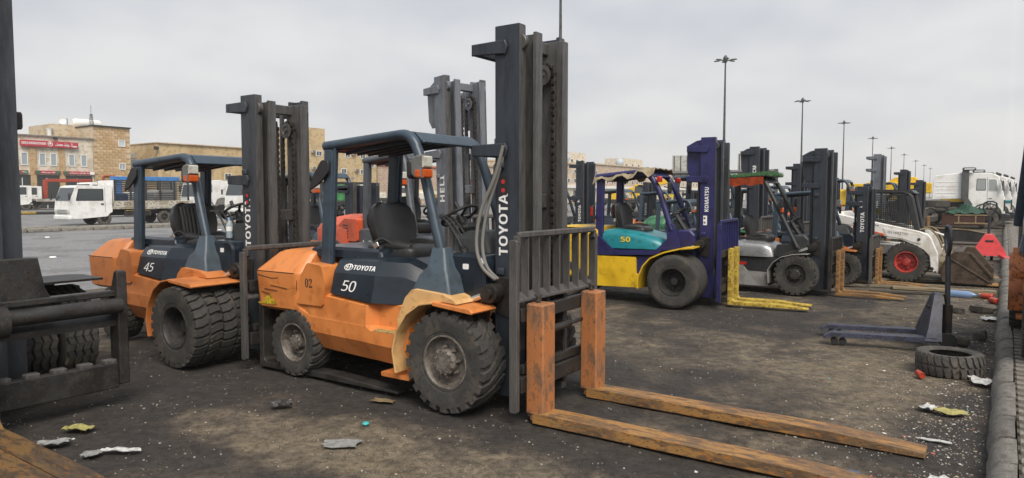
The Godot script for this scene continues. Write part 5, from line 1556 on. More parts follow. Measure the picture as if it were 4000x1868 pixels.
	r.prism(rpoly([V2(-0.95, 1.82), V2(-0.85, 1.89), V2(0.02, 1.87), V2(0.1, 1.80), V2(0.02, 1.80), V2(-0.1, 1.81), V2(-0.85, 1.82)], 0.02), -0.46, 0.46, 0.01)
	put(r, "cage_roof", bk, f)
	seat(f, V(-0.62, 0.85, 0), MT["seat_black"], false, 2)
	var cbk := MB.new(); cbk.box(V(-0.93, 1.35, 0), V(0.04, 0.85, 0.78), 0.01)
	put(cbk, "cab_rear_panel", bk, f)
	var yb := MB.new(); yb.box(V(-0.78, 1.42, -0.3), V(0.3, 0.15, 0.05), 0.02)
	put(yb, "manual_box", mat("plain_yellow", Color(0.5, 0.42, 0.05), 0.6), f)
	lettering(f.get_node("lift_arm"), "machine.com", 0.04, MT["black_print"], Transform3D(Basis(V(0, 0, 1), -0.21), V(-0.86, 1.19, 0.781)), false, 1.1)
	lettering(f.get_node("lift_arm"), "051883730", 0.045, MT["grey_plastic"], Transform3D(Basis(V(0, 0, 1), -0.10), V(-0.34, 0.99, 0.792)), false, 1.2, false, 0.002, "handwriting")
	# quick-attach plate and bucket
	var qa := MB.new()
	qa.prism(rpoly([V2(0.52, 0.2), V2(0.62, 0.15), V2(0.74, 0.55), V2(0.7, 0.75), V2(0.62, 0.7)], 0.02), -0.5, 0.5, 0.01)
	put(qa, "attachment_plate", mat("dusty_cream", Color(0.42, 0.36, 0.25), 0.8, 0.0, "worn", 1.0), f)
	var gb := MB.new()
	gb.tube(bent([V(0.42, 1.02, 0.3), V(0.66, 0.94, 0.3), V(0.7, 0.8, 0.3), V(0.6, 0.74, 0.3)], 0.06), 0.02, 8)
	put(gb, "grab_handle", wm, f)
	var bm := mat("bucket_steel", Color(0.30, 0.22, 0.155), 0.6, 0.25, "steel", 0.8)
	var prof: Array = [V2(0.66, 0.2), V2(0.63, 0.32), V2(0.72, 0.52), V2(0.84, 0.63), V2(0.98, 0.66)]
	var sh := MB.new()
	arch_strip(sh, [V2(1.46, 0.04), V2(0.74, 0.05)] + prof, -0.86, 0.86, 0.02)
	var bu := put(sh, "bucket", bm, f, 30)
	for s: float in [1.0, -1.0]:
		var sp := MB.new()
		sp.prism(rpoly([V2(0.64, 0.06), V2(0.62, 0.3), V2(0.72, 0.54), V2(0.86, 0.67), V2(1.1, 0.66), V2(1.48, 0.2), V2(1.46, 0.04)], 0.02, 2), s * 0.86, s * 0.885, 0.004)
		put(sp, "bucket_side", bm, bu)
		var rb := MB.new()
		rb.bar(V(1.1, 0.65, s * 0.89), V(1.47, 0.19, s * 0.89), 0.03, 0.05, 0.006, V(1, 0, 0))
		rb.bar(V(0.78, 0.52, s * 0.89), V(1.42, 0.1, s * 0.89), 0.018, 0.03, 0.004, V(1, 0, 0))
		put(rb, "side_rib", bm, bu)
	var ed := MB.new()
	ed.prism([V2(1.38, 0.035), V2(1.58, 0.03), V2(1.56, 0.055), V2(1.38, 0.06)], -0.89, 0.89, 0.003)
	put(ed, "cutting_edge", MT["fork_rust"], bu)

func window_part(parent: Node, pts: Array, z0: float, z1: float, glass: Material, frame: Material) -> void:
	var m := MB.new()
	m.prism(rpoly(pts, 0.05), z0, z1 - signf(z1 - z0) * 0.004, 0.004)
	var w := put(m, "window", frame, parent)
	var c := Vector2.ZERO
	for p in pts: c += p
	c /= pts.size()
	var q: Array = []
	for p in pts: q.push_back(c + (p - c) * 0.9)
	var g := MB.new()
	g.prism(rpoly(q, 0.04), z1 - signf(z1 - z0) * 0.012, z1 + signf(z1 - z0) * 0.002, 0.0)
	put(g, "pane", glass, w)

func white_truck(label: String, at: Vector3, cargo: bool) -> Node3D:
	var f := thing("truck", label, "truck", at, 0.0, "white trucks parked by the kerb")
	var wm := mat("cab_white", Color(0.80, 0.80, 0.785), 0.4, 0.0, "clean", 0.4)
	var bk: Material = MT["black_paint"]
	var gl := mat("dark_glass", Color(0.05, 0.06, 0.065), 0.06)
	var gl2 := mat("grey_glass", Color(0.30, 0.33, 0.33), 0.08)
	var cab := MB.new()
	cab.prism(rpoly([V2(-2.54, 1.55), V2(-2.5, 2.62), V2(-2.38, 2.86), V2(-1.2, 3.0), V2(0.1, 2.95), V2(0.46, 2.76), V2(0.74, 1.6), V2(0.76, 0.82), V2(0.6, 0.8), V2(0.52, 1.02), V2(0.3, 1.26), V2(0.02, 1.32), V2(-0.3, 1.24), V2(-0.55, 0.98), V2(-0.72, 0.98), V2(-0.95, 1.5), V2(-1.3, 1.6)], 0.05, 3), -1.22, 1.22, 0.025)
	put(cab, "cab", wm, f)
	for s: float in [1.0, -1.0]:
		window_part(f, [V2(-0.54, 2.04), V2(-0.1, 2.04), V2(-0.12, 2.66), V2(-0.52, 2.66)], s * 1.2, s * 1.235, gl2, bk)
		window_part(f, [V2(0.0, 2.0), V2(0.44, 1.98), V2(0.36, 2.64), V2(0.0, 2.66)], s * 1.2, s * 1.235, gl2, wm)
		var rb := MB.new()
		for y: float in [1.72, 1.9, 2.1, 2.3, 2.5]: rb.box(V(-1.85, y, s * 1.222), V(1.1, 0.025, 0.02), 0.006)
		tag(put(rb, "pressed_ribs", wm, f), "", "", "", "stuff")
		var se := MB.new()
		se.bar(V(-0.05, 2.72, s * 1.222), V(-0.03, 1.28, s * 1.222), 0.006, 0.014, 0.0)
		put(se, "door_gap", bk, f)
		var dh := MB.new(); dh.box(V(0.1, 1.62, s * 1.235), V(0.14, 0.03, 0.03), 0.008)
		put(dh, "door_handle", bk, f)
		var ar := MB.new()
		arch_strip(ar, [V2(-0.72, 0.62), V2(-0.66, 0.95), V2(-0.42, 1.24), V2(-0.05, 1.36), V2(0.3, 1.28), V2(0.52, 1.04), V2(0.62, 0.72)], s * 0.85, s * 1.27, 0.05)
		put(ar, "wheel_arch", bk, f, 30)
		add_wheel(f, V(0, 0.52, s * 1.05), int(s), 0.52, 0.3, 0.27, "ribs", MT["rim_dark"], 0.3, 10, 0.3, MT["rubber_dusty"])
		mirror_part(f, V(0.62, 2.3, s * 1.42), 0.12, 0.26, V(0.5, 2.6, s * 1.2))
		var gr := MB.new(); gr.box(V(0.72, 1.25, s * 1.2), V(0.08, 0.6, 0.06), 0.02)
		put(gr, "corner_vent", bk, f)
	var ws := MB.new()
	ws.xf = Transform3D(Basis(), Vector3.ZERO)
	ws.prism([V2(0.50, 2.66), V2(0.725, 1.72), V2(0.745, 1.72), V2(0.52, 2.66)], -1.05, 1.05, 0.003)
	put(ws, "windscreen", gl, f)
	var bp := MB.new(); bp.prism(rpoly([V2(0.55, 0.45), V2(0.95, 0.45), V2(0.98, 0.75), V2(0.78, 0.82), V2(0.6, 0.8)], 0.04), -1.2, 1.2, 0.03)
	put(bp, "bumper", bk, f)
	var sv := MB.new(); sv.tube(bent([V(0.3, 2.97, -0.9), V(0.5, 2.88, -0.9), V(0.5, 2.88, 0.9), V(0.3, 2.97, 0.9)], 0.1), 0.05, 8)
	put(sv, "sun_visor", bk, f)
	var chs := MB.new()
	for s: float in [1.0, -1.0]: chs.box(V(-3.2, 0.8, s * 0.42), V(6.6, 0.25, 0.1), 0.01)
	tag(put(chs, "chassis", bk, f), "", "", "", "stuff")
	var sn := MB.new()
	sn.loft([rrect(-1.2, -0.86, 1.24, 1.42, 1.62, 0.03), rrect(-1.2, -0.86, 1.24, 1.42, 3.0, 0.03), rrect(-1.16, -0.86, 1.2, 1.44, 3.12, 0.03)])
	sn.loft([rrect(-1.2, -0.86, 1.24, 1.42, 1.62, 0.03), rrect(-1.0, -0.66, 1.2, 1.4, 1.3, 0.03)])
	sn.box(V(-0.87, 3.18, 1.32), V(0.62, 0.17, 0.34), 0.06)
	put(sn, "air_snorkel", mat("snorkel_grey", Color(0.09, 0.095, 0.10), 0.5, 0.0, "paint", 0.8), f)
	for s: float in [1.0, -1.0]:
		for k in 2: add_wheel(f, V(-2.75 - k * 1.35, 0.52, s * 1.0), int(s), 0.52, 0.3, 0.27, "ribs", MT["rim_dark"], -0.3, 10, 0.3, MT["rubber_dusty"])
	return f

func lying_tyre(label: String, at: Vector3, r: float, w: float, rr: float, tilt := Vector3.ZERO, tread := "block", m: Material = null) -> void:
	var o := put_mesh(tyre_mesh(r, w, rr, tread), "loose_tyre", m if m else MT["rubber_dusty"])
	o.position = at + V(0, w * 0.5, 0)
	o.rotation = Vector3(-PI / 2, 0, 0) + tilt
	tag(o, label, "tyre")

func pallet_jack(label: String, at: Vector3, turn: float, paint: Material, handle_tilt: float, size := 1.0) -> Node3D:
	var f := thing("pallet_jack", label, "pallet jack", at, turn, "pallet jacks")
	for s: float in [1.0, -1.0]:
		var m := MB.new()
		m.prism(rpoly([V2(0.0, 0.1), V2(1.1, 0.1), V2(1.16, 0.06), V2(1.16, 0.10), V2(1.08, 0.15), V2(0.0, 0.155)], 0.01, 2), s * 0.19, s * 0.34, 0.012)
		put(m, "fork", paint, f)
		for k in 2:
			var w := MB.new(); w.xf = Transform3D(Basis(), V(0.95 + k * 0.09, 0.042, s * 0.265))
			w.lathe([V2(0.001, -0.045), V2(0.036, -0.045), V2(0.04, -0.04), V2(0.04, 0.04), V2(0.036, 0.045), V2(0.001, 0.045)], 16)
			put(w, "load_roller", MT["black_plastic"], f)
		var sw := MB.new(); sw.xf = Transform3D(Basis(), V(-0.16, 0.09, s * 0.075))
		sw.lathe([V2(0.001, -0.025), V2(0.085, -0.025), V2(0.09, -0.02), V2(0.09, 0.02), V2(0.085, 0.025), V2(0.001, 0.025)], 20)
		put(sw, "steer_wheel", MT["black_plastic"], f)
	var a := MB.new()
	# tapering head frame
	a.loft([[V(-0.05, 0.12, -0.35), V(0.12, 0.12, -0.35), V(0.12, 0.12, 0.35), V(-0.05, 0.12, 0.35)], [V(-0.05, 0.26, -0.3), V(0.08, 0.26, -0.3), V(0.08, 0.26, 0.3), V(-0.05, 0.26, 0.3)], [V(-0.09, 0.60, -0.1), V(0.0, 0.60, -0.1), V(0.0, 0.60, 0.1), V(-0.09, 0.60, 0.1)], [V(-0.08, 0.63, -0.07), V(-0.02, 0.63, -0.07), V(-0.02, 0.63, 0.07), V(-0.08, 0.63, 0.07)]])
	var hd := put(a, "head_frame", paint, f)
	var pl := MB.new(); pl.box(V(0.035, 0.46, 0), V(0.02, 0.05, 0.16), 0.004)
	pl.xf = Transform3D.IDENTITY
	put(pl, "name_plate", MT["black_print"], hd)
	var p := MB.new()
	p.tube([V(-0.16, 0.15, 0), V(-0.16, 0.5, 0)], 0.05, 14)
	p.tube([V(-0.16, 0.5, 0), V(-0.14, 0.62, 0)], 0.028, 10)
	put(p, "pump", MT["grease"], f)
	var h := MB.new()
	h.xf = Transform3D(Basis(V(0, 0, 1), handle_tilt), V(-0.16, 0.3, 0))
	h.box(V(0, 0.42, 0), V(0.05, 0.72, 0.055), 0.012)
	var pts: Array = []
	for q in [V2(0.0, 0.76), V2(0.09, 0.84), V2(0.135, 0.95), V2(0.12, 1.06), V2(0.05, 1.1), V2(-0.05, 1.1), V2(-0.12, 1.06), V2(-0.135, 0.95), V2(-0.09, 0.84)]: pts.push_back(V(0, q.y, q.x))
	h.tube(pts, 0.02, 8, true)
	h.bar(V(0, 0.78, 0), V(0, 1.08, 0), 0.014, 0.02)
	put(h, "handle", mat("jack_handle", Color(0.035, 0.038, 0.05), 0.45, 0.0, "paint", 1.5), f, 50)
	f.scale = Vector3.ONE * size
	return f

func plank(label: String, a: Vector3, b: Vector3, w: float, h: float, m: Material) -> void:
	var k := MB.new()
	var d := b - a
	k.box(Vector3.ZERO, V(d.length(), h, w), 0.004)
	var o := put(k, "plank", m)
	o.position = (a + b) * 0.5 + V(0, h * 0.5, 0)
	o.rotation.y = atan2(-d.z, d.x)
	tag(o, label, "plank", "planks lying across the yard")

func build_yard_things() -> void:
	skid_loader()
	var t1 := white_truck("white truck with a dark air snorkel behind the red pallet jack", V(-0.77, 0, -46.0), true)
	var t2: Node3D = copy_of(t1, "truck", "second white truck, its nose showing just past the first truck's mirror", V(-0.45, 0, -50.2), 0.0)
	copy_of(t1, "truck", "third white truck farthest along the kerb", V(-0.1, 0, -56.5), 0.0)
	var tq := MB.new(); tq.box(V(0.35, 1.42, 1.232), V(0.7, 0.16, 0.012), 0.004)
	put(tq, "teal_stripe", MT["teal"], t2)
	# load behind the first truck
	lying_tyre("dusty truck tyre lying flat behind the white cab", V(-3.05, 1.16, -44.6), 0.62, 0.36, 0.3, Vector3.ZERO, "ribs")
	lying_tyre("dark tyre lying low behind the wooden crate", V(-3.5, 0.45, -44.2), 0.55, 0.32, 0.28, Vector3(0.25, 0, 0), "ribs")
	var tp := MB.new()
	var rr: Array = []
	for i in 15:
		var r: Array = []
		for j in 9:
			var u := i / 14.0; var v := j / 8.0
			var h := sin(PI * u) * sin(PI * v)
			r.push_back(V(lerpf(-2.62, -0.72, u), 0.84 + 0.5 * pow(h, 0.6) * (0.75 + 0.3 * sin(u * 11.0 + v * 5.0)) + 0.05 * sin(u * 23.0 + v * 9.0), lerpf(-43.8, -45.3, v)))
		rr.push_back(r)
	tp.loft(rr, false, false)
	var und: Array = []
	for r in rr:
		var q: Array = []
		for p in r: q.push_back(V(p.x, maxf(0.8, p.y - 0.02), p.z))
		und.push_back(q)
	tp.loft(und, false, false)
	tag(put(tp, "tarpaulin", mat("green_tarp", Color(0.02, 0.085, 0.055), 0.7, 0.0, "cloth", 0.8), self, 30.0), "crumpled dark green tarpaulin on the wooden crate", "tarpaulin")
	var cr := thing("crate", "brown wooden crate with pale battens under the green tarpaulin", "crate", V(-1.6, 0, -44.4))
	var wd := mat("crate_wood", Color(0.10, 0.04, 0.03), 0.8, 0.0, "wood", 0.8)
	var pw := mat("pale_wood", Color(0.40, 0.31, 0.19), 0.85, 0.0, "wood", 1.5)
	var cb := MB.new(); cb.box(V(-0.2, 0.5, 0), V(1.9, 0.62, 1.1), 0.01); put(cb, "panel", wd, cr)
	for e in [[0.15, 0.75, 1.5, 0.08], [0.15, 0.32, 1.5, 0.08]]:
		var q := MB.new(); q.box(V(e[0], e[1], 0.565), V(e[2], e[3], 0.03), 0.006); put(q, "batten", pw, cr)
	for x: float in [-0.4, 0.35]:
		var q := MB.new(); q.box(V(x, 0.53, 0.562), V(0.07, 0.34, 0.02), 0.006); put(q, "batten", pw, cr)
	# big grey steel beam lying across
	var bmx := MB.new()
	bmx.prism(rpoly([V2(-3.4, 0.12), V2(2.0, 0.12), V2(2.0, 0.36), V2(1.2, 0.52), V2(-3.4, 0.72)], 0.02), -0.4, 0.4, 0.02)
	var bo := put(bmx, "steel_beam", mat("beam_grey", Color(0.10, 0.10, 0.10), 0.6, 0.1, "steel", 0.3))
	bo.position = V(-2.25, 0, -30.2)
	tag(bo, "long tapered grey steel beam lying behind the loader bucket", "beam")
	var bt := MB.new()
	bt.bar(V(-3.4, 0.745, 0.36), V(1.2, 0.545, 0.36), 0.12, 0.04, 0.006); bt.bar(V(1.2, 0.545, 0.36), V(2.0, 0.385, 0.36), 0.12, 0.03, 0.006)
	put(bt, "top_flange", pw, bo)
	pallet_jack("red pallet jack with its forks pointing to the camera by the kerb", V(-0.33, 0.0, -23.0), -PI / 2 + 0.12, mat("jack_red", Color(0.55, 0.03, 0.035), 0.45, 0.0, "paint", 1.5), -0.12, 1.15)
	pallet_jack("dark blue pallet jack with an upright loop handle, in front of the white loader", V(-0.66, 0, -9.45), PI + 0.25, mat("jack_blue", Color(0.05, 0.055, 0.09), 0.5, 0.0, "worn", 1.5), -0.02)
	lying_tyre("dusty tyre lying flat on the soil beside the kerb", V(-0.40, 0.0, -8.15), 0.30, 0.21, 0.18)
	var pk := [mat("grey_plank", Color(0.27, 0.25, 0.21), 0.85, 0.0, "wood", 1.5), mat("tan_plank", Color(0.36, 0.30, 0.21), 0.85, 0.0, "wood", 1.5), mat("dark_plank", Color(0.13, 0.12, 0.10), 0.85, 0.0, "wood", 1.5)]
	var pd := [["grey weathered plank nearest the loader's front wheel", V(-3.6, 0, -15.9), V(-0.9, 0, -16.75), 0.2, 0.05, 0], ["tan plank, second in front of the loader", V(-3.2, 0, -15.3), V(-0.9, 0, -15.75), 0.15, 0.04, 1], ["narrow grey plank, third in front of the loader", V(-3.4, 0, -14.75), V(-1.0, 0, -15.3), 0.14, 0.04, 0],
		["tan plank reaching the kerb beyond the crushed bottle", V(-1.7, 0, -14.95), V(-0.08, 0, -15.25), 0.2, 0.05, 1], ["dark plank lying beside the crushed blue bottle", V(-2.0, 0, -14.3), V(-0.12, 0, -14.6), 0.12, 0.04, 2], ["dark beam lying behind the rusty bucket", V(-2.6, 0, -20.6), V(-0.2, 0, -20.9), 0.2, 0.1, 2], ["grey plank lying in front of the red pallet jack", V(-2.8, 0, -19.0), V(-0.3, 0, -19.2), 0.25, 0.05, 0]]
	for e in pd: plank(e[0], e[1], e[2], e[3], e[4], pk[e[5]])
	# water bottle on the cowl of number 45
	var wb := thing("water_bottle", "clear plastic water bottle standing on the number 45 forklift", "bottle", V(-6.98, 1.29, -4.55))
	var gb := MB.new(); gb.xf = Transform3D(Basis(V(1, 0, 0), -PI / 2), Vector3.ZERO)
	gb.lathe([V2(0.001, 0.0), V2(0.03, 0.0), V2(0.034, 0.01), V2(0.034, 0.05), V2(0.031, 0.06), V2(0.034, 0.07), V2(0.034, 0.13), V2(0.03, 0.155), V2(0.014, 0.185), V2(0.013, 0.2)], 16)
	put(gb, "bottle_body", glassy("bottle_clear", Color(0.6, 0.72, 0.82), 0.35, 0.1), wb)
	var cp := MB.new(); cp.tube([V(0, 0.2, 0), V(0, 0.222, 0)], 0.015, 10)
	put(cp, "cap", mat("cap_blue", Color(0.25, 0.45, 0.7), 0.5), wb)
	var lb := MB.new(); lb.xf = gb.xf
	lb.lathe([V2(0.0345, 0.075), V2(0.0348, 0.125)], 16)
	put(lb, "paper_band", MT["white_print"], wb)
	build_litter()

func scrap(called: String, label: String, cat: String, at: Vector3, sx: float, sz: float, m: Material, crumple := 0.03, turn := 0.0) -> void:
	# a crumpled sheet of paper, film or card lying on the ground
	var n := 7
	var top: Array = []
	var s := int(at.x * 131 + at.z * 77)
	var nz := FastNoiseLite.new(); nz.seed = s; nz.frequency = 0.9
	for i in n:
		var r: Array = []
		for j in n:
			var u := i / (n - 1.0) - 0.5; var v := j / (n - 1.0) - 0.5
			var e := 1.0 + 0.35 * nz.get_noise_2d(i * 1.3 + 20.0, j * 1.3)
			var taper := 1.0 - 0.5 * absf(u) * (1.0 + nz.get_noise_2d(i * 2.0, 50.0))
			r.push_back(V(u * sx * e, 0.006 + crumple * (0.5 + 0.5 * nz.get_noise_2d(i * 1.7, j * 1.7 + 9.0)), v * sz * e * taper))
		top.push_back(r)
	var k := MB.new()
	for i in n - 1:
		for j in n - 1:
			k.quad(top[i][j], top[i][j + 1], top[i + 1][j + 1], top[i + 1][j])
			var d := V(0, -0.003, 0)
			k.quad(top[i][j] + d, top[i + 1][j] + d, top[i + 1][j + 1] + d, top[i][j + 1] + d)
	var o := put(k, called, m, self, 20.0)
	o.position = at; o.rotation.y = turn
	tag(o, label, cat)

func can(label: String, at: Vector3, turn: float, m: Material, r := 0.033, l := 0.12) -> void:
	var k := MB.new()
	k.lathe([V2(0.001, -l / 2), V2(r * 0.8, -l / 2), V2(r, -l / 2 + 0.01), V2(r * 0.96, 0.0), V2(r, l / 2 - 0.01), V2(r * 0.8, l / 2), V2(r * 0.75, l / 2 - 0.006), V2(0.001, l / 2 - 0.006)], 14)
	var o := put(k, "drink_can", m)
	o.position = at + V(0, r, 0); o.rotation.y = turn
	tag(o, label, "can")

func build_litter() -> void:
	var film := mat("film_white", Color(0.68, 0.68, 0.66), 0.5, 0.0, "cloth", 3.0)
	var grey := mat("film_grey", Color(0.36, 0.36, 0.35), 0.7, 0.0, "cloth", 3.0)
	var yel := mat("film_yellow", Color(0.5, 0.45, 0.16), 0.6, 0.0, "cloth", 3.0)
	var card := mat("card_tan", Color(0.33, 0.25, 0.14), 0.85, 0.0, "wood", 3.0)
	scrap("paper_scrap", "yellow and grey crumpled wrapper on the dark soil by the left forks", "wrapper", V(-5.6, 0, -2.37), 0.2, 0.14, yel, 0.05, 0.4)
	scrap("paper_scrap", "grey crumpled paper next to the left forklift's fork tips", "paper", V(-5.41, 0, -2.12), 0.2, 0.12, grey, 0.05, 1.0)
	scrap("plastic_strip", "long white crumpled plastic strip on the soil at lower left", "plastic strip", V(-4.9, 0, -2.33), 0.07, 0.28, film, 0.03, 2.2)
	scrap("plastic_strip", "short grey end of plastic left of the white strip", "plastic strip", V(-4.99, 0, -2.18), 0.1, 0.12, grey, 0.03, 0.3)
	scrap("plastic_film", "flat pale see-through film lying in front of the number 50 forklift", "film", V(-3.77, 0.002, -3.29), 0.24, 0.18, grey, 0.01, 0.6)
	scrap("paper_scrap", "flat tan scrap of paper near the number 50 forklift's front tyre", "paper", V(-4.3, -0.004, -4.22), 0.2, 0.1, card, 0.012, 0.2)
	scrap("rag", "small black oily rag on the soil between the two orange forklifts", "rag", V(-4.85, 0.0, -3.6), 0.16, 0.12, MT["black_plastic"], 0.07, 0.9)
	scrap("plastic_bag", "white plastic bag caught between the lying tyre and the kerb", "bag", V(-0.13, 0, -7.75), 0.16, 0.28, film, 0.09, 0.3)
	scrap("paper_scrap", "pale scrap of paper on the soil beyond the lying tyre", "paper", V(-0.66, 0, -10.9), 0.24, 0.16, film, 0.04, 0.2)
	scrap("plastic_bag", "yellow and white crushed packaging on the litter strip near the kerb", "packaging", V(-0.3, 0, -6.55), 0.22, 0.14, yel, 0.05, 0.2)
	scrap("plastic_bag", "white crumpled wrapper on the litter strip left of the yellow packaging", "wrapper", V(-0.46, 0, -6.6), 0.14, 0.12, film, 0.05, 1.3)
	scrap("paper_scrap", "white strip of paper in front of the yellow packaging", "paper", V(-0.35, 0, -5.75), 0.2, 0.05, film, 0.02, 0.0)
	scrap("card_scrap", "brown piece of card on the litter strip behind the yellow packaging", "card", V(-0.45, 0, -6.65), 0.2, 0.08, card, 0.015, 0.4)
	scrap("plastic_bag", "pile of torn white plastic at the foot of the kerb, nearest the camera", "plastic", V(-0.2, 0, -4.86), 0.22, 0.2, film, 0.07, 0.5)
	scrap("plastic_bag", "torn pale film at the kerb beyond the broken block", "film", V(-0.12, 0, -11.9), 0.2, 0.3, film, 0.05, 0.2)
	can("orange and red drink can lying beyond the lying tyre", V(-0.62, 0, -7.75), 0.4, mat("can_red", Color(0.5, 0.07, 0.04), 0.35, 0.4))
	can("red can lying at the end of the dark plank by the kerb", V(-0.2, 0, -14.35), 1.2, MT["can_red"], 0.05, 0.18)
	can("second red can, nearer to the kerb than the other", V(-0.1, 0, -13.8), 0.5, MT["can_red"], 0.05, 0.18)
	var bb := MB.new(); bb.lathe([V2(0.001, -0.2), V2(0.05, -0.2), V2(0.06, -0.18), V2(0.055, -0.05), V2(0.06, 0.05), V2(0.05, 0.12), V2(0.02, 0.18), V2(0.02, 0.2), V2(0.001, 0.2)], 14)
	var bo := put(bb, "plastic_bottle", glassy("bottle_blue", Color(0.25, 0.4, 0.65), 0.6, 0.15)); bo.position = V(-0.55, 0.06, -14.35); bo.rotation.y = 1.4
	tag(bo, "crushed blue plastic bottle lying beside the dark plank", "bottle")
	can("flat dark blue metal lid on the soil at the bottom right", V(-0.72, -0.02, -4.75), 0.0, mat("lid_blue", Color(0.08, 0.12, 0.2), 0.4, 0.5), 0.05, 0.03)
	get_node("drink_can_003").rotation = Vector3(PI / 2, 0, 0)
	get_node("drink_can_003").position.y = 0.012
	can("red plastic cap on the soil at the bottom right", V(-0.38, -0.015, -4.78), 0.0, mat("cap_red", Color(0.5, 0.03, 0.03), 0.5), 0.03, 0.03)
	get_node("drink_can_004").rotation = Vector3(PI / 2, 0, 0)
	can("blue plastic cap on the soil at the bottom right, below the red one", V(-0.35, -0.015, -4.62), 0.0, mat("cap_blue2", Color(0.06, 0.16, 0.45), 0.5), 0.028, 0.03)
	get_node("drink_can_005").rotation = Vector3(PI / 2, 0, 0)
	can("turquoise bottle cap on the soil in front of the number 50 forklift", V(-3.95, -0.015, -3.69), 0.0, mat("cap_teal", Color(0.05, 0.4, 0.4), 0.5), 0.028, 0.02)
	get_node("drink_can_006").rotation = Vector3(PI / 2, 0, 0)
	for q in [["drink_can_003", "metal_lid"], ["drink_can_004", "bottle_cap"], ["drink_can_005", "bottle_cap_001"], ["drink_can_006", "bottle_cap_002"]]:
		var nd := get_node(q[0]); nd.name = q[1]; nd.set_meta("category", "cap")
	# lumps of broken concrete
	var st := mat("rubble", Color(0.17, 0.155, 0.14), 0.9, 0.0, "concrete", 2.0, "lumpy", 0.4)
	var lumps := [["broken concrete block, the larger one lying at the kerb", V(-0.22, 0, -12.6), V(0.34, 0.13, 0.22)], ["small broken block left of the larger one at the kerb", V(-0.52, 0, -12.4), V(0.2, 0.1, 0.14)], ["dark lump of asphalt beside the kerb beyond the tyre", V(-0.2, 0, -10.2), V(0.16, 0.12, 0.14)], ["grey lump of rubble just beyond the lying tyre", V(-0.36, 0, -9.7), V(0.15, 0.11, 0.12)], ["pale stone lying at the tip of the loader bucket", V(-0.12, 0, -16.7), V(0.3, 0.13, 0.2)]]
	for i in lumps.size():
		var e: Array = lumps[i]
		var k := MB.new()
		var c: Array = []
		var s: Vector3 = e[2] * 0.5
		rng.seed = 500 + i
		for z in 4:
			var r: Array = []
			for q in 8:
				var a := TAU * q / 8.0
				var rad := (1.0 if z == 1 or z == 2 else 0.72) * rng.randf_range(0.82, 1.12)
				r.push_back(V(cos(a) * s.x * rad, s.y * 2.0 * [-0.05, 0.25, 0.75, 1.0][z] * rng.randf_range(0.9, 1.1), sin(a) * s.z * rad))
			c.push_back(r)
		k.loft(c)
		var o := put(k, "rubble_lump", st, self, 20.0)
		o.position = e[1]
		tag(o, e[0], "rubble")
	rng.seed = 4242
	# gravel and small scraps: nobody could count them
	var pb := MB.new()
	pb.loft([[V(-0.5, 0, -0.4), V(0.45, 0, -0.5), V(0.5, 0, 0.4), V(-0.4, 0, 0.5)], [V(-0.42, 0.5, -0.3), V(0.3, 0.55, -0.42), V(0.4, 0.5, 0.32), V(-0.3, 0.6, 0.36)]])
	scatter("gravel", "loose gravel and grit strewn over the yard soil", pb.mesh(0.0), 9000, 0.004, 0.016, 0.5, [Color(0.30, 0.27, 0.23), Color(0.2, 0.18, 0.16), Color(0.42, 0.39, 0.34), Color(0.12, 0.11, 0.10)], [0.45, 0.35, 0.07, 0.13])
	var fl := MB.new()
	fl.loft([[V(-0.5, 0, -0.3), V(0.4, 0, -0.45), V(0.5, 0.0, 0.25), V(-0.3, 0, 0.4)], [V(-0.5, 0.12, -0.3), V(0.4, 0.2, -0.45), V(0.5, 0.08, 0.25), V(-0.3, 0.22, 0.4)]])
	scatter("litter_scraps", "tiny scraps of paper, plastic and husks littering the soil along the kerb", fl.mesh(0.0), 1300, 0.006, 0.03, 0.93, [Color(0.6, 0.58, 0.54), Color(0.45, 0.38, 0.25), Color(0.5, 0.12, 0.08), Color(0.1, 0.3, 0.35), Color(0.5, 0.42, 0.08)], [0.55, 0.33, 0.05, 0.04, 0.03])

func scatter(called: String, label: String, me: ArrayMesh, n: int, s0: float, s1: float, kerbward: float, cols: Array, wts: Array) -> void:
	var mm := MultiMesh.new()
	mm.transform_format = MultiMesh.TRANSFORM_3D
	mm.use_colors = true
	mm.mesh = me
	mm.instance_count = n
	var clump := FastNoiseLite.new(); clump.frequency = 0.8; clump.seed = 31
	var i := 0
	while i < n:
		var x: float; var z: float
		if rng.randf() < kerbward:
			x = -0.06 - absf(rng.randfn(0.0, 0.45)); z = -3.8 - pow(rng.randf(), 1.8) * 16.0
		else:
			x = rng.randf_range(-8.0, -0.1); z = -2.0 - pow(rng.randf(), 1.5) * 12.0
		if clump.get_noise_2d(x * 2.0, z * 2.0) < rng.randf_range(-0.5, 0.3): continue
		var s := lerpf(s0, s1, pow(rng.randf(), 3.0))
		var b := Basis(V(0, 1, 0), rng.randf() * TAU) * Basis(V(1, 0, 0), rng.randf_range(-0.25, 0.25))
		mm.set_instance_transform(i, Transform3D(b.scaled(Vector3.ONE * s), V(x, yard_height(x, z) - s * 0.08, z)))
		var t := rng.randf(); var k := 0
		while k < wts.size() - 1 and t > wts[k]: t -= wts[k]; k += 1
		var c: Color = cols[k]
		var f := rng.randf_range(0.75, 1.2)
		mm.set_instance_color(i, Color(c.r * f, c.g * f, c.b * f))
		i += 1
	var o := MultiMeshInstance3D.new()
	o.multimesh = mm
	var m := StandardMaterial3D.new(); m.vertex_color_use_as_albedo = true; m.roughness = 0.85
	o.material_override = m
	o.name = called
	add_child(o)
	tag(o, label, "gravel" if called == "gravel" else "litter", "", "stuff")

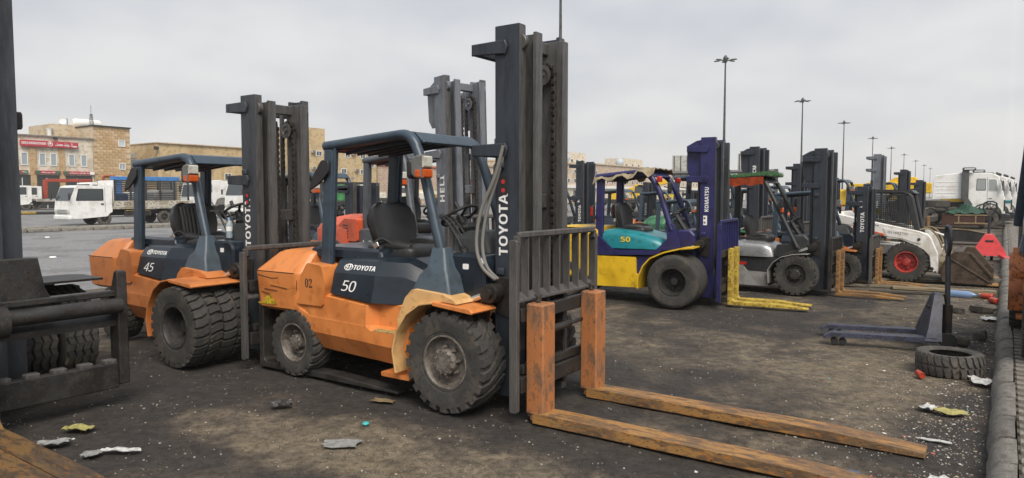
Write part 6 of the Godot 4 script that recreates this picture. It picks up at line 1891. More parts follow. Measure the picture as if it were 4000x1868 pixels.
# ---------------------------------------------------------------- across the road
func lamp_poles() -> void:
	var gm := mat("galvanised", Color(0.30, 0.31, 0.32), 0.45, 0.5, "steel", 0.3)
	var proto: Node3D = null
	var spots := [[-53.0, "tall lamp post cut by the top edge beside the number 50 forklift's mast"], [-96.5, "nearest lamp post with its whole lamp head in view"], [-146.4, "second lamp post in the row along the median"], [-196.3, "third lamp post in the row along the median"], [-253.5, "fourth lamp post in the row along the median"], [-309.6, "fifth lamp post in the row along the median"], [-363.3, "sixth lamp post in the row along the median"], [-430.9, "seventh lamp post in the row along the median"], [-496.5, "eighth lamp post in the row along the median"], [-557.8, "farthest lamp post at the end of the row"]]
	for s in spots:
		if proto == null:
			proto = thing("lamp_post", s[1], "lamp post", V(minf(-32.0, -32.0 + (s[0] + 96.5) * 0.0235), 0, s[0]), 0.0, "lamp posts along the road")
			var p := MB.new()
			p.tube([V(0, -0.05, 0), V(0, 0.5, 0), V(0, 20.0, 0)], [0.26, 0.24, 0.10], 12)
			put(p, "pole", gm, proto)
			var b := MB.new(); b.box(V(0, 0.15, 0), V(0.9, 0.4, 0.9), 0.05)
			put(b, "base", MT["kerb_concrete"], proto)
			var h := MB.new()
			h.tube([V(0, 19.9, 0), V(0, 20.5, 0), V(0, 20.9, 0)], [0.2, 0.35, 0.12], 12)
			put(h, "head", gm, proto)
			for i in 6:
				var a := TAU * i / 6.0
				var r := MB.new()
				r.tube([V(cos(a) * 0.2, 20.2, sin(a) * 0.2), V(cos(a) * 0.9, 20.25, sin(a) * 0.9)], 0.05, 6)
				r.bar(V(cos(a) * 0.8, 20.25, sin(a) * 0.8), V(cos(a) * 1.55, 20.22, sin(a) * 1.55), 0.36, 0.14, 0.04)
				put(r, "lamp_arm", gm, proto)
		else:
			copy_of(proto, "lamp_post", s[1], V(minf(-32.0, -32.0 + (s[0] + 96.5) * 0.0235), 0, s[0]), 0.0)

func face_window(parent: Node3D, z: float, y: float, w: float, h: float, frame: Material, glass: Material, panes := 2, x := 0.0) -> void:
	# a window in a wall that faces +x: reveal, frame and panes
	var m := MB.new()
	m.box(V(x + 0.03, y + h * 0.5 - 0.05, 0), V(0.1, 0.1, w + 0.1), 0.0); m.box(V(x + 0.03, y - h * 0.5 + 0.05, 0), V(0.1, 0.1, w + 0.1), 0.0)
	m.box(V(x + 0.031, y, w * 0.5), V(0.1, h - 0.1, 0.1), 0.0); m.box(V(x + 0.031, y, -w * 0.5), V(0.1, h - 0.1, 0.1), 0.0)
	for k in panes - 1: m.box(V(x + 0.02, y, -w * 0.5 + w * (k + 1.0) / panes), V(0.06, h - 0.1, 0.06), 0.0)
	var o := put(m, "window", frame, parent)
	o.position.z = z
	for k in panes:
		var g := MB.new()
		g.box(V(x + 0.005, y, -w * 0.5 + w * (k + 0.5) / panes), V(0.04, h - 0.14, w / panes - 0.1), 0.0)
		put(g, "pane", glass, o)

func air_unit(parent: Node3D, z: float, y: float) -> void:
	var m := MB.new(); m.box(V(0.22, y, z), V(0.45, 0.5, 0.75), 0.03)
	var o := put(m, "air_conditioner", mat("ac_white", Color(0.55, 0.53, 0.48), 0.6, 0.0, "worn", 0.6), parent)
	var g := MB.new()
	for i in 4: g.box(V(0.45, y - 0.16 + i * 0.1, z), V(0.02, 0.05, 0.6), 0.0)
	put(g, "grille", MT["black_plastic"], o)

func arabic_line(parent: Node, m: Material, xf: Transform3D, width: float, h: float, seed_: int) -> void:
	# joined right-to-left letter strokes: stems, teeth, bowls, loops and dots on one baseline
	var r := RandomNumberGenerator.new(); r.seed = seed_
	var k := MB.new(); k.xf = xf
	var x := width
	var t := h * 0.13
	while x > h * 0.4:
		var word := mini(r.randi_range(3, 6), int(x / (h * 0.35)))
		for i in word:
			var kind := r.randi_range(0, 4)
			var w: float = h * [0.28, 0.3, 0.42, 0.5, 0.34][kind]
			if x - w < 0.0: break
			k.bar(V(x, h * 0.28, 0), V(x - w, h * 0.28, 0), 0.02, t, 0.0, V(0, 1, 0))
			if kind == 0: k.bar(V(x - w * 0.5, h * 0.25, 0), V(x - w * 0.5, h, 0), t, 0.02, 0.0, V(0, 0, 1))
			elif kind == 1: k.bar(V(x - w * 0.5, h * 0.28, 0), V(x - w * 0.5, h * 0.55, 0), t, 0.02, 0.0, V(0, 0, 1))
			elif kind == 2:
				var pts: Array = []
				for j in 8: pts.push_back(V(x - w * 0.5 + cos(TAU * j / 8) * h * 0.16, h * 0.42 + sin(TAU * j / 8) * h * 0.15, 0))
				k.tube(pts, t * 0.45, 4, true)
			elif kind == 3:
				k.tube(smooth_path([V(x - w * 0.1, h * 0.3, 0), V(x - w * 0.2, h * 0.05, 0), V(x - w * 0.6, 0, 0), V(x - w * 0.95, h * 0.2, 0)], 3), t * 0.45, 4)
			if r.randf() < 0.5: k.box(V(x - w * 0.5, h * (0.75 if r.randf() < 0.5 else 0.05), 0), V(t, t, 0.02), 0.0)
			x -= w
		x -= h * 0.25
	put(k, "arabic_lettering", m, parent)

func restaurant() -> void:
	# front wall plane at x = 0 of this thing, z runs along the street
	var f := thing("restaurant_building", "two storey restaurant building with a red sign and a stone clad stair tower", "building", V(-106, 0, 0))
	var cream := mat("cream_wall", Color(0.74, 0.69, 0.60), 0.85, 0.0, "wall", 0.12)
	var beige := mat("beige_wall", Color(0.66, 0.55, 0.41), 0.85, 0.0, "wall", 0.1)
	var frame := mat("window_white", Color(0.72, 0.72, 0.70), 0.6)
	var glass := mat("blind_glass", Color(0.30, 0.35, 0.38), 0.15)
	var dark := mat("shop_dark", Color(0.03, 0.033, 0.036), 0.3)
	var w := MB.new(); w.box(V(-6, 4.85, -39.4), V(12, 9.7, 17.3), 0.0)
	put(w, "wall", cream, f)
	var cp := MB.new(); cp.box(V(-5.9, 9.78, -39.4), V(12.3, 0.16, 17.5), 0.0)
	put(cp, "coping", MT["kerb_concrete"], f)
	for z: float in [-33.5, -36.9, -40.45, -43.95]:
		var p := MB.new(); p.box(V(0.08, 4.1, z), V(0.16, 8.2, 0.72), 0.0)
		put(p, "stone_pilaster", mat("sandstone_b", Color(0.56, 0.40, 0.23), 0.85, 0.0, "wall", 0.5), f)
	for z: float in [-35.2, -39.47, -41.6, -42.95, -45.22, -46.8]: face_window(f, z, 6.65, 0.72, 1.7, frame, glass, 1, 0.0)
	# tower faced with stone slabs laid in courses
	var tw := MB.new(); tw.box(V(-4, 5.8, -50.65), V(8.2, 11.6, 5.1), 0.0)
	var to := put(tw, "stair_tower", beige, f)
	var tones := [mat("sandstone_a", Color(0.62, 0.45, 0.27), 0.85, 0.0, "wall", 0.4), MT["sandstone_b"], mat("sandstone_c", Color(0.68, 0.51, 0.33), 0.85, 0.0, "wall", 0.4), mat("sandstone_d", Color(0.58, 0.40, 0.22), 0.85, 0.0, "wall", 0.4)]
	var sl := MB.new(); sl.box(Vector3.ZERO, V(0.06, 0.375, 0.81), 0.01)
	var sm := sl.mesh()
	for row in 29:
		for col in 6:
			var z := -48.52 - col * 0.83 - (0.41 if row % 2 else 0.0)
			if z < -52.85: continue
			var o := put_mesh(sm, "stone_slab", tones[rng.randi() % 4], to)
			o.position = V(0.13 + rng.randf_range(0, 0.015), 0.25 + row * 0.395, z)
	var tc := MB.new(); tc.box(V(-3.9, 11.68, -50.65), V(8.6, 0.16, 5.3), 0.0)
	put(tc, "coping", MT["black_steel"], to)
	face_window(f, -51.95, 9.4, 0.9, 1.0, frame, mat("sky_glass", Color(0.5, 0.53, 0.55), 0.08), 1, 0.17)
	face_window(f, -51.92, 6.05, 0.85, 0.95, frame, glass, 2, 0.17)
	var ph := MB.new(); ph.box(V(-9, 10.9, -47.4), V(7.8, 2.2, 4.8), 0.0)
	put(ph, "roof_house", beige, f)
	# signs
	var sb := MB.new(); sb.box(V(0.32, 8.7, -42.45), V(0.28, 0.82, 7.0), 0.02)
	var so := put(sb, "sign_board", mat("sign_red", Color(0.42, 0.03, 0.05), 0.5), f)
	var face := Transform3D(Basis(V(0, 0, -1), V(0, 1, 0), V(1, 0, 0)), V(0.465, 0, 0))
	lettering(so, "SADIQ AL BUKHARI RESTAURANT", 0.4, MT["white_print"], face * Transform3D(Basis(), V(39.05, 8.5, 0)), false, 0.42, true, 0.02)
	arabic_line(so, MT["white_print"], face * Transform3D(Basis(), V(42.95, 8.42, 0.01)), 2.8, 0.55, 3)
	var em := MB.new(); em.xf = face * Transform3D(Basis(), V(42.45, 8.72, 0.0))
	var pts: Array = []
	for i in 14: pts.push_back(V(cos(TAU * i / 14) * 0.28, sin(TAU * i / 14) * 0.3, 0))
	em.tube(pts, 0.04, 4, true)
	em.box(V(0, 0.02, 0), V(0.3, 0.16, 0.04), 0.02); em.box(V(0, 0.16, 0), V(0.12, 0.16, 0.04), 0.02)
	put(em, "emblem", MT["white_print"], so)
	var green := mat("sign_green", Color(0.03, 0.13, 0.07), 0.5)
	for e in [[-39.0, 1.5, 0], [-42.1, 3.1, 1], [-46.0, 4.0, 2]]:
		var b := MB.new(); b.box(V(0.25, 4.93, e[0]), V(0.2, 0.42, e[1]), 0.01)
		var bo := put(b, "shop_sign", MT["sign_red"], f)
		for s: float in [-1.0, 1.0]:
			var g := MB.new(); g.box(V(0.36, 4.93, e[0] + s * (e[1] * 0.5 - 0.32)), V(0.02, 0.38, 0.6), 0.0)
			put(g, "sign_end", green if e[2] != 2 or s > 0 else MT["white_print"], bo)
		arabic_line(bo, MT["white_print"], face * Transform3D(Basis(), V(-e[0] - e[1] * 0.5 + 0.7, 4.8, -0.1)), maxf(e[1] - 1.4, 0.6), 0.28, 10 + e[2])
	for e in [[-39.3, 1.6], [-42.2, 2.8], [-46.0, 3.6], [-35.2, 2.6]]:
		var d := MB.new(); d.box(V(0.02, 2.3, e[0]), V(0.1, 4.5, e[1]), 0.0)
		var d_o := put(d, "shop_front", dark, f)
		var l := MB.new(); l.box(V(0.09, 2.1, e[0] + 0.2), V(0.04, 4.1, 0.08), 0.0)
		put(l, "door_frame", frame, d_o)
	for z: float in [-38.2, -43.2]:
		var l := MB.new(); l.box(V(0.25, 9.55, z), V(0.4, 0.25, 0.45), 0.03)
		put(l, "flood_lamp", MT["black_plastic"], f)
	# roof plant
	var tk := MB.new(); tk.xf = Transform3D(Basis(), V(-8, 12.6, -50.9))
	tk.tube([V(0, 0, 2.0), V(0, 0, 1.7), V(0, 0, -1.7), V(0, 0, -2.0)], [0.45, 0.68, 0.68, 0.45], 20)
	put(tk, "water_tank", frame, f, 50)
	var lm := MB.new()
	for s: float in [-1.0, 1.0]:
		for q: float in [-1.0, 1.0]: lm.bar(V(-5.8 + s * 0.28, 11.7, -50.6 + q * 0.28), V(-5.8 + s * 0.1, 13.9, -50.6 + q * 0.1), 0.05, 0.05, 0.0)
	for i in 6:
		var y := 11.9 + i * 0.34; var k := 0.28 - i * 0.03
		lm.bar(V(-5.8 + k, y, -50.6 - k), V(-5.8 + k - 0.02, y + 0.3, -50.6 + k), 0.04, 0.04, 0.0)
		lm.bar(V(-5.8 + k, y, -50.6 + k), V(-5.8 + k - 0.02, y + 0.3, -50.6 - k), 0.04, 0.04, 0.0)
	lm.tube([V(-5.8, 13.8, -50.6), V(-5.8, 15.2, -50.6)], 0.03, 6)
	put(lm, "lattice_mast", MT["black_steel"], f)
	var ds := MB.new(); ds.xf = Transform3D(Basis(V(0, 1, 0), 1.2) * Basis(V(1, 0, 0), -0.4), V(-7, 12.55, -47.2))
	ds.lathe([V2(0.45, 0.12), V2(0.3, 0.03), V2(0.001, 0.0)], 18)
	ds.tube([V(0, -0.5, 0), V(0, 0, 0)], 0.03, 6)
	put(ds, "satellite_dish", frame, f)
	var an := MB.new(); an.tube([V(-7, 11.9, -47.8), V(-7, 13.1, -47.8)], 0.05, 6); put(an, "antenna_post", MT["black_steel"], f)
	var ch := MB.new(); ch.tube([V(-5, 9.7, -44.6), V(-5, 10.9, -44.6), V(-5, 11.3, -44.6)], [0.3, 0.28, 0.45], 14); put(ch, "vent_chimney", frame, f)
	var pipe := MB.new(); pipe.tube(bent([V(0.25, 2.5, -49.2), V(0.25, 4.6, -49.2), V(0.25, 4.6, -50.8)], 0.2), 0.12, 8); put(pipe, "red_pipe", MT["dull_red"], f)

func wide_buildings() -> void:
	var frame := MT["window_white"] as Material
	var gd := mat("window_dark", Color(0.06, 0.075, 0.08), 0.1)
	var tan_ := mat("tan_wall", Color(0.62, 0.48, 0.28), 0.85, 0.0, "wall", 0.1)
	var a := thing("warehouse", "long plain tan warehouse wall beside the stone clad tower", "building", V(-106, 0, -64.6))
	var m := MB.new(); m.box(V(-8, 4.9, 0), V(16, 9.8, 14.6), 0.0); put(m, "wall", tan_, a)
	m = MB.new(); m.box(V(-7.9, 9.86, 0), V(16.4, 0.14, 14.8), 0.0); put(m, "coping", MT["beige_wall"], a)
	face_window(a, -4.5, 4.9, 1.2, 1.2, frame, gd, 2)
	m = MB.new(); m.box(V(0.3, 9.0, 7.6), V(0.5, 0.5, 0.6), 0.05); put(m, "flood_lamp", MT["black_plastic"], a)
	for i in 5:
		m = MB.new(); m.box(V(0.06, 2.2, -5.6 + i * 2.8), V(0.12, 4.2, 2.3), 0.0); put(m, "roller_shutter", mat("shutter_grey", Color(0.2, 0.2, 0.2), 0.6, 0.0, "wall", 0.3), a)
	var s := thing("shed", "pale corrugated shed with a low gable between the tan buildings", "shed", V(-112, 0, -58.5))
	m = MB.new()
	m.xf = Transform3D(Basis(V(0, 0, -1), V(0, 1, 0), V(1, 0, 0)), Vector3.ZERO)
	m.prism([V2(-3.5, 0), V2(3.5, 0), V2(3.5, 7.9), V2(-1.0, 8.6), V2(-3.5, 8.2)], -10, 0, 0.0); put(m, "wall", mat("shed_grey", Color(0.42, 0.42, 0.41), 0.6, 0.1, "wall", 0.2), s)
	for i in 22:
		var q := MB.new(); q.box(V(0.03, 2.0 + i * 0.27, 0), V(0.06, 0.1, 7.0), 0.02); put(q, "corrugation", MT["shed_grey"], s)
	var t := thing("apartment_block", "tall tan apartment block with window air conditioners above a dark ground floor", "building", V(-95, 0, 0))
	var tw := mat("block_tan", Color(0.60, 0.47, 0.28), 0.85, 0.0, "wall", 0.12)
	m = MB.new(); m.box(V(-7, 7.35, -83.5), V(14, 6.3, 17.4), 0.0); put(m, "wall", tw, t)
	m = MB.new(); m.box(V(-7, 11.8, -77.6), V(13.8, 2.6, 5.6), 0.0); put(m, "roof_house", tan_, t)
	m = MB.new(); m.box(V(-7.2, 2.1, -83.5), V(13.6, 4.2, 17.0), 0.0); put(m, "ground_floor", mat("dark_front", Color(0.045, 0.047, 0.05), 0.6, 0.0, "wall", 0.3), t)
	for i in 15:
		m = MB.new(); m.box(V(-0.33, 2.1, -75.6 - i * 1.1), V(0.12, 4.0, 0.12), 0.0); put(m, "shutter_rib", MT["black_steel"], t)
	for w in [[-79.0, 8.87], [-78.9, 6.0], [-85.3, 8.95], [-88.85, 8.9], [-88.85, 6.05], [-84.4, 6.1], [-75.6, 8.9], [-91.0, 7.4]]: face_window(t, w[0], w[1], 1.15, 0.9, frame, gd, 2)
	for w in [[-77.65, 9.15], [-77.7, 6.4], [-87.2, 6.35], [-86.6, 9.2], [-90.2, 9.0]]: air_unit(t, w[0], w[1])
	arabic_line(t, mat("mural_violet", Color(0.16, 0.13, 0.28), 0.7), Transform3D(Basis(V(0, 0, -1), V(0, 1, 0), V(1, 0, 0)), V(0.02, 4.7, -84.2)), 2.6, 0.6, 21)
	# brick faced pink house, then the long row farther along the road
	var br := thing("brick_house", "low pinkish block house with a red roof line behind the white crane", "building", V(-96, 0, -104))
	var pk := mat("pink_wall", Color(0.60, 0.47, 0.38), 0.85, 0.0, "wall", 0.15)
	m = MB.new(); m.box(V(-6, 3.7, 0), V(12, 7.4, 21), 0.0); put(m, "wall", pk, br)
	m = MB.new(); m.box(V(-5.9, 7.5, 0), V(12.3, 0.25, 21.2), 0.0); put(m, "roof_edge", MT["dull_red"], br)
	var bk := MB.new(); bk.box(Vector3.ZERO, V(0.05, 0.42, 0.95), 0.02)
	var bmesh := bk.mesh()
	var tones := [pk, mat("pink_wall_b", Color(0.56, 0.43, 0.35), 0.85, 0.0, "wall", 0.15), mat("pink_wall_c", Color(0.63, 0.50, 0.41), 0.85, 0.0, "wall", 0.15)]
	for row in 13:
		for col in 21:
			var o := put_mesh(bmesh, "wall_block", tones[rng.randi() % 3], br)
			o.position = V(0.012 + rng.randf_range(0, 0.01), 1.6 + row * 0.45, 9.9 - col * 0.98 - (0.3 if row % 2 else 0.0))
	for w in [[4.0, 5.2], [-2.0, 5.2], [-7.5, 5.2]]: face_window(br, w[0], w[1], 1.1, 1.1, frame, gd, 2, 0.06)
	var c2 := mat("pink_cream", Color(0.68, 0.57, 0.46), 0.85, 0.0, "wall", 0.1)
	var row := [[-122.0, 13.0, 8.0, "beige block with a dark awning farther along the road, right of the pink block house", pk], [-144.0, 28.0, 9.8, "long beige two storey block behind the black mast left of the yellow forklift", c2], [-179.0, 38.0, 10.2, "longest pinkish block with a row of small windows behind the yellow forklift's roof", pk], [-222.0, 44.0, 9.6, "far beige block behind the back of the road signs", c2], [-275.0, 55.0, 9.0, "farthest pale block at the end of the street", pk]]
	for e in row:
		var h := thing("street_block", e[3], "building", V(-90, 0, e[0]), 0.0, "buildings along the far side of the road")
		m = MB.new(); m.box(V(-7, e[2] * 0.5, 0), V(14, e[2], e[1]), 0.0); put(m, "wall", e[4], h)
		m = MB.new(); m.box(V(-6.9, e[2] + 0.1, 0), V(14.4, 0.3, e[1] + 0.3), 0.0); put(m, "cornice", MT["beige_wall"], h)
		m = MB.new(); m.box(V(0.3, 4.1, 0), V(0.8, 0.7, e[1] - 0.6), 0.0); put(m, "shop_fascia", frame, h)
		m = MB.new(); m.box(V(0.02, 1.9, 0), V(0.12, 3.6, e[1] - 1.5), 0.0); put(m, "shop_front", MT["cream_wall"], h)
		var n := int(e[1] / 3.1)
		for i in n:
			face_window(h, -e[1] * 0.5 + (i + 0.5) * e[1] / n, 5.6, 1.1, 1.15, frame, gd, 1)
			if i % 3 == 0 and e[2] > 9.0: face_window(h, -e[1] * 0.5 + (i + 0.5) * e[1] / n, 8.0, 1.0, 1.0, frame, gd, 1)
			if i % 2 == 0:
				m = MB.new(); m.box(V(0.09, 1.7, -e[1] * 0.5 + (i + 0.5) * e[1] / n), V(0.05, 3.0, 1.9), 0.0); put(m, "shop_door", gd, h)
	# roof houses on the long blocks
	for e in [[-171.5, 9.5, 3.2, 0, "square stair house with roof tanks on the block left of the yellow forklift"], [-207.0, 15.0, 3.0, 1, "broad stair house with a domed water tank above the longest pinkish block"]]:
		var q := thing("roof_house", e[4], "building", V(-98, 0, e[0]))
		m = MB.new(); m.box(V(-3, 10.2 + e[2] * 0.5, 0), V(6, e[2] + 0.6, e[1]), 0.0); put(m, "wall", MT["cream_wall"], q)
		for k in 3: face_window(q, -e[1] * 0.3 + k * e[1] * 0.3, 11.4, 1.4, 1.0, frame, gd, 1)
		m = MB.new(); m.ball(V(0.5, 12.0, e[1] * 0.5 + 2.5), V(1.3, 1.3, 1.3)); put(m, "water_tank", mat("tank_blue", Color(0.42, 0.48, 0.55), 0.5), q, 60)

func road_signs() -> void:
	var f := thing("sign_gantry", "grey gantry pipe carrying the backs of three large road signs", "road sign", V(0, 0, -91))
	var gm: Material = MT["galvanised"]
	var m := MB.new(); m.tube([V(-41.0, 4.75, 2.5), V(-25.0, 5.05, -5.5)], 0.24, 12); put(m, "beam", gm, f)
	m = MB.new(); m.tube([V(-25.0, 0, -5.5), V(-25.0, 5.3, -5.5)], 0.3, 12); put(m, "post", gm, f)
	var panel := mat("sign_back", Color(0.52, 0.54, 0.54), 0.5, 0.3, "wall", 0.3)
	for e in [[-37.3, -34.2, 7.2, 3.9], [-33.4, -31.6, 6.4, 3.9], [-29.6, -27.2, 7.4, 3.7]]:
		var x: float = (e[0] + e[1]) * 0.5; var t: float = (x + 41.0) / 16.0
		var p := MB.new()
		p.box(Vector3.ZERO, V(e[1] - e[0], e[2] - e[3], 0.06), 0.01)
		var o := put(p, "sign_panel", panel, f)
		o.position = V(x, (e[2] + e[3]) * 0.5, lerpf(2.5, -5.5, t) - 0.4); o.rotation.y = atan2(8.0, 16.0)
		for k in 4:
			var r := MB.new(); r.box(V((k - 1.5) / 3.6 * (e[1] - e[0]), 0, 0.06), V(0.1, e[2] - e[3] - 0.1, 0.08), 0.0)
			put(r, "rib", MT["black_steel"], o)

func add_road_wheels(f: Node3D, xs: Array, z: float, r: float, w: float, rim: Material) -> void:
	for x in xs:
		for s: int in [1, -1]: add_wheel(f, V(x, r, s * z), s, r, w, r * 0.55, "ribs", rim, 0.2, 6, 0.35, MT["rubber_dusty"])

func cabover(f: Node3D, x0: float, x1: float, y0: float, h: float, hw: float, paint: Material) -> void:
	var gl: Material = MT["dark_glass"]
	var m := MB.new()
	m.prism(rpoly([V2(x1 - 0.05, y0), V2(x1, y0 + 0.5), V2(x1 - 0.06, y0 + (h - y0) * 0.52), V2(x1 - 0.36, h - 0.08), V2(x1 - 0.6, h), V2(x0, h - 0.03), V2(x0, y0 + 0.35), V2(x0 + 0.15, y0 + 0.3), V2(x0 + 0.3, y0 + 0.1), V2(x1 - 0.75, y0)], 0.05), -hw, hw, 0.05)
	put(m, "cab", paint, f)
	var ym := y0 + (h - y0) * 0.53
	for s: float in [1.0, -1.0]:
		window_part(f, [V2(x1 - 0.34, ym), V2(x1 - 0.5, h - 0.2), V2(x0 + 0.5, h - 0.2), V2(x0 + 0.5, ym)], s * (hw - 0.03), s * (hw + 0.012), gl, MT["black_paint"])
		var sm := MB.new(); sm.bar(V(x0 + 0.42, h - 0.12, s * (hw + 0.002)), V(x0 + 0.42, y0 + 0.35, s * (hw + 0.002)), 0.006, 0.015, 0.0)
		put(sm, "door_gap", MT["black_plastic"], f)
		var dh := MB.new(); dh.box(V(x0 + 0.58, ym - 0.2, s * (hw + 0.01)), V(0.16, 0.09, 0.03), 0.01)
		put(dh, "door_handle", MT["black_plastic"], f)
		mirror_part(f, V(x1 + 0.08, ym + 0.25, s * (hw + 0.18)), 0.09, 0.2, V(x1 - 0.25, h - 0.3, s * hw))
		var hl := MB.new(); hl.box(V(x1 - 0.04, y0 + 0.42, s * (hw - 0.22)), V(0.14, 0.22, 0.36), 0.04)
		put(hl, "headlamp", MT["lens"], f)
	var ws := MB.new()
	var a := V2(x1 - 0.055, ym); var b := V2(x1 - 0.345, h - 0.16)
	var d := (b - a).normalized(); var nrm := V2(d.y, -d.x)
	ws.prism([a + d * 0.02, a + d * 0.02 + nrm * 0.035, b + nrm * 0.035, b], -hw + 0.1, hw - 0.1, 0.006)
	put(ws, "windscreen", gl, f)
	var gr := MB.new()
	for k in 3: gr.box(V(x1 + 0.0, y0 + 0.30 + k * 0.10, 0), V(0.04, 0.03, hw * 1.3), 0.008)
	tag(put(gr, "grille", MT["black_plastic"], f), "", "", "", "stuff")
	var bp := MB.new(); bp.box(V(x1 - 0.06, y0 + 0.06, 0), V(0.24, 0.26, hw * 2 + 0.04), 0.05)
	put(bp, "bumper", paint, f)

func stake_truck() -> void:
	# delivery truck with a slatted rack, driving along the far carriageway
	var f := thing("delivery_truck", "white delivery truck with a dark slatted rack on its flat bed, on the road", "truck", V(-45.55, 0, -20.75), -PI / 2)
	var wm: Material = MT["cab_white"]
	cabover(f, -0.45, 1.95, 0.42, 2.38, 1.0, wm)
	add_road_wheels(f, [0.0, -3.7], 0.86, 0.4, 0.24, MT["rim_dark"])
	var bed := mat("bed_cream", Color(0.50, 0.47, 0.40), 0.6, 0.0, "worn", 0.3)
	var m := MB.new(); m.box(V(-3.05, 1.0, 0), V(5.1, 0.12, 2.1), 0.01); put(m, "bed_floor", bed, f)
	for s: float in [1.0, -1.0]:
		m = MB.new(); m.box(V(-3.05, 1.25, s * 1.04), V(5.1, 0.4, 0.05), 0.01); put(m, "drop_side", bed, f)
		m = MB.new(); m.box(V(-2.0, 0.72, s * 0.95), V(1.7, 0.4, 0.05), 0.01); put(m, "side_guard", MT["black_steel"], f)
		m = MB.new(); m.box(V(-2.0, 0.85, s * 0.98), V(1.5, 0.04, 0.03), 0.006); put(m, "yellow_rail", MT["dull_yellow"], f)
		for i in 11:
			m = MB.new(); m.box(V(-2.95, 1.55 + i * 0.115, s * 1.0), V(4.8, 0.05, 0.025), 0.0); put(m, "rack_slat", MT["black_paint"], f)
		for i in 6:
			m = MB.new(); m.box(V(-0.62 - i * 0.94, 2.1, s * 1.02), V(0.12, 1.3, 0.04), 0.0); put(m, "rack_post", MT["black_paint"], f)
	m = MB.new(); m.box(V(-0.6, 2.0, 0), V(0.1, 1.4, 2.0), 0.02); put(m, "head_board", wm, f)
	m = MB.new(); m.box(V(-2.9, 0.75, 0), V(5.4, 0.26, 0.8), 0.02); put(m, "chassis", MT["black_steel"], f)
	for e in [[-1.2, 0.7, 0.8, "blue_print"], [-2.6, 1.2, 0.9, "film_white"], [-4.0, 1.1, 1.0, "film_white"]]:
		mat("blue_print", Color(0.05, 0.12, 0.32), 0.6, 0.0, "cloth", 0.6)
		m = MB.new(); m.box(V(e[0], 1.1 + e[2] * 0.5, 0), V(e[1], e[2], 1.6), 0.08)
		var o := put(m, "cargo_pack", MT[e[3]])
		o.transform = f.transform
		tag(o, "blue wrapped pack on the delivery truck's bed, behind the cab" if e[3] == "blue_print" else ("white wrapped pack in the middle of the delivery truck's bed" if e[0] > -3.0 else "white wrapped pack at the tail of the delivery truck's bed"), "cargo")

func flat_truck(label: String, at: Vector3, turn: float, paint: Material, deck: Material, length: float, cab := true, scale := 1.0) -> Node3D:
	var f := thing("flatbed_truck", label, "truck", at, turn, "trucks across the road")
	f.scale = Vector3.ONE * scale
	if cab: cabover(f, -0.6, 1.5, 0.6, 2.85, 1.15, paint)
	var m := MB.new(); m.box(V(-1.0 - length * 0.5, 1.2, 0), V(length, 0.2, 2.4), 0.02); put(m, "deck", deck, f)
	m = MB.new(); m.box(V(-0.6 - length * 0.5, 0.9, 0), V(length + 0.6, 0.28, 0.9), 0.02); put(m, "chassis", MT["black_steel"], f)
	for s: float in [1.0, -1.0]:
		m = MB.new(); m.box(V(-1.0 - length * 0.5, 1.05, s * 1.19), V(length, 0.12, 0.06), 0.01); put(m, "side_rail", deck, f)
		m = MB.new(); m.box(V(-2.2, 0.85, s * 1.05), V(1.3, 0.5, 0.3), 0.03); put(m, "locker", MT["black_steel"], f)
	add_road_wheels(f, [0.0, -length * 0.72, -length * 0.72 - 1.35], 1.0, 0.5, 0.3, MT["rim_dark"])
	return f

func crane(label: String, at: Vector3, turn: float, paint: Material, boom: Material, lift: float, length: float) -> void:
	var f := thing("crane_truck", label, "crane", at, turn, "cranes across the road")
	var m := MB.new(); m.box(V(-2.5, 1.1, 0), V(8.0, 0.5, 2.4), 0.05); put(m, "carrier", MT["black_steel"], f)
	m = MB.new(); m.box(V(2.2, 1.6, 0.5), V(1.6, 1.3, 1.2), 0.15); put(m, "drive_cab", paint, f)
	m = MB.new(); m.prism(rpoly([V2(-2.6, 1.45), V2(-0.2, 1.45), V2(-0.2, 2.6), V2(-0.9, 3.1), V2(-2.2, 3.1)], 0.1), -0.3, 1.1, 0.04); put(m, "crane_cab", paint, f)
	window_part(f, [V2(-2.2, 2.1), V2(-0.4, 2.1), V2(-0.9, 2.9), V2(-2.1, 2.9)], 1.08, 1.12, MT["dark_glass"], MT["black_paint"])
	m = MB.new()
	var a := V(-3.2, 2.3, -0.3); var d := V(cos(lift), sin(lift), 0)
	m.bar(a, a + d * length * 0.75, 0.6, 0.75, 0.05); m.bar(a + d * length * 0.74, a + d * length, 0.42, 0.52, 0.04)
	put(m, "boom", boom, f)
	m = MB.new(); m.tube([V(-0.5, 1.6, -0.3), a + d * length * 0.4 - V(0, 0.2, 0)], 0.13, 10); put(m, "boom_cylinder", MT["black_steel"], f)
	m = MB.new(); m.box(V(-4.6, 1.7, 0), V(1.6, 0.9, 2.2), 0.1); put(m, "ballast", paint, f)
	m = MB.new(); m.box(V(-6.45, 0.85, 0), V(0.06, 0.3, 2.4), 0.01)
	var st := put(m, "striped_board", MT["white_print"], f)
	for i in 7:
		var q := MB.new(); q.prism([V2(-1.1 + i * 0.32, 0.71), V2(-0.98 + i * 0.32, 0.71), V2(-0.86 + i * 0.32, 0.99), V2(-0.98 + i * 0.32, 0.99)], 0.0, 0.008)
		var o := put(q, "stripe", MT["red_print"], st)
		o.rotation.y = -PI / 2; o.position.x = -6.482
	add_road_wheels(f, [1.2, -0.4, -3.0, -4.4], 1.0, 0.52, 0.34, MT["rim_dark"])

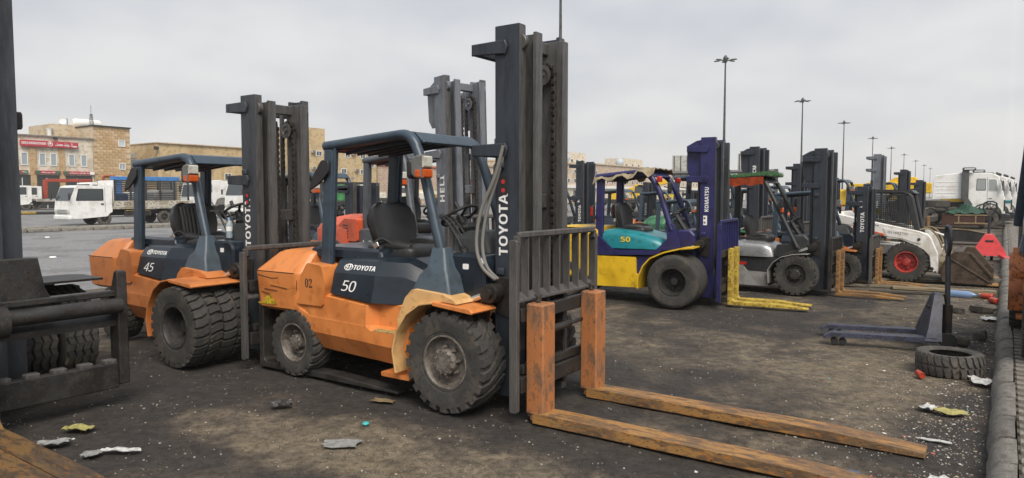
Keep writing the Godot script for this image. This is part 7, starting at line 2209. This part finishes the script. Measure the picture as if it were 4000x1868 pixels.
func car(label: String, at: Vector3, turn: float, paint: Material) -> void:
	var f := thing("parked_car", label, "car", at, turn, "cars across the road")
	var m := MB.new()
	m.prism(rpoly([V2(-2.2, 0.35), V2(2.15, 0.35), V2(2.2, 0.65), V2(2.0, 0.85), V2(1.05, 0.98), V2(0.3, 1.42), V2(-1.1, 1.45), V2(-1.9, 1.05), V2(-2.25, 0.95)], 0.12), -0.86, 0.86, 0.12)
	put(m, "body", paint, f)
	for s: float in [1.0, -1.0]:
		window_part(f, [V2(0.85, 1.0), V2(0.25, 1.34), V2(-0.3, 1.36), V2(-0.3, 1.0)], s * 0.84, s * 0.868, MT["dark_glass"], MT["black_paint"])
		window_part(f, [V2(-0.36, 1.0), V2(-0.36, 1.36), V2(-1.05, 1.36), V2(-1.55, 1.04)], s * 0.84, s * 0.868, MT["dark_glass"], MT["black_paint"])
	add_road_wheels(f, [1.35, -1.35], 0.78, 0.32, 0.2, MT["rim_grime"])

func build_background() -> void:
	lamp_poles()
	restaurant()
	wide_buildings()
	road_signs()
	stake_truck()
	var wm: Material = MT["cab_white"]
	var tow := flat_truck("white recovery truck with a long low bed, left of the delivery truck", V(-93.0, 0.1, -34.2), -PI / 2, wm, mat("bed_grey", Color(0.42, 0.41, 0.38), 0.6, 0.0, "worn", 0.3), 6.5)
	var ct := flat_truck("small white truck carrying a folded red loader crane in front of the restaurant", V(-97.0, 0.1, -36.8), -PI / 2, wm, MT["black_steel"], 7.0)
	var m := MB.new(); m.bar(V(-1.4, 1.3, 0), V(-1.5, 3.6, 0), 0.5, 0.45, 0.05, V(1, 0, 0)); m.bar(V(-1.5, 3.55, 0), V(-6.8, 3.6, 0), 0.4, 0.42, 0.05); put(m, "loader_crane", MT["dull_red"], ct)
	var bt := flat_truck("truck with a long blue folded boom behind the delivery truck's rack", V(-61.0, 0, -28.0), -PI / 2, wm, MT["black_steel"], 8.0)
	m = MB.new(); m.bar(V(-1.0, 3.18, 0), V(-6.8, 3.25, 0), 0.5, 0.38, 0.04); m.bar(V(-1.6, 1.3, 0), V(-1.6, 3.1, 0), 0.4, 0.4, 0.04, V(1, 0, 0)); put(m, "boom", mat("boom_blue", Color(0.05, 0.2, 0.5), 0.45, 0.0, "paint", 0.3), bt)
	flat_truck("dark flatbed trailer with twin axles behind the number 45 forklift's mast", V(-48.0, 0, -33.2), -PI / 2, wm, mat("deck_dark", Color(0.09, 0.09, 0.09), 0.7, 0.0, "steel", 0.3), 11.0, true)
	var mt: Node3D = get_node("truck")
	copy_of(mt, "truck", "white truck on the road between the delivery truck and the flatbed", V(-52.5, 0, -31.5), -PI / 2, "trucks across the road")
	mat("crane_white", Color(0.6, 0.58, 0.50), 0.5, 0.0, "paint", 0.2); mat("crane_green", Color(0.05, 0.33, 0.09), 0.5, 0.0, "paint", 0.2)
	crane("white mobile crane with its pale boom sloping down to the right", V(-76.0, 0.1, -80.5), PI / 2 - 0.5, MT["crane_white"], mat("boom_cream", Color(0.62, 0.56, 0.38), 0.5, 0.0, "paint", 0.2), -0.02, 9.5)
	crane("green mobile crane with a red striped tail board", V(-75.0, 0.1, -68.0), -PI / 2 + 0.3, MT["crane_green"], MT["crane_green"], 0.08, 8.5)
	crane("yellow crane behind the tall light grey mast", V(-82.0, 0.1, -98.0), PI / 2, MT["dull_yellow"], MT["yellow"], 0.1, 9.0)
	crane("orange and yellow crane rising behind the yellow forklift's mast", V(-34.0, 0, -78.0), 0.2, MT["yellow"], MT["yellow"], 0.25, 5.0)
	crane("yellow machine beside the white truck's sleeper cab", V(-7.5, 0, -58.0), PI, MT["yellow"], MT["yellow"], 0.02, 5.5)
	for e in [["white car parked across the road, seen under the yellow forklift's roof", -61.2, -120.0, 0.2, "cab_white"], ["grey blue car parked across the road, right of the white car", -57.3, -123.0, -0.1, "tank_blue"], ["white car parked in front of the restaurant at the left", -96.5, -31.8, -PI / 2, "cab_white"], ["white car standing by the recovery truck's nose", -88.5, -29.6, -PI / 2, "cab_white"], ["silver car parked before the long beige block", -72.0, -140.0, 0.4, "silver_grey"]]:
		car(e[0], V(e[1], 0.05 if e[1] < -75.0 else 0.0, e[2]), e[3], MT[e[4]])
	# small machines standing on the lot in front of the apartment block
	for e in [["small yellow forklift in front of the dark ground floor", -80.0, -66.5, "dull_yellow", 2.4, 2.1], ["small white and yellow forklift right of the yellow one across the road", -80.0, -69.6, "loader_white", 2.6, 0.3], ["small red forklift beside the green crane across the road", -78.0, -72.5, "dull_red", 2.2, 1.2]]:
		forklift({label = e[0], at = V(e[1], 0.1, e[2]), turn = rad_to_deg(e[5]), group = "small machines across the road", paint = MT[e[3]], trim = MT["black_paint"], guard_mat = MT["black_paint"], mast_mat = MT["mast_dark"], mast_h = e[4], ties = [e[4] - 0.2, 1.9], fork_mat = MT["fork_dark"], rim = MT["rim_dark"], lod = 2, tread = "bald", backrest = false, seat_at = V(-0.98, 1.08, 0)})

func make_sky() -> void:
	# even overcast: soft grey cloud masses with bluish rifts, a little brighter low down
	var w := 2048; var h := 1024
	var f := FastNoiseLite.new(); f.noise_type = FastNoiseLite.TYPE_SIMPLEX_SMOOTH; f.frequency = 0.9; f.seed = 5; f.fractal_octaves = 5; f.fractal_gain = 0.5
	var sw := 512; var sh := 256
	var im := Image.create(sw, sh, false, Image.FORMAT_RGBF)
	for y in sh:
		var th := PI * (y + 0.5) / sh
		var up := cos(th)
		for x in sw:
			var ph := TAU * (x + 0.5) / sw
			var d := Vector3(sin(th) * sin(ph), up, sin(th) * cos(ph))
			var el := maxf(up, 0.0)
			# clouds on a flat deck seen in perspective
			var q := Vector3(d.x, 0, d.z) / (el + 0.22)
			var n := f.get_noise_3d(q.x * 0.9, 0.3, q.z * 0.9) * 0.5 + 0.5
			var n2 := f.get_noise_3d(q.x * 2.2 + 7.0, 2.3, q.z * 2.2) * 0.5 + 0.5
			var cl := smoothstep(0.3, 0.72, n * 0.68 + n2 * 0.32)
			var lo := exp(-el * 5.0)
			var c := Color(0.54, 0.585, 0.665).lerp(Color(0.77, 0.785, 0.815), cl)
			c = c.lerp(Color(0.86, 0.835, 0.795), lo * 0.7)
			if up < 0.0: c = Color(0.3, 0.28, 0.26)
			im.set_pixel(x, y, c)
	im.resize(w, h, Image.INTERPOLATE_CUBIC)
	var sky := PanoramaSkyMaterial.new()
	sky.panorama = ImageTexture.create_from_image(im)
	var s := Sky.new(); s.sky_material = sky
	var e := Environment.new()
	e.background_mode = Environment.BG_SKY
	e.sky = s
	e.tonemap_mode = Environment.TONE_MAPPER_LINEAR
	e.tonemap_exposure = 2.5
	e.background_energy_multiplier = 0.40
	e.sdfgi_enabled = true; e.ssao_enabled = true; e.ssil_enabled = true
	e.fog_enabled = true
	e.fog_density = 0.0006
	e.fog_light_color = Color(0.86, 0.85, 0.83)
	var we := WorldEnvironment.new(); we.environment = e
	we.name = "world_environment"
	add_child(we)

func _ready() -> void:
	rng.seed = 20240
	var cam := Camera3D.new()
	cam.name = "camera"
	cam.position = Vector3(0, 1.75, 0)
	cam.rotation = Vector3(deg_to_rad(-3.5), deg_to_rad(35.0), 0)
	cam.fov = 37.5
	cam.near = 0.1; cam.far = 3000.0
	cam.current = true
	add_child(cam)
	make_sky()
	var sun := DirectionalLight3D.new()
	sun.name = "sun"
	sun.light_energy = 0.5
	sun.light_angular_distance = 32.0
	sun.light_color = Color(1.0, 0.97, 0.92)
	sun.shadow_enabled = true
	sun.rotation = Vector3(deg_to_rad(-50), deg_to_rad(50), 0)
	add_child(sun)
	make_textures()
	make_materials()
	build_ground()
	build_forklifts()
	build_yard_things()
	build_background()
